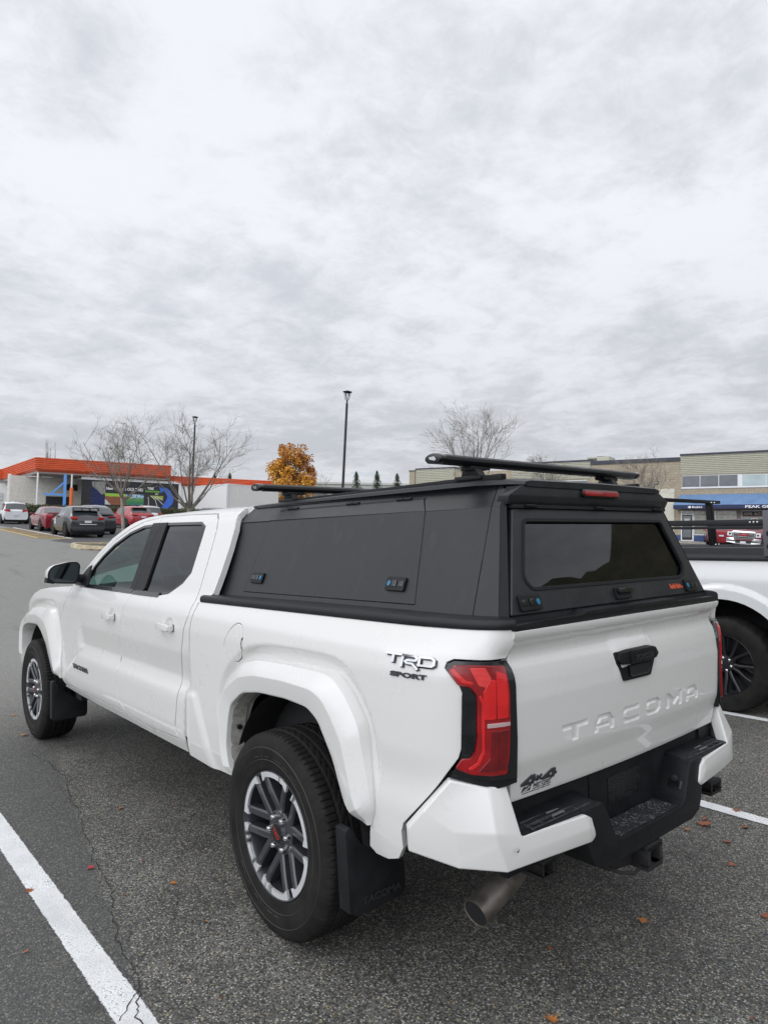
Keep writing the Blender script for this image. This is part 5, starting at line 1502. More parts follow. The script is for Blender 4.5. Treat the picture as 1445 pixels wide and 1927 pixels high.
def line_mat(x0, x1, nm):
    """worn white paint whose ragged edges and cracks let the asphalt through"""
    b = NB(nm); co = b.co()
    sep = b.n('ShaderNodeSeparateXYZ', {0: co})
    n = b.noise(26, 5, .7, co); f = b.noise(140, 3, .7, co); l = b.noise(3., 4, .6, co)
    d0 = b.math('SUBTRACT', sep.outputs[0], x0); d1 = b.math('SUBTRACT', x1, sep.outputs[0])
    d = b.math('MINIMUM', d0, d1)
    d = b.math('ADD', d, b.math('MULTIPLY', b.math('SUBTRACT', n, .5), .020))
    d = b.math('ADD', d, b.math('MULTIPLY', b.math('SUBTRACT', f, .5), .014))
    cover = b.ramp(d, .006, .011)
    chips = b.ramp(b.math('ADD', b.math('MULTIPLY', f, .6), b.math('MULTIPLY', l, .4)), .575, .63)
    cover = b.math('MULTIPLY', cover, b.math('SUBTRACT', 1., b.math('MULTIPLY', chips, .85)))
    white = b.mix(b.ramp(l, .35, .65), (.56, .57, .575), (.74, .75, .755))
    v = b.n('ShaderNodeTexVoronoi', {'Vector': co, 'Scale': 110.})
    white = b.mix(b.math('MULTIPLY', b.ramp(v.outputs[0], .5, .9), .25), white, (.42, .42, .42))
    b2 = b.n('ShaderNodeBsdfPrincipled', {'Base Color': white, 'Roughness': .7, 'Normal': b.bump(v.outputs[0], .35, .004)})
    tr = b.n('ShaderNodeBsdfTransparent')
    mx = b.n('ShaderNodeMixShader', {0: cover, 1: tr.outputs[0], 2: b2.outputs[0]})
    b.t.links.new(mx.outputs[0], b.o.inputs[0]); return b.done()
for x0, x1, y0, y1 in ((-1.602, -1.478, -2.6, 4.3), (1.545, 1.655, -2.6, 4.3), (3.70, 3.81, -2.6, 4.3)):
    mb = MB().add([(x0-.02, y0, .004), (x1+.02, y0, .004), (x1+.02, y1, .004), (x0-.02, y1, .004)], [(0, 1, 2, 3)])
    tag(mb.build('parking_line', line_mat(x0, x1, 'worn_line_paint'), None, recalc=False), kind='structure')

# cracks: thin open seams in the asphalt, laid as ragged dark slivers
crack_m = simple('crack_dark', (.020, .020, .019), .95)
def crack(pts, w0, seed):
    rng = random.Random(seed); L = []; Rr = []
    P = resample(pts, .022, closed=False)
    ox = oy = 0
    for i, (x, y) in enumerate(P):
        ox = ox*.86+rng.gauss(0, .0055); oy = oy*.86+rng.gauss(0, .0055)
        w_ = max(.0008, w0*(.35+rng.random()*.9)*(1 if rng.random() > .12 else .2))
        a = P[max(0, i-1)]; b = P[min(len(P)-1, i+1)]
        d = Vector((b[0]-a[0], b[1]-a[1])).normalized(); n = Vector((-d.y, d.x))
        L.append((x+ox+n.x*w_, y+oy+n.y*w_, .0055)); Rr.append((x+ox-n.x*w_, y+oy-n.y*w_, .0055))
    return MB().grid([L, Rr])
cm = MB()
for pts, w0, sd in (([(-1.02, 2.2), (-.86, 2.0), (-.80, 1.75), (-.62, 1.62)], .0012, 5), ([(-1.30, .75), (-1.18, .62), (-1.20, .42), (-1.06, .22), (-1.10, .02)], .0012, 6), ([(1.0, -.62), (.86, -.85), (.62, -.92), (.40, -1.15)], .0010, 7),
                    ([(-1.067, 3.241), (-1.036, 2.886), (-1.026, 2.581), (-1.105, 2.139), (-1.157, 1.818), (-1.217, 1.491), (-1.268, 1.207), (-1.295, .99), (-1.325, .778), (-1.369, .604), (-1.389, .464), (-1.426, .336), (-1.435, .183), (-1.447, .098), (-1.485, .03), (-1.556, -.05), (-1.59, -.082)], .0024, 1),
                    ([(-1.485, .03), (-1.514, -.03), (-1.515, -.097), (-1.521, -.16), (-1.56, -.3)], .0026, 2),
                    ([(-.45, 1.45), (-.584, 1.399), (-.726, 1.323), (-.832, 1.292), (-.899, 1.322), (-.994, 1.378)], .0014, 3),
                    ([(-.644, 1.059), (-.794, 1.02), (-.939, .909), (-1.026, .792), (-1.13, .644), (-1.132, .525), (-1.212, .392), (-1.389, .199), (-1.474, .044)], .0011, 4)):
    c_ = crack(pts, w0, sd); cm.add(c_.v, c_.f)
tag(cm.build('asphalt_crack', crack_m, None, recalc=False), kind='structure')

# fallen leaves: each a small curled maple leaf of its own
LM = [simple('leaf_'+n, c, .6, var=.35, vscale=60) for n, c in (('rust', (.28, .085, .03)), ('orange', (.40, .16, .045)), ('red', (.36, .03, .045)), ('brown', (.15, .06, .03)))]
def leaf_mesh(seed, mat):
    rng = random.Random(seed); mb = MB()
    ol = [(0, -.5), (.08, -.15), (.42, -.28), (.30, -.05), (.62, .05), (.36, .18), (.50, .45), (.20, .36), (.02, .72), (-.16, .38), (-.46, .50), (-.34, .20), (-.60, .08), (-.28, -.03), (-.40, -.26), (-.06, -.15)]
    ol = [(x*rng.uniform(.8, 1.2), y*rng.uniform(.8, 1.2)) for x, y in ol]
    c1, c2, c3 = rng.uniform(.15, .6), rng.uniform(-.5, .5), rng.uniform(-.3, .3)
    def z(x, y): return .06+c1*x*x+c2*x*y+abs(c3)*y*y+.08*math.sin(4*x+seed)
    vs = [(0, .05, z(0, .05))]+[(x, y, max(.02, z(x, y))) for x, y in ol]; n = len(ol)
    mid = [(x*.5, .05+(y-.05)*.5, z(x*.5, y*.5)) for x, y in ol]
    vs += mid
    fs = [(0, n+1+i, n+1+(i+1) % n) for i in range(n)]+[(n+1+i, 1+i, 1+(i+1) % n, n+1+(i+1) % n) for i in range(n)]
    mb.add(vs, fs)
    # give it a little thickness
    mb.add([(x, y, zz_-.012) for x, y, zz_ in vs], [tuple(reversed(f)) for f in fs])
    mb.tube([(0, -.45, .06), (.05, -.7, .05), (.12, -.9, .03)], .012, 4)
    me = mb.build('fallen_leaf', mat, None, smooth=60, recalc=False); return me
LV = {k: leaf_mesh(k, LM[k % 4]) for k in (0, 1, 2, 3, 4, 5, 7)}
leaves = [  # x, y, size, kind, label
 (-1.314, 1.072, .042, 2, 'crimson fallen leaf beside the long crack, between the left white line and the rear wheel'),
 (-1.585, 1.045, .040, 0, 'rusty leaf lying on the outer edge of the left white line'),
 (1.309, -.640, .085, 0, 'largest curled brown leaf, on the asphalt just short of the right white line'),
 (1.392, -.615, .040, 4, 'small rusty leaf touching the far side of the largest curled leaf'),
 (1.189, -.807, .048, 0, 'rust coloured leaf nearer the camera than the largest curled leaf'),
 (1.187, -.610, .034, 5, 'small orange leaf under the right bumper end, left of the largest curled leaf'),
 (1.639, -.673, .050, 4, 'brown leaf lying on the right white line'),
 (1.434, -.796, .042, 0, 'orange leaf on the asphalt just short of the right white line'),
 (.218, -.910, .045, 1, 'orange leaf lying alone in the shade behind the tailgate'),
 (-.525, -.998, .050, 5, 'orange leaf cut by the bottom edge of the photo'),
 (.612, -1.219, .050, 0, 'orange leaf cut by the right edge of the photo'),
 (.971, -.932, .036, 0, 'rusty leaf between the largest curled leaf and the camera, furthest from the bumper'),
 (-.985, 3.838, .075, 1, 'orange leaf beside the front wheel'),
 (-.900, 4.62, .050, 5, 'pale orange leaf ahead of the front wheel'),
 (-1.071, .671, .038, 1, 'orange leaf in front of the rear tyre, beside the fine crack'),
 (-.947, 1.731, .036, 5, 'orange leaf on the asphalt below the rear door'),
]
GL = 'fallen leaves on the asphalt'
for i, (x, y, s_, k, lb) in enumerate(leaves):
    o = LV[k] if not LV[k].get('category') else LV[k].copy()
    if o.name not in COL.objects: COL.objects.link(o)
    o.location = (x, y, .0045); s_ *= .85; o.scale = (s_, s_, s_); o.rotation_euler = (0, 0, i*2.4)
    tag(o, lb, 'leaf', GL)
small_spots = [(-.666, 1.834), (-.675, 1.591), (-1.096, .984), (-.998, .775), (-1.278, .715), (-1.289, .961), (-1.104, .278), (-1.717, .543), (-1.749, .744), (-1.277, -.198),
               (1.841, -.736), (2.41, -.521), (-.209, -.766), (.504, -1.106), (-.052, -1.427), (1.05, -.74)]
for i, (x, y) in enumerate(small_spots):
    k = (1, 5, 0, 3, 7)[i % 5]
    o = LV[k].copy() if LV[k].get('category') else LV[k]
    if o.name not in COL.objects: COL.objects.link(o)
    s_ = .010+.008*((i*7) % 5)/4
    o.location = (x, y, .0045); o.scale = (s_, s_, s_); o.rotation_euler = (0, 0, i*1.7)
    tag(o, 'tiny scrap of orange leaf on the dark asphalt', 'leaf', GL)
# =====================================================================
# NEIGHBOURING PICKUP with a bed rack, one stall to the right
# =====================================================================
t2 = empty('pickup_truck', (4.75, .33, 0))
tag(t2, 'white pickup with black wheels and a black bed rack, cut by the right edge', 'pickup truck')
WX, WZ = 0., .41       # wheel centre in the truck's own frame (y, z)
def S2(y, z, off=0.):
    y = np.asarray(y, float); z = np.asarray(z, float)
    r = np.hypot(y-WX, (z-WZ)*1.0)
    x = .945-.030*sm(1.12, 1.32, z)-.018*sm(.85, .55, z)
    rr = np.maximum(r, .01)
    x = x+.028*(1-sm(.655, .712, rr))*sm(.30, .5, z)
    r2 = np.hypot(y-3.55, z-WZ); x = x+.032*(1-sm(.672, .700, r2))*sm(.30, .5, z)
    x = x-.09*sm(1.30, 1.74, z)*2.6*(z > 1.30)
    return np.stack([-(x+np.asarray(off)), y, z], -1)
def arch(cy, r, a0=-8, a1=188, n=28): return [(cy+r*math.cos(R(a0+(a1-a0)*i/n)), WZ+r*math.sin(R(a0+(a1-a0)*i/n))) for i in range(n+1)]
bp2 = Panel().add([(-1.12, 1.322), (-1.12, .62), (-1.05, .50)]+list(reversed(arch(0, .575)))+[(.80, .45), (1.30, .45), (1.30, 1.322)], S2, res=.017, depth=.03, out=OUT, edge=.03)
for k in range(2): bp2.build('bed_side', M['white2'], t2, mirror=bool(k))
cb2 = Panel().add([(1.31, 1.30), (1.31, .45), (2.75, .45)]+list(reversed(arch(3.55, .575)))+[(4.35, .45), (4.45, .9), (4.35, 1.10), (3.3, 1.22), (2.95, 1.27), (2.30, 1.72), (1.42, 1.74), (1.36, 1.70)], S2,
                  holes=[[(1.50, 1.34), (2.80, 1.32), (2.25, 1.65), (1.55, 1.66)]], res=.06, depth=.03, out=OUT)
g2 = Panel().add([(1.49, 1.33), (2.82, 1.31), (2.26, 1.66), (1.54, 1.67)], S2, res=.1, depth=.004, off=-.014, out=OUT)
for k in range(2):
    c_ = cb2.build('cab', M['white2'], t2, mirror=bool(k)); g2.build('window', M['glass_dark'], c_, mirror=bool(k))
rf = MB(); rf.prism([(1.37, 1.71), (1.42, 1.75), (1.9, 1.79), (2.30, 1.735), (2.95, 1.275), (3.3, 1.23), (4.35, 1.12), (4.5, .9), (4.48, .5), (4.38, .5), (4.3, 1.05), (2.95, 1.2), (2.28, 1.70), (1.45, 1.70), (1.37, 1.3)],
                    lambda u, v, d: (d*(1 if v < 1.4 else .84), u, v), -.90, .90)
rf.build('roof_and_bonnet', M['white2'], t2, bevel=.01)
tg = MB().prism([(-.78, .60), (.78, .60), (.80, 1.31), (-.80, 1.31)], lambda u, v, d: (u, d, v), -1.14, -1.08)
tg.build('tailgate', M['white2'], t2, bevel=.015)
for sg in (-1, 1):
    tl = MB().prism([(.80, .85), (.935, .85), (.93, 1.28), (.80, 1.29)], lambda u, v, d: (sg*u, d, v), -1.15, -1.06)
    tl.build('tail_lamp', M['red_lens'], t2, bevel=.01)
bm2 = MB(); bm2.prism([(-.92, .50), (.92, .50), (.93, .64), (-.93, .64)], lambda u, v, d: (u, d+.06*u*u, v), -1.30, -1.12)
bm2.build('rear_bumper', M['black'], t2, bevel=.02)
und = MB(); und.bb(-.80, .80, -1.05, 4.2, .46, .60); und.bb(-.55, .55, -1.0, 4.1, .34, .46)
und.tube([(-.75, 0, WZ), (.75, 0, WZ)], .06, 8); und.tube([(-.75, 3.55, WZ), (.75, 3.55, WZ)], .06, 8)
und.build('chassis', M['under'], t2)
for cy in (0, 3.55):
    for sg in (-1, 1):
        ww = MB(); rows = [[(sg*x, cy+math.cos(PI*i/20)*.58, WZ+math.sin(PI*i/20)*.60) for x in (.93, .5)] for i in range(21)]
        ww.grid(rows); ww.add([(sg*.5, cy-.6, .3), (sg*.5, cy+.6, .3), (sg*.5, cy+.6, 1.05), (sg*.5, cy-.6, 1.05)], [(0, 1, 2, 3)])
        ww.build('wheel_well', M['black_dark'], t2)
for sg in (-1, 1):
    rc = MB(); rc.prism([(.925, 1.318), (.925, 1.345), (.91, 1.375), (.895, 1.378), (.895, 1.432), (.83, 1.435), (.78, 1.40), (.78, 1.318)], lambda u, v, d: (sg*u, d, v), -1.10, 1.29)
    rc.build('bed_rail', M['rail'], t2, bevel=.004)
cov = MB().bb(-.79, .79, -1.08, 1.28, 1.30, 1.345); cov.build('bed_cover', M['black'], t2)
# wheel: bigger, black five twin-spoke alloy
def wheel_b():
    w_ = empty('wheel')
    prof = [(-.125, .262), (-.130, .275), (-.138, .33), (-.136, .365), (-.128, .388), (-.118, .400), (-.10, .407), (-.05, .411), (0, .412), (.05, .411), (.10, .407), (.118, .400), (.136, .365), (.138, .33), (.13, .275), (.125, .262)]
    NS = 160; vs = []; fs = []; q = len(prof)
    for i in range(NS):
        th = 2*PI*i/NS
        for j, (x, r) in enumerate(prof):
            rr = r-(.007 if (r > .399 and ((i+(3 if x > 0 else 0)+j) % 5) < 2) else 0); vs.append((x, rr*math.cos(th), rr*math.sin(th)))
    for i in range(NS):
        for j in range(q-1): fs.append((i*q+j, i*q+j+1, ((i+1) % NS)*q+j+1, ((i+1) % NS)*q+j))
    MB().add(vs, fs).build('tyre', M['tyre'], w_, smooth=35)
    rb = MB(); rb.lathe([(-.122, .262), (-.126, .258), (-.112, .250), (-.06, .240), (.06, .240), (.12, .262)], 64, caps=False)
    rb.lathe([(.0, .0), (.0, .24)], 40, caps=False)
    rb.build('rim', M['wheel_black'], w_, smooth=40, recalc=False)
    for k in range(6):
        c = R(60*k+15); ca, sa = math.cos(c), math.sin(c)
        for sd in (-1, 1):
            sp = MB(); rows = []
            for r, t, hw_, xf in ((.05, .012, .014, -.075), (.12, .024, .014, -.088), (.19, .048, .012, -.104), (.255, .066, .013, -.115)):
                t *= sd
                P = lambda tt, d: (d, r*ca-tt*sa, r*sa+tt*ca)
                rows.append([P(t-hw_, xf+.05), P(t-hw_, xf+.006), P(t-hw_*.5, xf), P(t+hw_*.5, xf), P(t+hw_, xf+.006), P(t+hw_, xf+.05)])
            sp.grid(rows); sp.build('spoke', M['wheel_black'], w_, smooth=28)
    h_ = MB(); h_.lathe([(-.03, .075), (-.078, .072), (-.084, .04), (-.086, 0)], 32, caps=False); h_.build('hub', M['wheel_black'], w_)
    for k in range(6):
        a = R(60*k+15); n_ = MB(); n_.lathe([(-.075, .013), (-.092, .012), (-.098, .006), (-.0985, 0)], 10, 'x', (0, .055*math.cos(a), .055*math.sin(a)), caps=False); n_.build('lug_nut', M['chrome'], w_)
    return w_
w2 = wheel_b(); w2.parent = t2
for k, (x, y, rz) in enumerate(((-.835, 0, 0), (.835, 0, 180), (-.835, 3.55, 0), (.835, 3.55, 180))):
    o = w2 if k == 0 else copy_tree(w2, t2)
    o.location = (x, y, WZ); o.rotation_euler = (0, 0, R(rz))
# rack: two long rails, two cross bars and their uprights
def post(x, y, lean, name='rack_post'):
    mb = MB()
    a, b = (x, y, 1.43), (x-lean, y, 1.885)
    mb.prism([(-.030, 0), (.030, 0), (.026, 1), (-.026, 1)], lambda u, v, d: (a[0]+(b[0]-a[0])*v+d, y+u, a[2]+(b[2]-a[2])*v), -.042, .042)
    mb.prism([(-.009, .02), (.009, .02), (.008, .98), (-.008, .98)], lambda u, v, d: (a[0]+(b[0]-a[0])*v+d, y+u*4, a[2]+(b[2]-a[2])*v), -.022, .022)
    o = mb.build(name, M['black'], t2, bevel=.004)
    for (dx, z) in ((-.035, 1.442), (.035, 1.442), (-.035, 1.892), (.035, 1.892)):
        MB().lathe([(-.040, .010), (-.047, .009), (-.050, .005), (-.050, 0)], 12, 'y', (a[0]+dx-(lean if z > 1.6 else 0), y, z), caps=False).build('bolt', M['chrome'], o)
    return o
for y in (.67, -.42):
    if y < 0: continue
    for sg in (-1, 1): post(.42 if sg > 0 else -.86, y, sg*.07)
    cbar = MB().prism([(-.03, 0), (.03, 0), (.03, .034), (-.03, .034)], lambda u, v, d: (d, y+u, 1.885+v), -1.0, .56)
    cbar.build('cross_bar', M['black'], t2, bevel=.004)
for sg in (-1, 1):
    lr_ = MB()
    lr_.prism([(-.9, 1.615), (-.9, 1.668), (.95, 1.694), (.95, 1.641)], lambda u, v, d: (sg*.90+d, u, v), -.012, .02)
    lr_.prism([(-.9, 1.585), (-.9, 1.611), (.95, 1.637), (.95, 1.611)], lambda u, v, d: (sg*.90+d, u, v), -.016, .012)
    lro = lr_.build('side_rail', M['rail'], t2, bevel=.003)
    pl = MB(); pl.prism([(-.47, 1.36), (-.36, 1.36), (-.36, 1.75), (-.45, 1.75)], lambda u, v, d: (sg*.925+d, u, v), -.010, .012)
    plo = pl.build('rack_plate', simple('grey_rack_plate', (.09, .09, .10), .5), t2, bevel=.004)
    for z in (1.42, 1.53): MB().prism(rounded([(-.435, z), (-.385, z), (-.385, z+.045), (-.435, z+.045)], .02, 4), lambda u, v, d: (sg*.925+d, u, v), .0125 if sg > 0 else -.0105, .0135 if sg > 0 else -.0115).build('slot', M['black_dark'], plo)
    for i in range(3): MB().lathe([(-.012, .009), (-.020*1, .008), (-.021, 0)], 10, 'x', (sg*.90+(.0 if sg < 0 else .03), -.31+.03*i, 1.652), caps=False).build('bolt', M['chrome'], lro)
# =====================================================================
# BACKGROUND: cars, buildings, trees, lamps
# =====================================================================
def frame(P0, e, n):
    """columns: along the wall, into the building, up"""
    e, n = Vector(e).normalized(), Vector(n)
    u = UPG; d = -(n-u*n.dot(u)).normalized(); e = d.cross(u); 
    return Matrix(((e.x, d.x, u.x, P0[0]), (e.y, d.y, u.y, P0[1]), (e.z, d.z, u.z, P0[2]), (0, 0, 0, 1)))
def child(mb, name, mat, parent, **k):
    o = mb.build(name, mat, None, **k); o.parent = parent; return o
def wtext(txt, parent, x0, x1, z0, z1, y, mat, name='lettering', **k):
    V, F = text_polys(txt, **k); mb = MB()
    mb.add([(x0+(x1-x0)*a, y-.03*c, z0+(z1-z0)*b) for a, b, c in V], F)
    return child(mb, name, mat, parent, smooth=20)

# ---- materials
def block_mat(name, c1, c2, mortar, bw, bh, bump=.4):
    b = NB(name); co = b.co()
    sx = b.n('ShaderNodeSeparateXYZ', {0: co}); cx = b.n('ShaderNodeCombineXYZ', {0: sx.outputs[0], 1: sx.outputs[2], 2: 0.})
    br = b.n('ShaderNodeTexBrick', {'Vector': cx.outputs[0], 'Color1': c1, 'Color2': c2, 'Mortar': mortar, 'Scale': 1., 'Mortar Size': .012, 'Brick Width': bw, 'Row Height': bh, 'Bias': 0.})
    n = b.noise(7, 5, .7, co); n2 = b.noise(.6, 4, .6, co)
    c = b.mix(b.ramp(n, .3, .7, 0., .45), br.outputs[0], tuple(x*.55 for x in c1))
    c = b.mix(b.ramp(n2, .45, .75, 0., .25), c, tuple(x*.6 for x in c2))
    b.bsdf(Base_Color=c, Roughness=.9, Normal=b.bump(n, bump, .05)); return b.done()
M['splitface'] = block_mat('beige_split_face_block', (.40, .34, .25), (.46, .40, .30), (.28, .24, .18), .4, .2, .9)
M['palepaint'] = simple('cream_painted_block', (.58, .56, .48), .8, var=.08)
M['whitewall'] = block_mat('off_white_block_wall', (.66, .64, .58), (.70, .68, .62), (.58, .56, .50), .8, .4, .15)
M['white_clad'] = simple('white_metal_cladding', (.70, .70, .68), .55, var=.06)
M['clad'] = simple('olive_beige_cladding', (.43, .42, .335), .55, var=.08)
M['capm'] = simple('dark_roof_cap', (.028, .032, .045), .5)
M['orange'] = simple('orange_fascia', (.62, .095, .025), .45, var=.1, vscale=1.5)
M['fr'] = simple('white_frame', (.70, .71, .72), .45)
M['awn'] = simple('blue_awning_canvas', (.115, .205, .36), .75, var=.14, vscale=1.2)
M['awnv'] = simple('navy_valance', (.022, .034, .095), .75, var=.2)
M['navyp'] = simple('navy_paint', (.02, .055, .17), .5)
M['darkglass'] = simple('dark_window_glass', (.055, .065, .075), .08, coat=.5, var=.3, vscale=.8)
M['paleglass'] = simple('bright_window_glass', (.30, .37, .38), .10, coat=.5, var=.2, vscale=.6)
M['shopglass'] = simple('shop_window', (.20, .20, .15), .15, coat=.4, var=.5, vscale=1.3)
M['greenglass'] = simple('green_shop_window', (.10, .16, .13), .12, coat=.5, var=.35, vscale=1.5)
M['mural_black'] = block_mat('charcoal_painted_block', (.035, .036, .042), (.045, .046, .052), (.02, .02, .024), .5, .25, .3)
M['mural_navy'] = block_mat('navy_painted_block', (.022, .032, .11), (.03, .04, .13), (.012, .016, .05), .5, .25, .3)
M['bpost'] = simple('blue_post', (.12, .32, .72), .45)
M['opost'] = simple('orange_post', (.75, .16, .03), .45)
M['wpost'] = simple('white_post', (.72, .72, .72), .45)
M['ldark'] = simple('dark_opening', (.012, .013, .015), .6)
M['lamp_black'] = simple('lamp_post_black', (.012, .014, .018), .45)
M['bark'] = simple('grey_bark', (.26, .235, .20), .9, var=.3, vscale=5)
M['bark_twig'] = simple('grey_brown_twig', (.19, .17, .145), .9, var=.25, vscale=5)
M['bark_far_twig'] = simple('pale_brown_twig', (.20, .18, .155), .9, var=.25, vscale=5)
M['bark_far'] = simple('pale_bark', (.27, .25, .22), .9, var=.3, vscale=4)

# ---------------------------------------------------------------- tyre shop
LBM = frame((13.19, 63.01, 3.93), (.970, -.242, -.033), (-.243, -.970, -.016))
shop = empty('tyre_shop', mat=LBM)
tag(shop, 'low white tyre shop with an orange ribbed fascia and a mural, far left', 'shop building')
def fascia(path, h0, h1, und, nm, ribs=6, back=.5):
    """ribbed band following a plan path; the underside slopes back to the wall"""
    mb = MB(); pr = []
    for i in range(ribs):
        a = h1-(h1-h0)*i/ribs; b = h1-(h1-h0)*(i+1)/ribs
        pr += [(0, a), (.0, a-(a-b)*.55), (.07, a-(a-b)*.70), (.07, b)]
    pr += [(back, und)]
    rows = []
    m = len(path)
    for i in range(m):
        p = Vector(path[i]); d = Vector((0, 0)); 
        a = (p-Vector(path[i-1])).normalized() if i > 0 else None; b = (Vector(path[i+1])-p).normalized() if i < m-1 else None
        t = a if b is None else (b if a is None else (a+b).normalized()); k = 1 if (a is None or b is None) else 1/max(.4, t.dot(b))
        n = Vector((-t.y, t.x))*k       # into the building
        rows.append([(p.x+n.x*o, p.y+n.y*o, h) for o, h in pr])
    mb.grid(rows)
    return child(mb, nm, M['orange'], shop, smooth=0, recalc=False)
fascia([(-16, 15.6), (-3.6, 15.6), (-.2, 0), (11.3, 0), (11.3, 1.2)], 4.2, 5.24, 3.82, 'fascia')
fascia([(11.3, .6), (21, -.4)], 3.62, 4.32, 3.35, 'fascia', 5, .4)
b = MB(); b.prism([(-16, 15.75), (-3.45, 15.75), (-.02, .3), (11.2, .3), (11.2, 30), (-16, 30)], lambda u, v, d: (u, v, d), 3.86, 5.15); child(b, 'roof', simple('shop_roof', (.25, .25, .25), .8), shop)
b = MB(); b.bb(11.2, 21, .8, 28, 3.3, 4.2); child(b, 'roof', simple('shop_roof_low', (.25, .25, .25), .8), shop)
b = MB(); b.bb(-2.3, 5.2, 4.5, 4.8, -1.2, 3.86); child(b, 'recess_wall', M['whitewall'], shop)
b = MB(); b.bb(-16, -2.3, 15.9, 16.2, -1.5, 4.3); b.bb(-2.5, -2.2, 4.8, 15.9, -1.5, 4.0); child(b, 'wing_wall', M['white_clad'], shop)
b = MB(); b.bb(-7.0, -3.4, 15.80, 15.89, .6, 2.75); gd = child(b, 'garage_door', simple('grey_roller_door', (.48, .50, .50), .5), shop)
for i in range(5): b = MB(); b.bb(-7.0, -3.4, 15.775, 15.80, .65+.42*i, .66+.42*i); child(b, 'door_seam', M['ldark'], gd)
b = MB(); b.bb(-7.0, -3.4, 15.79, 15.895, -.6, .6); child(b, 'door_gap', M['ldark'], shop)
b = MB(); b.bb(.72, 2.75, 4.40, 4.49, -.8, 2.07); child(b, 'bay_opening', M['ldark'], shop)
b = MB(); b.bb(2.37, 3.35, 4.40, 4.49, 2.69, 3.27); child(b, 'wall_sign', M['ldark'], shop)
b = MB(); b.tube([(.03, .12, -.6), (.03, .12, 3.9)], .075, 10); child(b, 'post', M['wpost'], shop)
b = MB(); b.tube([(2.75, .12, 2.72), (2.75, .12, 3.9)], .075, 10); child(b, 'post', M['wpost'], shop)
b = MB(); b.tube([(2.75, .12, -.6), (2.75, .12, 2.72)], .15, 12); child(b, 'post_sleeve', M['opost'], shop)
b = MB(); b.bb(2.09, 2.33, .10, .34, -.6, 3.85); b.bb(.5, 2.1, .12, .30, 1.96, 2.12)
b.prism([(1.02, 2.12), (1.24, 2.12), (2.12, 3.02), (2.12, 3.22)], lambda u, v, d: (u, d, v), .13, .29); child(b, 'gantry', M['bpost'], shop)
for x in (-.3, .75, 3.7):
    b = MB(); b.box((x, 1.2, 3.62), (.9, .12, .07), Matrix.Rotation(R(0), 3, 'Z')); child(b, 'strip_light', simple('tube_light_cover', (.75, .75, .70), .4), shop)
b = MB(); b.bb(3.60, 12.30, .62, 1.0, -1.2, 3.56); wall_m = child(b, 'mural_wall', M['mural_black'], shop)
b = MB(); b.bb(3.55, 12.33, .55, 1.05, 3.56, 3.80); child(b, 'wall_band', M['fr'], shop)
b = MB(); b.bb(12.12, 12.36, .58, 1.1, -1.2, 3.56); child(b, 'wall_edge', M['fr'], shop)
def mural(name, poly, mat, y, mt=None): b = MB().prism(poly, lambda u, v, d: (u, .62-d, v), 0, y); return child(b, name, mat, shop)
mural('mural_panel', [(4.42, -.5), (4.42, 2.97), (4.62, 2.86), (5.0, 2.5), (5.35, 2.15), (5.62, 2.0), (5.62, -.5)], M['mural_navy'], .012)
mural('mural_panel', [(4.45, 3.4), (5.7, 3.45), (5.62, 2.3), (5.30, 2.25), (4.95, 2.6), (4.45, 3.0)], simple('mural_net', (.22, .22, .21), .8, var=.7, vscale=14), .010)
mural('mural_panel', [(5.60, 3.45), (10.4, 3.42), (10.9, 2.9), (10.9, 1.2), (5.6, 1.25)], simple('mural_black_field', (.022, .022, .026), .6), .014)
def picture(x0, x1, z0, z1, kind):
    b = NB('mural_picture_'+kind); co = b.co(); s_ = b.n('ShaderNodeSeparateXYZ', {0: co})
    n = b.noise(3.2, 4, .6, co); n2 = b.noise(6, 4, .7, co)
    if kind == 'brick':
        c = b.mix(b.ramp(n2, .4, .6), (.28, .10, .045), (.20, .07, .035))
        d1 = b.math('SUBTRACT', b.math('ADD', b.math('MULTIPLY', s_.outputs[0], 1.), s_.outputs[2]), 7.55)
        c = b.mix(b.ramp(b.math('ADD', d1, b.math('MULTIPLY', n, .2)), -.05, .05), (.52, .55, .52), c)
        c = b.mix(b.ramp(b.math('ADD', s_.outputs[2], b.math('MULTIPLY', n2, .4)), 2.30, 2.36), c, (.30, .52, .06))
    elif kind == 'park':
        c = b.mix(b.ramp(s_.outputs[2], 1.55, 1.9), (.03, .20, .06), (.10, .28, .05))
        c = b.mix(b.ramp(s_.outputs[2], 1.95, 2.2), c, (.45, .58, .68))
        c = b.mix(b.ramp(n2, .52, .58), c, (.03, .12, .30)); c = b.mix(b.ramp(n, .60, .66), c, (.52, .30, .05)); c = b.mix(b.ramp(n2, .34, .30), c, (.70, .72, .60))
    else:
        c = b.mix(b.ramp(s_.outputs[2], 1.9, 2.15), (.022, .022, .025), (.30, .36, .06))
        d1 = b.math('SUBTRACT', b.math('ADD', b.math('MULTIPLY', s_.outputs[0], .72), s_.outputs[2]), 9.15); c = b.mix(b.ramp(d1, .0, .05), (.025, .025, .028), c)
    b.bsdf(Base_Color=c, Roughness=.6); return mural('mural_picture', [(x0, z0), (x1, z0), (x1, z1), (x0, z1)], b.done(), .022)
picture(5.59, 7.36, 1.35, 2.39, 'brick'); picture(7.38, 8.97, 1.37, 2.39, 'park'); picture(9.04, 10.72, 1.2, 2.35, 'road')
rd_ = MB()
for pts in ([(9.35, 2.2), (9.42, 1.7), (9.35, 1.2)], [(9.6, 2.3), (10.0, 1.95), (10.25, 1.2)], [(9.9, 2.3), (10.4, 1.85), (10.7, 1.55)], [(10.1, 2.3), (10.7, 1.95)]):
    ribbon(rd_, pts, .045, lambda u, v, d: (u, .62-d, v), .0225, .027)
child(rd_, 'mural_road_lines', M['fr'], shop)
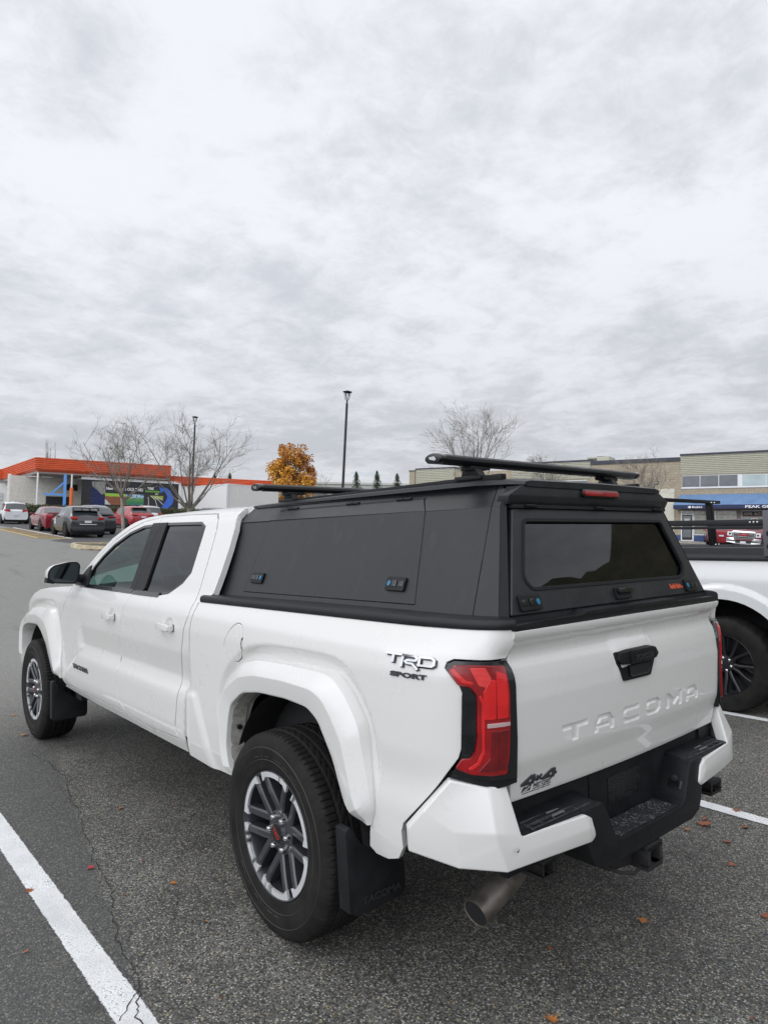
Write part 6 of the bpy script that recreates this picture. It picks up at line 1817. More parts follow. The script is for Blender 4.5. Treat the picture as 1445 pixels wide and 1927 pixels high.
mural('mural_swoosh', [(10.33, 3.32), (10.55, 3.05), (10.95, 3.15), (11.35, 2.85), (11.65, 2.35), (11.68, 1.9), (11.5, 1.5), (11.15, 1.18), (10.6, 1.20), (10.72, 1.55), (11.0, 1.95), (11.08, 2.3), (10.95, 2.62), (10.75, 2.82), (10.45, 2.62)], simple('mural_blue', (.045, .14, .55), .5, var=.15), .026)
wtext('New Values in OLD TIRES', shop, 5.68, 8.88, 2.70, 2.98, .595, M['white_letter'], offset=.02)
wtext('TIRE', shop, 9.27, 9.83, 2.88, 3.12, .595, M['white_letter'], offset=.03)
wtext('Stewardship', shop, 9.08, 10.38, 2.60, 2.84, .595, simple('green_lettering', (.22, .55, .06), .5), offset=.02)
wtext('BC', shop, 10.0, 10.25, 2.44, 2.57, .595, M['white_letter'], offset=.02)
# lower wing with glazed doors
b = MB(); b.bb(12.36, 18.1, .75, 1.1, -1.2, 3.40); child(b, 'wall', M['white_clad'], shop)
for x0, x1 in ((12.6, 14.2), (14.75, 17.9)):
    b = MB(); b.bb(x0, x1, .69, .749, -.8, 2.62); dr = child(b, 'garage_door', M['fr'], shop)
    nn = 3 if x1-x0 > 2 else 2
    for i in range(nn):
        for r in range(2):
            w_ = (x1-x0)/nn; b = MB(); b.bb(x0+w_*i+.06, x0+w_*(i+1)-.06, .675, .70, 1.32-.62*r, 1.82-.62*r); child(b, 'pane', M['darkglass'], dr)
b = MB(); b.bb(18.1, 24, .9, 1.2, -1.2, 3.3); child(b, 'wall', M['white_clad'], shop)

# white clad warehouse end, right of the tyre shop
WM = frame((26.88, 54.06, 3.256), (.995, .093, -.026), (.092, -.995, -.026))
wh = empty('warehouse', mat=WM)
tag(wh, 'plain white metal clad warehouse wall right of the orange roofed shop', 'warehouse')
b = MB(); b.bb(0, 5.6, 0, 12, -1, 3.40); child(b, 'wall', M['white_clad'], wh)
b = MB(); b.bb(-.03, 5.63, -.03, 12.03, 3.40, 3.50); child(b, 'roof_trim', M['fr'], wh)
b = MB()
for i in range(37): b.bb(.15*i, .15*i+.03, -.022, 0, -1, 3.40)
child(b, 'cladding_rib', M['white_clad'], wh)
b = MB(); b.bb(-.22, -.02, -.1, .1, -1, 3.45); child(b, 'corner_post', M['fr'], wh)
b = MB(); b.bb(5.62, 12, 3, 12, -1, 3.05); child(b, 'side_wing', M['palepaint'], wh)
b = MB(); b.bb(6.2, 7.6, 2.95, 2.999, 1.6, 2.3); child(b, 'window', M['darkglass'], wh)
# long pale building beyond the canopy
FM = frame((49.85, 77.86, 4.6), (.75, -.66, -.03), (-.66, -.75, 0))
fb2 = empty('pale_building', mat=FM)
tag(fb2, 'long low pale building far behind the lamp post', 'building')
b = MB(); b.bb(-3, 26, 0, 14, -2, 4.8); child(b, 'wall', simple('pale_grey_wall', (.42, .43, .41), .7, var=.06), fb2)
b = MB(); b.bb(-3.2, 26.2, -.2, 14.2, 4.8, 5.08); child(b, 'parapet', simple('pale_parapet', (.50, .50, .47), .6), fb2)
for i in range(6): b = MB(); b.bb(2+4*i, 4+4*i, -.06, 0, 2.6, 3.8); child(b, 'window', M['darkglass'], fb2)

# ---------------------------------------------------------------- glass shop row (right)
RBM = frame((51.22, 24.32, 1.167), (.271, -.962, -.031), (-.962, -.272, .021))
rb_ = empty('shop_row', mat=RBM)
tag(rb_, 'two storey beige block shop row with blue awning, right behind the parked cars', 'shop building')
def cladding(x0, x1, z0, z1, y, n):
    mb = MB(); rows = []; pr = []
    for i in range(n):
        a = z1-(z1-z0)*i/n; h = (z1-z0)/n
        pr += [(y-.06, a), (y-.06, a-h*.45), (y+.0, a-h*.6), (y+.0, a-h*.95)]
    mb.grid([[(x0, p, h) for p, h in pr], [(x1, p, h) for p, h in pr]])
    return child(mb, 'cladding', M['clad'], rb_, smooth=0, recalc=False)
b = MB(); b.bb(0, 13, .0, 16, -1, 5.1); child(b, 'wall', M['splitface'], rb_)
b = MB(); b.bb(0, 13, .05, 16, 5.1, 6.66); child(b, 'upper_wall', M['clad'], rb_)
cladding(-.05, 13.1, 5.08, 6.66, -.02, 11)
b = MB(); b.bb(-.08, 13.1, -.14, 16, 6.66, 6.82); child(b, 'roof_cap', M['capm'], rb_)
b = MB(); b.bb(-7.3, 0, .02, 16, -1.5, 6.26); child(b, 'wall', M['splitface'], rb_)
b = MB(); b.bb(-7.3, -.08, -.06, 16, 6.26, 6.58); child(b, 'roof_cap', M['capm'], rb_)
b = MB(); b.bb(-14.6, -7.3, .0, 16, -1.8, 5.0); b.bb(-20.5, -14.6, .03, 16, -2.2, 6.1); child(b, 'wall', M['splitface'], rb_)
b = MB(); b.bb(-14.6, -7.3, .06, 16, 5.0, 6.55); b.bb(-25.0, -20.5, .06, 16, -2.5, 6.5); child(b, 'upper_wall', M['clad'], rb_)
cladding(-14.6, -7.3, 5.05, 6.55, 0, 10); cladding(-24.9, -20.5, 4.8, 6.5, 0, 10)
b = MB(); b.bb(-14.7, -7.25, -.08, 16, 6.55, 6.72); child(b, 'roof_cap', M['capm'], rb_)
b = MB(); b.bb(-24.95, -20.45, -.08, 16, 6.5, 6.64); child(b, 'roof_cap', M['capm'], rb_)
b = MB(); b.bb(-25.6, -24.95, -.1, 16, -2.5, 6.36); child(b, 'pier', M['splitface'], rb_)
b = MB(); b.bb(-25.65, -24.9, -.15, 16, 6.36, 6.46); child(b, 'roof_cap', M['capm'], rb_)
b = MB(); b.bb(-13.6, -7.6, -.05, .0, 3.9, 4.95); wf = child(b, 'window', M['fr'], rb_)
for i in range(4): b = MB(); b.bb(-13.55+1.5*i, -12.1+1.5*i, -.065, -.05, 3.97, 4.9); child(b, 'pane', M['darkglass'], wf)
# upper windows
def win(x0, x1, z0, z1, n, mat, fw=.06):
    b = MB(); b.bb(x0, x1, -.05, .0, z0, z1); f = child(b, 'window', M['fr'], rb_)
    for i in range(n):
        w_ = (x1-x0)/n; b = MB(); b.bb(x0+w_*i+fw/2, x0+w_*(i+1)-fw/2, -.066, -.051, z0+fw, z1-fw/2); child(b, 'pane', mat, f)
    return f
win(.06, 4.08, 4.10, 5.06, 3, M['darkglass']); win(4.36, 9.2, 4.10, 5.02, 3, M['paleglass']); win(9.5, 12.8, 4.1, 5.02, 2, M['paleglass'])
b = MB(); b.bb(4.08, 4.36, -.045, .0, 4.10, 5.06); child(b, 'window_pier', M['fr'], rb_)
b = MB(); b.bb(0, 13, -.07, 0, 4.02, 4.10); child(b, 'sill', M['fr'], rb_)
# awning: sloped sheet with end gussets and a scalloped-free valance
aw = MB()
aw.add([(-.05, -.02, 3.55), (13, -.02, 3.55), (13.2, -1.25, 2.66), (-.32, -1.25, 2.66), (-.32, -.02, 2.66)], [(0, 3, 2, 1), (0, 4, 3)])
awo = child(aw, 'awning', M['awn'], rb_, smooth=0, recalc=False)
b = MB(); b.bb(-.34, 13.2, -1.27, -1.23, 2.36, 2.66); b.add([(-.34, -1.25, 2.66), (-.34, -.02, 2.66), (-.34, -.02, 2.36), (-.34, -1.25, 2.36)], [(0, 1, 2, 3)]); child(b, 'valance', M['awnv'], rb_)
wtext('PEAK GLASS', rb_, 4.72, 7.0, 2.40, 2.60, -1.26, M['white_letter'], offset=.02)
wtext('Bluebird', rb_, 1.05, 1.75, 2.42, 2.57, -1.26, M['white_letter'], offset=.02)
b = MB().prism([(.72, 2.49), (.86, 2.60), (1.0, 2.49), (.86, 2.38)], lambda u, v, d: (u, -1.27-d, v), 0, .02); child(b, 'logo', M['white_letter'], rb_)
# ground floor
b = MB(); b.bb(0, 13, -.03, .0, -.3, 2.34); child(b, 'shopfront', simple('shopfront_taupe', (.20, .19, .16), .7), rb_)  # plain dull brown-grey panel behind the door and shop windows
b = MB(); b.bb(0, .96, -.07, -.03, -.25, 2.27); df = child(b, 'door', M['fr'], rb_)
b = MB(); b.bb(.10, .84, -.09, -.07, -.05, 1.93); child(b, 'door_leaf', M['ldark'], df)
b = MB(); b.bb(.17, .77, -.10, -.09, .15, 1.85); child(b, 'door_pane', M['darkglass'], df)
b = MB(); b.bb(.10, .84, -.085, -.07, 2.0, 2.22); child(b, 'fanlight', M['darkglass'], df)
b = MB(); b.bb(.30, .66, -.11, -.10, 1.15, 1.62); child(b, 'notice', M['fr'], df)
b = MB()
for z, w_ in ((1.54, .28), (1.46, .22), (1.38, .26), (1.30, .2), (1.22, .24)): b.bb(.34, .34+w_, -.116, -.11, z, z+.02)
child(b, 'notice_lines', M['red_letter'], df)
wtext('103', rb_, .36, .60, 2.06, 2.17, -.085, M['white_letter'])
for x0, x1, n, mt in ((.99, 3.98, 2, 'shopglass'), (4.34, 7.3, 2, 'greenglass'), (7.6, 10.6, 2, 'shopglass'), (10.7, 12.9, 1, 'shopglass')):
    b = MB(); b.bb(x0, x1, -.07, -.03, .33, 2.26); f = child(b, 'shop_window', M['fr'], rb_)
    for i in range(n):
        w_ = (x1-x0)/n; b = MB(); b.bb(x0+w_*i+.04, x0+w_*(i+1)-.04, -.085, -.07, .40, 2.2); child(b, 'pane', M[mt], f)
        if mt == 'shopglass':
            b = MB()
            for z in (1.15, 1.42, 1.95): b.bb(x0+w_*i+.04, x0+w_*(i+1)-.04, -.092, -.085, z, z+.025)
            child(b, 'blind_slat', M['ldark'], f)
b = MB(); b.bb(4.38, 7.26, -.095, -.085, 1.84, 2.20); child(b, 'window_banner', M['ldark'], rb_)
b = MB(); b.bb(4.38, 7.26, -.097, -.085, 1.79, 1.84); child(b, 'banner_stripe', simple('brick_red_stripe', (.30, .06, .05), .6), rb_)
wtext('HOME · AUTO · COMMERCIAL', rb_, 4.5, 7.2, 1.92, 2.12, -.095, simple('pale_banner_letter', (.42, .40, .38), .6))
cl = MB(); ribbon(cl, [(4.65, 1.45), (4.85, 1.50), (5.05, 1.64), (5.3, 1.66), (5.5, 1.55), (5.75, 1.48)], .03, lambda u, v, d: (u, -.085-d, v), 0, .008); child(cl, 'logo', M['white_letter'], rb_)
cl = MB(); ribbon(cl, [(4.98, 1.52), (5.12, 1.60), (5.3, 1.61), (5.45, 1.53)], .03, lambda u, v, d: (u, -.086-d, v), 0, .008); child(cl, 'logo', M['red_letter'], rb_)
b = MB(); b.bb(.97, 13, -.05, 0, -.3, .33); child(b, 'base_panel', M['navyp'], rb_)
b = MB(); b.bb(-.45, 0, -.05, 0, -.3, .33); child(b, 'base_panel', M['navyp'], rb_)
b = MB(); b.bb(-1.7, -.5, -.03, .0, -1, 4.05); child(b, 'painted_panel', M['palepaint'], rb_)
b = MB(); b.bb(-2.0, -1.72, -.18, 0, 4.5, 4.70); lbx = child(b, 'wall_light', M['ldark'], rb_)
b = MB(); b.bb(-1.96, -1.76, -.19, -.18, 4.53, 4.62); child(b, 'light_lens', M['fr'], lbx)
# roof plant
rtu = empty('rooftop_unit', mat=RBM @ Matrix.Translation((-10.2, 8., 6.6)))
tag(rtu, 'boxy rooftop air unit above the beige shop row', 'air unit')
b = MB(); b.bb(0, 2.2, 0, 2.0, 0, 1.35); child(b, 'casing', M['clad'], rtu, bevel=.03)
b = MB(); b.bb(.15, 1.0, -.03, .0, .15, 1.2); b.bb(-.03, 0, .2, 1.8, .15, 1.2); child(b, 'grille', simple('unit_grille', (.10, .10, .09), .6), rtu)
b = MB(); b.lathe([(1.35, .5), (1.45, .5)], 20, 'z', (1.2, 1.0, 0)); child(b, 'fan_cowl', M['capm'], rtu)
rtu2 = empty('rooftop_unit', mat=RBM @ Matrix.Translation((-16.4, 6., 6.1)))
tag(rtu2, 'low wide rooftop vent left of the boxy air unit', 'air unit')
b = MB(); b.bb(0, 3.2, 0, 1.6, 0, .72); child(b, 'casing', M['clad'], rtu2, bevel=.03)
b = MB(); b.bb(-.08, 3.28, -.08, 1.68, .72, .80); child(b, 'lid', M['palepaint'], rtu2)
# footway in front of the shops
fwm = MB(); p0 = RBM @ Vector((-26, -2.6, 0)); 
pv = []
for x in np.linspace(-26, 14, 12):
    for y in (-2.6, -.2):
        q = RBM @ Vector((x, y, 0)); pv.append((q.x, q.y, max(Gz(q.x, q.y)+.13, 0)))
fwm.add(pv, [(2*i, 2*i+1, 2*i+3, 2*i+2) for i in range(11)])
kf = [(a, b, c-.14) for a, b, c in pv[::2]]; fwm.add(pv[::2]+kf, [(i, i+1, 13+i, 12+i) for i in range(11)])
tag(fwm.build('footway', simple('concrete_footway', (.33, .31, .27), .85, var=.12, vscale=2), None, recalc=False), kind='structure')

# ---------------------------------------------------------------- painted island, markings, kerb
M['yline'] = simple('yellow_road_paint', (.55, .40, .14), .75, var=.25, vscale=9)
M['wline'] = simple('white_road_paint', (.62, .62, .62), .75, var=.2, vscale=9)
M['ochre'] = simple('faded_ochre_paint', (.20, .145, .075), .85, var=.45, vscale=4)
M['newasph'] = simple('newer_dark_asphalt', (.060, .060, .062), .8, var=.22, vscale=3)
drape('asphalt_patch', [[(6.05, 30.6), (6.5, 26.8), (14, 21.5), (34, 26), (34, 62), (8.6, 62), (8.0, 45), (7.3, 32.5)]], M['newasph'], .006, 1.5)
drape('hatched_island', [[(6.12, 32.9), (7.0, 32.25), (7.42, 32.5), (8.15, 47.6), (6.75, 45)]], M['ochre'], .010, 1.)
drape('road_marking', [[(6.05, 32.9), (6.22, 32.9), (6.85, 45), (6.68, 45)], [(6.05, 32.95), (7.0, 32.1), (7.42, 32.3), (7.42, 32.55), (7.0, 32.4), (6.1, 33.2)], [(6.25, 34.6), (7.45, 33.5), (7.47, 33.7), (6.26, 34.8)], [(6.32, 36.8), (7.55, 35.7), (7.56, 35.9), (6.33, 37.0)]], M['yline'], .014, 1.)
drape('road_marking', [[(7.40, 32.4), (7.58, 32.4), (8.25, 47.6), (8.08, 47.6)], [(10.9, 38.3), (11.1, 38.3), (11.3, 43), (11.15, 43)], [(9.6, 32.6), (9.8, 32.6), (13.5, 32.2), (13.5, 32.4)]], M['wline'], .014, 1.)
kb = MB(); kp = rounded([(5.45, 25.6), (5.5, 24.2), (9.6, 19.2), (15, 18), (15, 26.4), (5.9, 26.4)], .45, 4)
ki = inset(kp, .16); n = len(kp)
kb.add([(x, y, Gz(x, y)) for x, y in kp]+[(x, y, Gz(x, y)+.15) for x, y in inset(kp, .02)]+[(x, y, Gz(x, y)+.15) for x, y in ki]+[(x, y, Gz(x, y)+.06) for x, y in ki],
       [(k*n+i, k*n+(i+1) % n, (k+1)*n+(i+1) % n, (k+1)*n+i) for k in range(3) for i in range(n)])
M['kerb'] = simple('yellowed_concrete_kerb', (.46, .40, .27), .85, var=.25, vscale=5)
tag(kb.build('kerb', M['kerb'], None, smooth=30), kind='structure')
drape('planting_bed', [ki], simple('bark_mulch', (.075, .065, .05), .95, var=.6, vscale=12), .07, 1.)
rng = random.Random(5); lt = MB()
for i in range(240):
    t = rng.random(); x = 5.42+t*3.5+rng.gauss(0, .05); y = 24.1-t*4.2-abs(rng.gauss(0, .28)); s_ = rng.uniform(.03, .06); a = rng.random()*6
    c, s = math.cos(a)*s_, math.sin(a)*s_; z = Gz(x, y)+.02+rng.random()*.02
    lt.add([(x-c, y-s, z), (x+s, y-c, z+.02), (x+c, y+s, z), (x-s, y+c, z+.015)], [(0, 1, 2, 3)])
tag(lt.build('leaf_litter', simple('drifted_red_leaves', (.24, .07, .03), .8, var=.4, vscale=8), None, recalc=False), 'drift of red leaves along the kerb of the planted island', 'leaf litter', kind='stuff')
# ---------------------------------------------------------------- parked cars
def car(name, label, x, y, az, col, st):
    """a small car lofted from cross sections; st holds its proportions. Its own +y is forward, origin at the rear bumper."""
    root = empty(name, mat=ground_frame(x, y, az)); tag(root, label, st.get('cat', 'car'), 'cars parked across the lot')
    L, W, H, belt, sill = st['L'], st['W'], st['H'], st['belt'], .24
    prof = st['prof']          # (y, top z, is the cabin) from rear to front; belt heights interpolate
    ys = [p[0]*L for p in prof]
    def at(tab, t): return float(np.interp(t, [a for a, b in tab], [b for a, b in tab]))
    wid = st.get('wid', [(0, .86), (.06, .95), (.2, 1.), (.75, 1.), (.92, .95), (1, .80)])
    btab = st['belttab']
    rows = []; NS = 12
    for (t, top, cabin) in prof:
        hw = W/2*at(wid, t); bz = min(at(btab, t), top)
        rt_ = at(st['roofw'], t)*W/2 if cabin else hw*.86
        zb = sill+(.10 if t < .03 or t > .97 else 0)
        half = [(hw*.80, zb), (hw*.95, zb+.05), (hw, zb+.22), (hw*1.0, (zb+bz)/2+.05), (hw*.985, bz-.10), (hw*.95, bz), (rt_+(hw*.95-rt_)*.10, top-(top-bz)*.10), (rt_*.86, top), (0, top+(.03 if cabin else .015))]
        rows.append([(-a, t*L, b) for a, b in half]+[(a, t*L, b) for a, b in reversed(half[:-1])])
    n = len(rows[0])
    body = MB(); sidew = MB(); rearw = MB(); frontw = MB()
    def quad(mb, i, j): mb.add([rows[i][j], rows[i+1][j], rows[i+1][j+1], rows[i][j+1]], [(0, 1, 2, 3)])
    m = len(rows)
    for i in range(m-1):
        for j in range(n-1):
            quad(body, i, j)
    body.add(rows[0], [tuple(range(n))]); body.add(rows[-1], [tuple(range(n))])
    paint_ = M.get('car_'+name+str(col)) or simple('car_paint', col, .28, coat=.8, var=.02); 
    bo = body.build('body', paint_, root, bevel=0, smooth=40)
    # glazing, 6 mm proud of the lofted cabin
    def pane(name_, i0, i1, j0, j1, ins=(.06, .06, .08, .08), push=.008):
        A, B_, C_, D_ = (Vector(rows[i0][j0]), Vector(rows[i1][j0]), Vector(rows[i1][j1]), Vector(rows[i0][j1]))
        nrm = (B_-A).cross(D_-A).normalized(); cen = (A+B_+C_+D_)/4
        if nrm.dot(cen-Vector((0, L*.5, .7))) < 0: nrm = -nrm
        def P(u, v): return (A*(1-u)+B_*u)*(1-v)+(D_*(1-u)+C_*u)*v
        g = [[P(ins[0]+(1-ins[0]-ins[1])*a/4, ins[2]+(1-ins[2]-ins[3])*b_/3)+nrm*push for b_ in range(4)] for a in range(5)]
        mb = MB(); mb.grid(g); return mb.build(name_, M['carglass'], root, recalc=False, smooth=0)
    for s_ in st['side']:      # spans of stations with side glass
        for j in (5, n-7):
            pane('side_window', s_[0], s_[1], j, j+1, (.03, .03, .05, .10))
    i0, i1 = st['rear']; 
    # rear and front screens span the crown of the section
    def screen(nm, i0, i1, ins):
        A = [Vector(p) for p in rows[i0][6:n-6]]; B_ = [Vector(p) for p in rows[i1][6:n-6]]
        g = []
        for a in range(6):
            u = ins+(1-2*ins)*a/5; row = []
            for k in range(len(A)):
                p = A[k]*(1-u)+B_[k]*u; row.append(p)
            g.append(row)
        nrm = (g[-1][1]-g[0][1]).cross(g[0][-1]-g[0][0]).normalized()
        if nrm.z < 0: nrm = -nrm
        mb = MB(); mb.grid([[p+nrm*.010 for p in r] for r in g]); return mb.build(nm, M['carglass'], root, recalc=False, smooth=50)
    screen('rear_window', i0, i1, .10)
    screen('windscreen', *st['front'], .06)
    # wheels and dark arches
    R_ = st['R']; wy = (st['wr']*L, st['wf']*L)
    for yy in wy:
        for sg in (-1, 1):
            hw = W/2*at(wid, yy/L)
            ar = MB(); q = [(yy+(R_+.07)*math.cos(PI*k/14), R_+(R_+.07)*math.sin(PI*k/14)) for k in range(15)]+[(yy-(R_+.05), sill), (yy+(R_+.05), sill)]
            ar.prism(q, lambda u, v, d: (sg*(hw+d), u, v), -.20, .006); ar.build('wheel_arch', M['ldark'] if not st.get('clad') else M['black'], root)
            wl_ = empty('wheel', parent=root); wl_.location = (sg*(hw-.095), yy, R_)
            t_ = MB(); t_.lathe([(sg*-.10, R_*.66), (sg*-.10, R_*.95), (sg*-.07, R_), (sg*.07, R_), (sg*.105, R_*.95), (sg*.108, R_*.70), (sg*.09, R_*.66)], 28, close=True); t_.build('tyre', M['tyre'], wl_, smooth=40)
            r_ = MB(); r_.lathe([(sg*.02, 0), (sg*.02, R_*.66)], 24, caps=False)
            for k in range(5):
                a = 2*PI*k/5; ca, sa = math.cos(a), math.sin(a)
                r_.add([(sg*.095, .02*ca-.03*sa, .02*sa+.03*ca), (sg*.095, .02*ca+.03*sa, .02*sa-.03*ca), (sg*.088, R_*.66*ca+.05*sa, R_*.66*sa-.05*ca), (sg*.088, R_*.66*ca-.05*sa, R_*.66*sa+.05*ca)], [(0, 1, 2, 3)])
            r_.build('rim', st.get('rim', M['wheel_grey']), wl_, smooth=0, recalc=False)
    rw = W/2*at(wid, .0); rz = st['lampz']
    for sg in (-1, 1):
        lp = MB(); lp.prism([(st['lx0'], rz-st['lh']/2), (1.0, rz-st['lh']*.35), (1.02, rz+st['lh']*.5), (st['lx0'], rz+st['lh']*.45)], lambda u, v, d: (sg*u*rw, d+(abs(u)-.6)*.16*(u > .6), v), -.045, .14)
        lp.build('tail_lamp', M['car_lamp'], root, bevel=.012)
    dk = MB(); dk.prism([(-rw*1.02, .22), (rw*1.02, .22), (rw*1.03, st['bump']), (-rw*1.03, st['bump'])], lambda u, v, d: (u, d+.10*(u/rw)**2*.9, v), -.07, .12)
    dk.build('rear_bumper', M['black'] if st.get('dkbump', True) else paint_, root, bevel=.02)
    pz = st['platez']; pl = MB().bb(-.16, .16, -.062 if st['platez'] > st['bump'] else -.085, -.03, pz-.055, pz+.055); pl.build('number_plate', M['plate'], root)
    for sg in (-1, 1):
        mr = MB(); yy = st['mir']*L; mr.prism(rounded([(0, 0), (.20, .01), (.21, .11), (.02, .10)], .03, 2), lambda u, v, d: (sg*(W/2*.92+u), yy+d, belt-.02+v), -.05, .06); mr.build('door_mirror', paint_, root, bevel=.01)
    un = MB().bb(-W/2*.78, W/2*.78, .1, L-.1, .16, .26); un.build('underside', M['ldark'], root)
    return root, rows, paint_
M['carglass'] = simple('car_window_glass', (.035, .042, .048), .06, coat=1.)
M['car_lamp'] = simple('car_tail_lamp', (.42, .012, .014), .2, coat=1.)
RW = [(0, .66), (.3, .70), (.8, .66), (1, .6)]
SUVp = dict(L=4.45, W=1.86, H=1.66, belt=1.02, prof=[(0, .98, 0), (.025, 1.02, 0), (.035, 1.05, 1), (.10, 1.60, 1), (.16, 1.66, 1), (.34, 1.69, 1), (.50, 1.67, 1), (.57, 1.60, 1), (.72, 1.10, 1), (.74, 1.06, 0), (.93, .92, 0), (1, .70, 0)],
            belttab=[(0, 1.02), (.4, 1.03), (.72, 1.0), (.93, .90), (1, .7)], roofw=[(0, .78), (.1, .70), (.3, .70), (.6, .70), (.72, .84)], side=[(3, 4), (4, 5), (5, 6)], rear=(2, 3), front=(7, 8), R=.36, wr=.19, wf=.80, lampz=1.03, lh=.17, lx0=.52, bump=.62, platez=.72, mir=.68)
SEDAN = dict(L=4.88, W=1.86, H=1.45, belt=.98, prof=[(0, .92, 0), (.02, 1.03, 0), (.05, 1.06, 0), (.13, 1.07, 0), (.14, 1.075, 1), (.29, 1.40, 1), (.36, 1.45, 1), (.50, 1.455, 1), (.57, 1.40, 1), (.72, 1.00, 1), (.735, .97, 0), (.93, .84, 0), (1, .62, 0)],
             belttab=[(0, 1.0), (.2, 1.02), (.4, 1.0), (.72, .95), (.93, .82), (1, .6)], roofw=[(.14, .82), (.29, .66), (.5, .66), (.72, .82)], side=[(5, 6), (6, 7), (7, 8)], rear=(4, 5), front=(8, 9), R=.34, wr=.21, wf=.80, lampz=.90, lh=.16, lx0=.55, bump=.50, platez=.80, mir=.66, dkbump=False)
CROSS = dict(L=4.38, W=1.82, H=1.56, belt=1.03, prof=[(0, .84, 0), (.02, 1.00, 0), (.045, 1.05, 0), (.05, 1.06, 1), (.19, 1.47, 1), (.28, 1.54, 1), (.42, 1.565, 1), (.55, 1.52, 1), (.60, 1.46, 1), (.73, 1.06, 1), (.745, 1.02, 0), (.93, .90, 0), (1, .66, 0)],
             belttab=[(0, 1.0), (.12, 1.12), (.3, 1.06), (.55, 1.0), (.73, .98), (.93, .86), (1, .64)], roofw=[(.05, .72), (.19, .60), (.5, .64), (.73, .82)], side=[(5, 6), (6, 7), (7, 8)], rear=(3, 4), front=(8, 9), R=.37, wr=.185, wf=.79, lampz=.98, lh=.15, lx0=.62, bump=.46, platez=.80, mir=.66, clad=True)
LOWSUV = dict(L=4.60, W=1.90, H=1.62, belt=1.05, prof=[(0, .80, 0), (.015, 1.0, 0), (.04, 1.10, 0), (.05, 1.11, 1), (.16, 1.48, 1), (.28, 1.60, 1), (.42, 1.62, 1), (.54, 1.56, 1), (.60, 1.49, 1), (.74, 1.05, 1), (.755, 1.0, 0), (.94, .85, 0), (1, .6, 0)],
              belttab=[(0, 1.06), (.4, 1.04), (.74, .96), (.94, .8), (1, .6)], roofw=[(.05, .80), (.2, .68), (.5, .68), (.74, .86)], side=[(5, 6), (6, 7), (7, 8)], rear=(3, 4), front=(8, 9), R=.36, wr=.19, wf=.80, lampz=1.0, lh=.07, lx0=.48, bump=.55, platez=.86, mir=.67)
def put(px_off, x, y, az_deg, back):      # slide the car along its heading so that its rear stands at x, y
    a = R(az_deg); return x+math.sin(a)*back, y+math.cos(a)*back
c1, rows1, p1 = car('parked_car', 'white compact sport utility with black lower bumper, leftmost car by the tyre shop', 10.05, 55.6, R(3), (.68, .70, .72), SUVp)
MB().bb(-.34, -.30, .95, 1.2, 1.69, 1.74).build('roof_rail', M['ldark'], c1); MB().bb(.0, .02, .5, .52, 1.66, 1.80).build('roof_aerial', M['ldark'], c1)
c2, rows2, p2 = car('parked_car', 'dark red sedan with a small boot spoiler, second car from the left', 9.25, 40.9, R(3), (.20, .010, .022), SEDAN)
b = MB(); b.prism([(-.68, 1.075), (.68, 1.075), (.66, 1.11), (-.66, 1.11)], lambda u, v, d: (u, d+.10*u*u, v), .10, .30); b.build('boot_spoiler', p2, c2, bevel=.01)
b = MB().prism([(.0, 1.46), (.14, 1.47), (.02, 1.53)], lambda u, v, d: (d, 2.05+u, v), -.012, .012); b.build('roof_aerial', p2, c2)
c3, rows3, p3 = car('parked_car', 'dark grey crossover with hollow roof spoiler and white door decals, nearest of its row', 8.45, 33.2, R(3), (.028, .031, .036), CROSS)
sp = MB(); sp.prism([(-.60, 1.455), (.60, 1.455), (.62, 1.50), (-.62, 1.50)], lambda u, v, d: (u, d, v), .42, .62)
for x in (-.60, -.19, .19, .60): sp.bb(x-.02, x+.02, .40, .62, 1.345, 1.46)
sp.prism([(-.58, 1.325), (.58, 1.325), (.60, 1.35), (-.60, 1.35)], lambda u, v, d: (u, d, v), .36, .60); sp.build('roof_spoiler', M['black_gloss'], c3, bevel=.008)
b = MB(); b.prism([(-.40, .655), (.40, .655), (.38, .685), (-.38, .685)], lambda u, v, d: (u, d, v), -.085, -.03); b.build('chrome_strip', M['fr'], c3)
b = MB(); b.prism([(-.74, .40), (.74, .40), (.82, .56), (.50, .64), (-.50, .64), (-.82, .56)], lambda u, v, d: (u, d+.09*u*u, v), -.085, .05); b.build('bumper_insert', simple('grey_bumper_insert', (.045, .05, .058), .5), c3, bevel=.02)
b = MB()
for z in (.62, .70, .78, .86):
    b.bb(-.920, -.912, 2.72, 2.98, z, z+.055)
b.build('door_decal', M['white_letter'], c3)
c4, rows4, p4 = car('parked_car', 'dark grey coupe-roofed sport utility half hidden behind the dark grey crossover', 10.30, 37.0, R(4), (.026, .029, .036), LOWSUV)
b = MB(); b.prism([(-.72, 1.10), (.72, 1.10), (.74, 1.13), (-.74, 1.13)], lambda u, v, d: (u, d+.1*u*u, v), .0, .12); b.build('lip_spoiler', M['black_gloss'], c4)
c5, rows5, p5 = car('parked_car', 'bright red hatchback behind the thin tree trunk', 16.4, 46.7, R(-2), (.33, .014, .020), LOWSUV)
b = MB(); b.prism([(-.55, 1.50), (.55, 1.50), (.57, 1.54), (-.57, 1.54)], lambda u, v, d: (u, d, v), .50, .80); b.build('roof_spoiler', M['black_gloss'], c5)
c6, rows6, p6 = car('parked_car', 'white sport utility behind the bright red hatchback, by the hedge', 19.6, 53.0, R(6), (.66, .67, .68), SUVp)
c7, rows7, p7 = car('parked_car', 'pale car showing only its roof behind the dark grey crossover', 15.3, 52.5, R(4), (.60, .62, .63), LOWSUV)
VAN = dict(SUVp, L=5.2, W=1.98)
c8, rows8, p8 = car('parked_car', 'dark blue grey vehicle showing its roof above the white pickup cab', 20.6, 45.0, R(40), (.035, .045, .06), VAN)
REDS = dict(SUVp, dkbump=False, lampz=1.08)
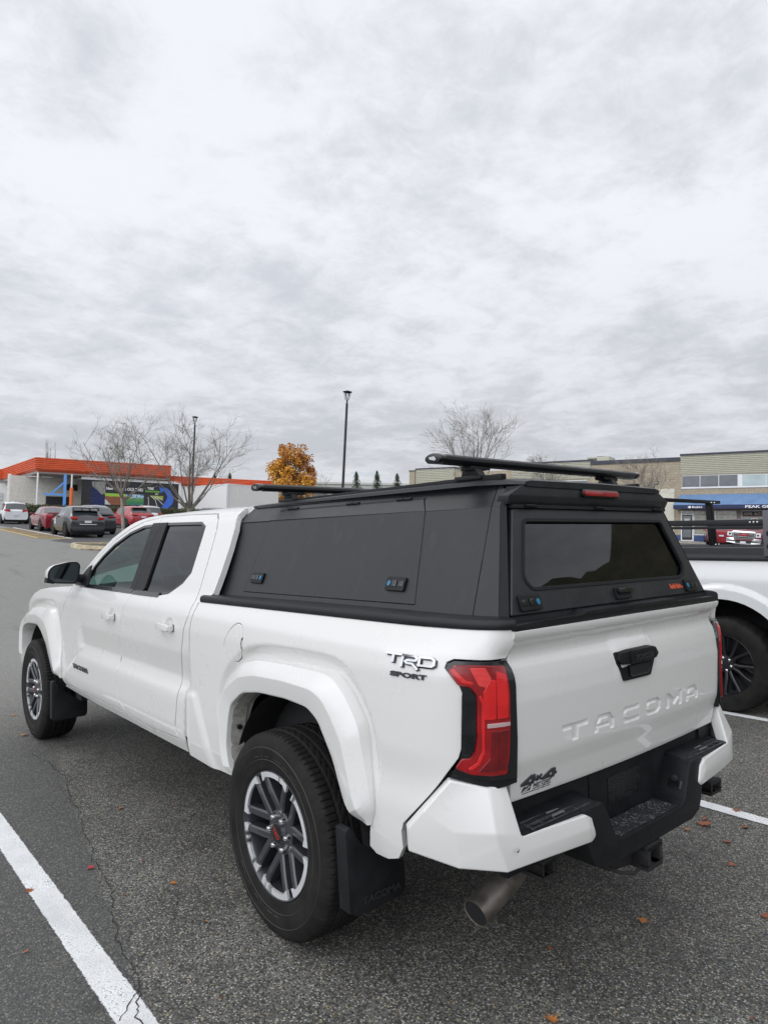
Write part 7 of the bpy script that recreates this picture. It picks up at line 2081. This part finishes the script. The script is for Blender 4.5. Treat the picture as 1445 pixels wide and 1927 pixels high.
c9, rows9, p9 = car('parked_car', 'red sport utility parked nose toward the shops, left of the pickup with the chrome grille', 48.3, 19.9, R(62), (.30, .012, .022), REDS)

# pickup facing the camera in front of the glass shop
gm_ = ground_frame(43.2, 16.35, R(254))
gmc = empty('parked_pickup', mat=gm_); tag(gmc, 'dark red pickup with a big chrome grille, facing out by the glass shop', 'pickup truck')
mar = simple('maroon_truck_paint', (.20, .015, .030), .28, coat=.9)
b = MB(); b.prism([(-.3, .55), (-.3, 1.12), (-.42, 1.22), (-1.5, 1.30), (-2.2, 1.86), (-2.5, 1.92), (-3.9, 1.92), (-4.1, 1.32), (-5.7, 1.32), (-5.7, .55)], lambda u, v, d: (d, u, v), -.98, .98); b.build('body', mar, gmc, bevel=.06, seg=3)
b = MB(); b.add([(-.84, -1.50, 1.325), (.84, -1.50, 1.325), (.76, -2.16, 1.845), (-.76, -2.16, 1.845)], [(0, 1, 2, 3)]); b.build('windscreen', M['carglass'], gmc, recalc=False)
for sg in (-1, 1):
    b = MB().prism([(-1.9, 1.33), (-2.4, 1.82), (-3.8, 1.82), (-3.95, 1.36)], lambda u, v, d: (sg*(.985+d), u, v), 0, .008); b.build('side_window', M['carglass'], gmc)
b = MB(); b.prism(rounded([(-.62, .70), (.62, .70), (.70, 1.12), (.60, 1.20), (-.60, 1.20), (-.70, 1.12)], .04, 3), lambda u, v, d: (u, d, v), -.32, -.22); gr = b.build('grille', M['chrome'], gmc, bevel=.02)
b = MB(); b.prism(rounded([(-.52, .76), (.52, .76), (.59, 1.08), (-.59, 1.08)], .04, 3), lambda u, v, d: (u, d, v), -.225, -.212); b.build('grille_mesh', M['ldark'], gr)
for z in (.85, 1.0):
    b = MB().bb(-.53, .53, -.212, -.195, z-.018, z+.018); b.build('grille_bar', M['chrome'], gr)
V, F = text_polys('GMC', offset=.04); b = MB(); b.add([(.30-.60*a, -.190+.02*c, .90+.12*bb_) for a, bb_, c in V], F); b.build('emblem', simple('red_emblem', (.55, .02, .03), .3), gr)
for sg in (-1, 1):
    b = MB(); b.prism(rounded([(sg*.68, .84), (sg*.96, .86), (sg*.95, 1.12), (sg*.70, 1.12)], .04, 3), lambda u, v, d: (u, d-.08*(abs(u)-.7), v), -.31, -.23); hl = b.build('headlamp', M['fr'], gmc, bevel=.02)
    b = MB(); b.lathe([(-.225, .0), (-.225, .06), (-.24, .065)], 16, 'y', (sg*.80, 0, .98), caps=False); b.build('headlamp_bulb', M['ldark'], hl)
b = MB(); b.prism(rounded([(-.98, .46), (-.55, .40), (.55, .40), (.98, .46), (1.0, .72), (.66, .76), (.50, .62), (-.50, .62), (-.66, .76), (-1.0, .72)], .03, 2), lambda u, v, d: (u, d-.12*u*u, v), -.30, -.08); b.build('front_bumper', M['chrome'], gmc, bevel=.02)
b = MB().bb(-.45, .45, -.085, -.07, .42, .58); b.build('air_intake', M['ldark'], gmc)
b = MB().bb(-.16, .16, -.075, -.055, .44, .55); b.build('number_plate', M['plate'], gmc)
for yy in (-1.05, -4.6):
    for sg in (-1, 1):
        wl_ = empty('wheel', parent=gmc); wl_.location = (sg*.86, yy, .40)
        b = MB(); b.lathe([(-.13, .27), (-.13, .38), (-.10, .40), (.10, .40), (.13, .38), (.13, .27)], 28, close=True); b.build('tyre', M['tyre'], wl_, smooth=40)
        b = MB(); b.lathe([(sg*.05, 0), (sg*.08, .27)], 20, caps=False); b.build('rim', M['machined'], wl_)
        b = MB(); b.prism([(yy+.48*math.cos(PI*k/12), .40+.48*math.sin(PI*k/12)) for k in range(13)], lambda u, v, d: (sg*(.985+d), u, v), -.3, .006); b.build('wheel_arch', M['ldark'], gmc)
for sg in (-1, 1):
    b = MB().prism(rounded([(0, 0), (.26, .02), (.26, .24), (.04, .22)], .04, 2), lambda u, v, d: (sg*(.96+u), -1.75+d, 1.28+v), -.06, .06); b.build('door_mirror', mar, gmc, bevel=.015)

# ---------------------------------------------------------------- hedge
hm = NB('clipped_hedge_leaves'); co_ = hm.co(); n_ = hm.noise(5, 4, .7, co_)
hm.bsdf(Base_Color=hm.mix(hm.ramp(n_, .35, .65), (.035, .045, .018), (.085, .085, .035)), Roughness=.85); M['hedge'] = hm.done()
def hedge(name, label, p0, p1, h, dpt, seed, n):
    rng = random.Random(seed); mb = MB(); p0 = Vector(p0); p1 = Vector(p1); d = (p1-p0); L = d.length; t = d.normalized(); nn = Vector((-t.y, t.x))
    for i in range(n):
        u = rng.random()*L; f = rng.random(); side = rng.random()
        zz_ = rng.random()*h; w = rng.uniform(-.5, .5)*dpt
        if side < .45: w = -dpt/2+rng.gauss(0, .06)
        elif side < .85: zz_ = h+rng.gauss(0, .07)
        x, y = p0.x+t.x*u-nn.x*0+nn.x*w, p0.y+t.y*u+nn.y*w
        z = Gz(x, y)+zz_; s_ = rng.uniform(.05, .11)
        a = Vector((rng.gauss(0, 1), rng.gauss(0, 1), rng.gauss(0, 1))).normalized(); b_ = a.orthogonal().normalized(); c_ = Vector((x, y, z))
        mb.add([c_-a*s_, c_+b_*s_*.5, c_+a*s_, c_-b_*s_*.5], [(0, 1, 2, 3)])
    q0 = [(p0.x+nn.x*w, p0.y+nn.y*w) for w in (-dpt*.42, dpt*.42)]; q1 = [(p1.x+nn.x*w, p1.y+nn.y*w) for w in (-dpt*.42, dpt*.42)]
    mb.add([(a, b_, Gz(a, b_)+z) for z in (0, h*.95) for a, b_ in (q0[0], q0[1], q1[1], q1[0])], [(0, 1, 5, 4), (1, 2, 6, 5), (2, 3, 7, 6), (3, 0, 4, 7), (4, 5, 6, 7)])
    o = mb.build(name, M['hedge'], None, smooth=0, recalc=False); tag(o, label, 'hedge'); return o
hedge('hedge', 'low clipped dark green hedge in front of the tyre shop', (11.4, 60.0), (25.6, 56.6), 1.40, 1.0, 4, 9000)
rng = random.Random(9)
# ---------------------------------------------------------------- trees
def bare_tree(name, label, x, y, H, spread, seed, trunk_r, fork, col='bark', lean=0., up=.55, twigs=3, lv=4, group='bare trees round the lot', kids=(4, 5)):
    rng = random.Random(seed)
    root = empty(name, (x, y, Gz(x, y)-.05)); tag(root, label, 'tree', group)
    tr = MB(); br = MB()
    def limb(mb, p, d, L, r0, r1, n, wob, sides, upb):
        pts = [p.copy()]; rad = [r0]; q = p.copy(); dd = d.normalized()
        for i in range(n):
            dd = (dd+Vector((rng.gauss(0, wob), rng.gauss(0, wob), rng.gauss(0, wob*.5)+upb))).normalized()
            q = q+dd*L/n; pts.append(q.copy()); rad.append(r0+(r1-r0)*(i+1)/n)
        mb.tube(pts, rad, sides, cap=False); return pts, dd
    def grow(pts, dd, L, r, lev):
        if lev > lv: return
        k = rng.randint(*kids)+(2 if lev == 1 else 0)
        for i in range(k):
            f = rng.uniform(.25, 1.0) if lev > 1 else rng.uniform(.1, 1.)
            t = f*(len(pts)-1); j = min(int(t), len(pts)-2); p = pts[j].lerp(pts[j+1], t-j)
            az = rng.random()*2*PI; side = Vector((math.cos(az), math.sin(az), 0)); side = (side-dd*side.dot(dd)).normalized()
            ang = R(rng.uniform(26, 52)); nd = (dd*math.cos(ang)+side*math.sin(ang)).normalized()
            l = L*rng.uniform(.45, .72); r2 = max(.0055, r*(.44 if lev < 3 else .55))
            p2, d2 = limb(br, p, nd, l, r2*(1-.25*f), r2*.42, 4 if lev < 3 else 3, .10, 5 if lev < 2 else 3, .045)
            grow(p2, d2, l, r2, lev+1)
    base = Vector((0, 0, 0)); top = fork
    pts, dd = limb(tr, base, Vector((lean, 0, 1)), top, trunk_r, trunk_r*.8, 5, .02, 9, .0)
    end = pts[-1]
    nl = 10
    # leader and main limbs
    p2, d2 = limb(br, end, dd, (H-fork)*.66, trunk_r*.62, .010, 7, .05, 6, .03); grow(p2, d2, (H-fork)*.50, trunk_r*.40, 1)
    for i in range(nl):
        az = 2*PI*i/nl+rng.uniform(-.4, .4); el = rng.uniform(.75, 1.25)
        L = spread*rng.uniform(.8, 1.15)
        st_ = pts[-1].lerp(pts[-2], rng.random()*.9)
        p3, d3 = limb(br, st_, Vector((math.cos(az), math.sin(az), el*up*2)), L, trunk_r*.42, .007, 6, .07, 5, .06); grow(p3, d3, L*.62, trunk_r*.30, 2)
    tr.build('trunk', M[col], root, smooth=60, recalc=False); br.build('branches', M[col+'_twig'], root, smooth=60, recalc=False)
    return root
bare_tree('bare_tree', 'bare tree with the thin straight trunk standing before the mural and red hatchback', 7.61, 25.81, 4.9, 2.5, 11, .072, 2.2, lv=4, up=.42)
bare_tree('bare_tree', 'wide bare tree with forked trunks just left of the orange tree', 10.43, 26.05, 5.9, 3.2, 23, .095, 1.7, lv=4, up=.55)
bare_tree('bare_tree', 'bare tree rising behind the canopy roof bar, tallest on the right', 25.97, 23.39, 8.5, 3.6, 31, .11, 3.2, 'bark_far', lv=4, up=.75)
bare_tree('bare_tree', 'faint bare tree over the olive cladding, between the two taller ones', 38.97, 28.12, 6.9, 2.4, 45, .10, 3.2, 'bark_far', lv=4, up=1.)
bare_tree('bare_tree', 'bare tree in front of the plain stucco wall beside the olive clad corner', 39.83, 20.85, 6.3, 2.8, 52, .10, 2.4, 'bark_far', lv=4, up=.9)
bare_tree('bare_tree', 'small sparse bare sapling just left of the central lamp post', 44.0, 62.9, 6.3, 1.5, 61, .09, 2.6, 'bark_far', lv=3, up=.9)
# poplar whips behind the shop roof
def whips(x, y, H, label):
    root = empty('poplar', (x, y, Gz(x, y)-.05)); tag(root, label, 'tree'); rng = random.Random(8)
    tr = MB(); tr.tube([(0, 0, 0), (.05, 0, H*.5)], [.16, .12], 8, cap=False); tr.build('trunk', M['bark_far'], root)
    br = MB()
    for k in range(7):
        ox, oy = rng.uniform(-.75, .75), rng.uniform(-.5, .5); h = H*rng.uniform(.82, 1.0)
        br.tube([(0, 0, H*.35), (ox*.8, oy*.8, H*.55), (ox, oy, H*.75), (ox*1.1, oy, h)], [.07, .055, .04, .012], 4, cap=False)
        for j in range(9):
            z = H*rng.uniform(.55, .95); a = rng.uniform(-1, 1); br.tube([(ox, oy, z), (ox+.15*a, oy, z+.35), (ox+.2*a, oy, z+.8)], [.018, .012, .006], 3, cap=False)
    br.build('branches', M['bark_far'], root, recalc=False); return root
whips(23.79, 99.89, 10.5, 'slim leafless poplar standing behind the orange roofed shop')
# orange autumn tree
def leafy(name, label, x, y, H, rx, seed, cols, n, trunk_h, lsize, zc_=.60, group=None, shape=1.0):
    rng = random.Random(seed); root = empty(name, (x, y, Gz(x, y)-.05)); tag(root, label, 'tree', group)
    tr = MB(); tr.tube([(0, 0, 0), (.03, 0, trunk_h*.6), (0, .02, H*.8)], [.16, .12, .03], 8, cap=False)
    clumps = []
    ch = H-trunk_h
    while len(clumps) < 95:
        q = Vector((rng.uniform(-1, 1), rng.uniform(-1, 1), rng.uniform(-1, 1)))
        if q.length > 1: continue
        q = q*(.55+.45*q.length)
        wd_ = rx*(1.05 if q.z < .1 else 1.05-.38*q.z)
        clumps.append((Vector((q.x*wd_, q.y*wd_, trunk_h+ch*(.5+.47*q.z))), rng.uniform(.30, .85)*rx*.42, rng.random()))
    for c, s_, f in clumps:
        b0 = Vector((0, 0, max(trunk_h*.5, c.z*.55))); tr.tube([b0, b0.lerp(c, .6)+Vector((0, 0, .1)), c], [.05, .03, .01], 4, cap=False)
    tr.build('trunk', M['bark'], root, smooth=60, recalc=False)
    cr = MB()
    for i in range(n):
        c, s_, f = clumps[rng.randrange(len(clumps))]
        d = Vector((rng.gauss(0, 1), rng.gauss(0, 1), rng.gauss(0, 1))).normalized()*s_*rng.random()**.4
        p = c+d; a = Vector((rng.gauss(0, 1), rng.gauss(0, 1), rng.gauss(0, .6))).normalized(); b_ = a.cross(Vector((rng.gauss(0, 1), rng.gauss(0, 1), rng.gauss(0, 1)))).normalized(); l = lsize*rng.uniform(.6, 1.3)
        # the tree turns colour from one side: a property of its leaves
        mix_ = (p.x*.70-p.y*.5)/rx*.55+(p.z-H*.6)/H*1.2+rng.gauss(0, .35)+(f-.5)*.8
        cr.cur = 1 if mix_ > .25 else (2 if mix_ < -.55 else 0)
        cr.add([p-a*l, p+b_*l*.6, p+a*l, p-b_*l*.6], [(0, 1, 2, 3)])
    cr.build('crown', cols, root, smooth=0, recalc=False); return root
OC = [simple('leaf_amber', (.62, .31, .035), .7, var=.3), simple('leaf_russet', (.42, .17, .05), .7, var=.3), simple('leaf_gold', (.72, .44, .06), .7, var=.3)]
leafy('autumn_tree', 'orange and gold autumn tree above the long white wall', 35.65, 57.12, 8.85, 2.5, 3, OC, 15000, 1.3, .125)
# evergreens
# unseen tree mass added on the right, shaped to be mirrored in glass and tailgate
tbm = NB('olive_tree_belt'); co_ = tbm.co(); n_ = tbm.noise(1.2, 5, .7, co_)
tbm.bsdf(Base_Color=tbm.mix(tbm.ramp(n_, .35, .65), (.085, .082, .055), (.13, .12, .08)), Roughness=.95)
rng = random.Random(77); tb_ = MB(); BELT = [(29, -5), (25, -12), (19, -21), (12, -27)]
bp_pts = resample(BELT, .35, closed=False); rows = []
for j, (x, y) in enumerate(bp_pts):
    f = j/len(bp_pts); top = 7.0+5.4*f+3.5*float(1-sm(.29, .37, f))+.08*math.sin(j*.35)+.06*math.sin(j*.9)+rng.gauss(0, .05)
    d = Vector((x, y)).normalized(); row = []
    for k in range(15):
        t = k/14; w = 1.5*math.sin(PI*(t*.9+.1))+rng.gauss(0, .10)
        row.append((x-d.x*w, y-d.y*w, Gz(x, y)+top*t+rng.gauss(0, .08)))
    row += [(x+d.x*1.2, y+d.y*1.2, Gz(x, y)+top*.6), (x+d.x*1.5, y+d.y*1.5, Gz(x, y))]
    rows.append(row)
tb_.grid(rows)
tag(tb_.build('tree_belt', tbm.done(), None, smooth=70, recalc=False), 'unseen belt of olive brown trees added to be mirrored in the dark canopy rear window', 'tree belt', kind='stuff')
M['fir'] = simple('evergreen_needles', (.050, .085, .036), .85, var=.4, vscale=3)
def fir(name, label, x, y, H, rx, seed, n=2600, group='evergreen tops over the roofs'):
    rng = random.Random(seed); root = empty(name, (x, y, Gz(x, y)-.05)); tag(root, label, 'tree', group)
    tr = MB(); tr.tube([(0, 0, 0), (.0, 0, H*.7), (.06, 0, H*1.01)], [.14, .08, .012], 6, cap=False); tr.build('trunk', M['bark'], root)
    cr = MB()
    for i in range(n):
        t = rng.random()**.75; z = H*(.12+.88*t); rr = rx*(1-t)**.75*(.45+.55*abs(math.sin(z*4.2+rng.gauss(0, .25)+math.sin(rng.random()*.2))))+.04
        a = rng.random()*2*PI; q = rng.random()**.5; p = Vector((rr*q*math.cos(a), rr*q*math.sin(a), z-.25*q*rr)); l = rng.uniform(.08, .18)
        d = Vector((math.cos(a), math.sin(a), -.45)).normalized(); s_ = Vector((-d.y, d.x, 0)).normalized()
        cr.add([p-d*l, p+s_*l*.35, p+d*l, p-s_*l*.35], [(0, 1, 2, 3)])
    cr.build('crown', M['fir'], root, smooth=0, recalc=False); return root
fir('evergreen', 'small evergreen spire nearest the lamp post, left of three', 49.97, 64.67, 6.75, 1.9, 1, 2400)
fir('evergreen', 'middle and darkest of the three small evergreen spires', 51.93, 63.01, 6.9, 2.0, 2, 2800)
fir('evergreen', 'evergreen spire nearest the roof bar foot, right of three', 53.83, 61.40, 6.65, 2.1, 3, 2200)
for k, (x, y, h, lb) in enumerate(((48.0, 98.9, 7.0, 'broad dark conifer above the orange fascia, left of a pair'), (49.9, 97.5, 7.4, 'taller dark conifer above the orange fascia, right of a pair'))):
    fir('evergreen', lb, x, y, h, 2.1, 20+k, 3500)
# ---------------------------------------------------------------- lamp posts
def lamp(label, x, y, H, lean):
    root = empty('lamp_post', mat=Matrix.Translation((x, y, Gz(x, y)-.05)) @ Vector((0, 0, 1)).rotation_difference(lean).to_matrix().to_4x4()); tag(root, label, 'lamp post', 'lamp posts in the lot')
    b = MB(); b.tube([(0, 0, 0), (0, 0, .5)], [.16, .13], 14); b.tube([(0, 0, .5), (0, 0, H-.62)], [.066, .056], 14); b.build('pole', M['lamp_black'], root, smooth=50)
    b = MB(); b.lathe([(H-.62, .028), (H-.60, .045), (H-.56, .030), (H-.52, .042), (H-.46, .03)], 14, 'z')
    b.build('collar', M['lamp_black'], root, smooth=50)
    b = MB()
    for k in range(4):
        a = PI/2*k+.5; pts = [(.02, H-.47), (.09, H-.42), (.135, H-.30), (.155, H-.16), (.15, H-.08)]
        b.tube([(r*math.cos(a), r*math.sin(a), z) for r, z in pts], .013, 6, cap=True)
    b.build('cage', M['lamp_black'], root, smooth=50)
    b = MB(); b.lathe([(H-.40, .03), (H-.36, .06), (H-.25, .10), (H-.10, .125)], 18, 'z', caps=False); b.build('globe', glass('lamp_globe_glass', (.86, .88, .90), refl=.8), root, smooth=60, recalc=False)
    b = MB(); b.lathe([(H-.12, .12), (H-.115, .16), (H-.085, .215), (H-.070, .21), (H-.045, .12), (H-.03, .03), (H-.01, .035), (H, .0)], 24, 'z', caps=False)
    b.build('cap', M['lamp_black'], root, smooth=35, recalc=False)
    return root
lamp('black lamp post in the middle of the photo, standing alone against the sky', 16.10, 22.56, 7.25, Vector((.049, -.038, 1)).normalized())
lamp('black lamp post seen through the branches of the wide bare tree', 17.02, 40.12, 7.75, Vector((.034, -.028, 1)).normalized())
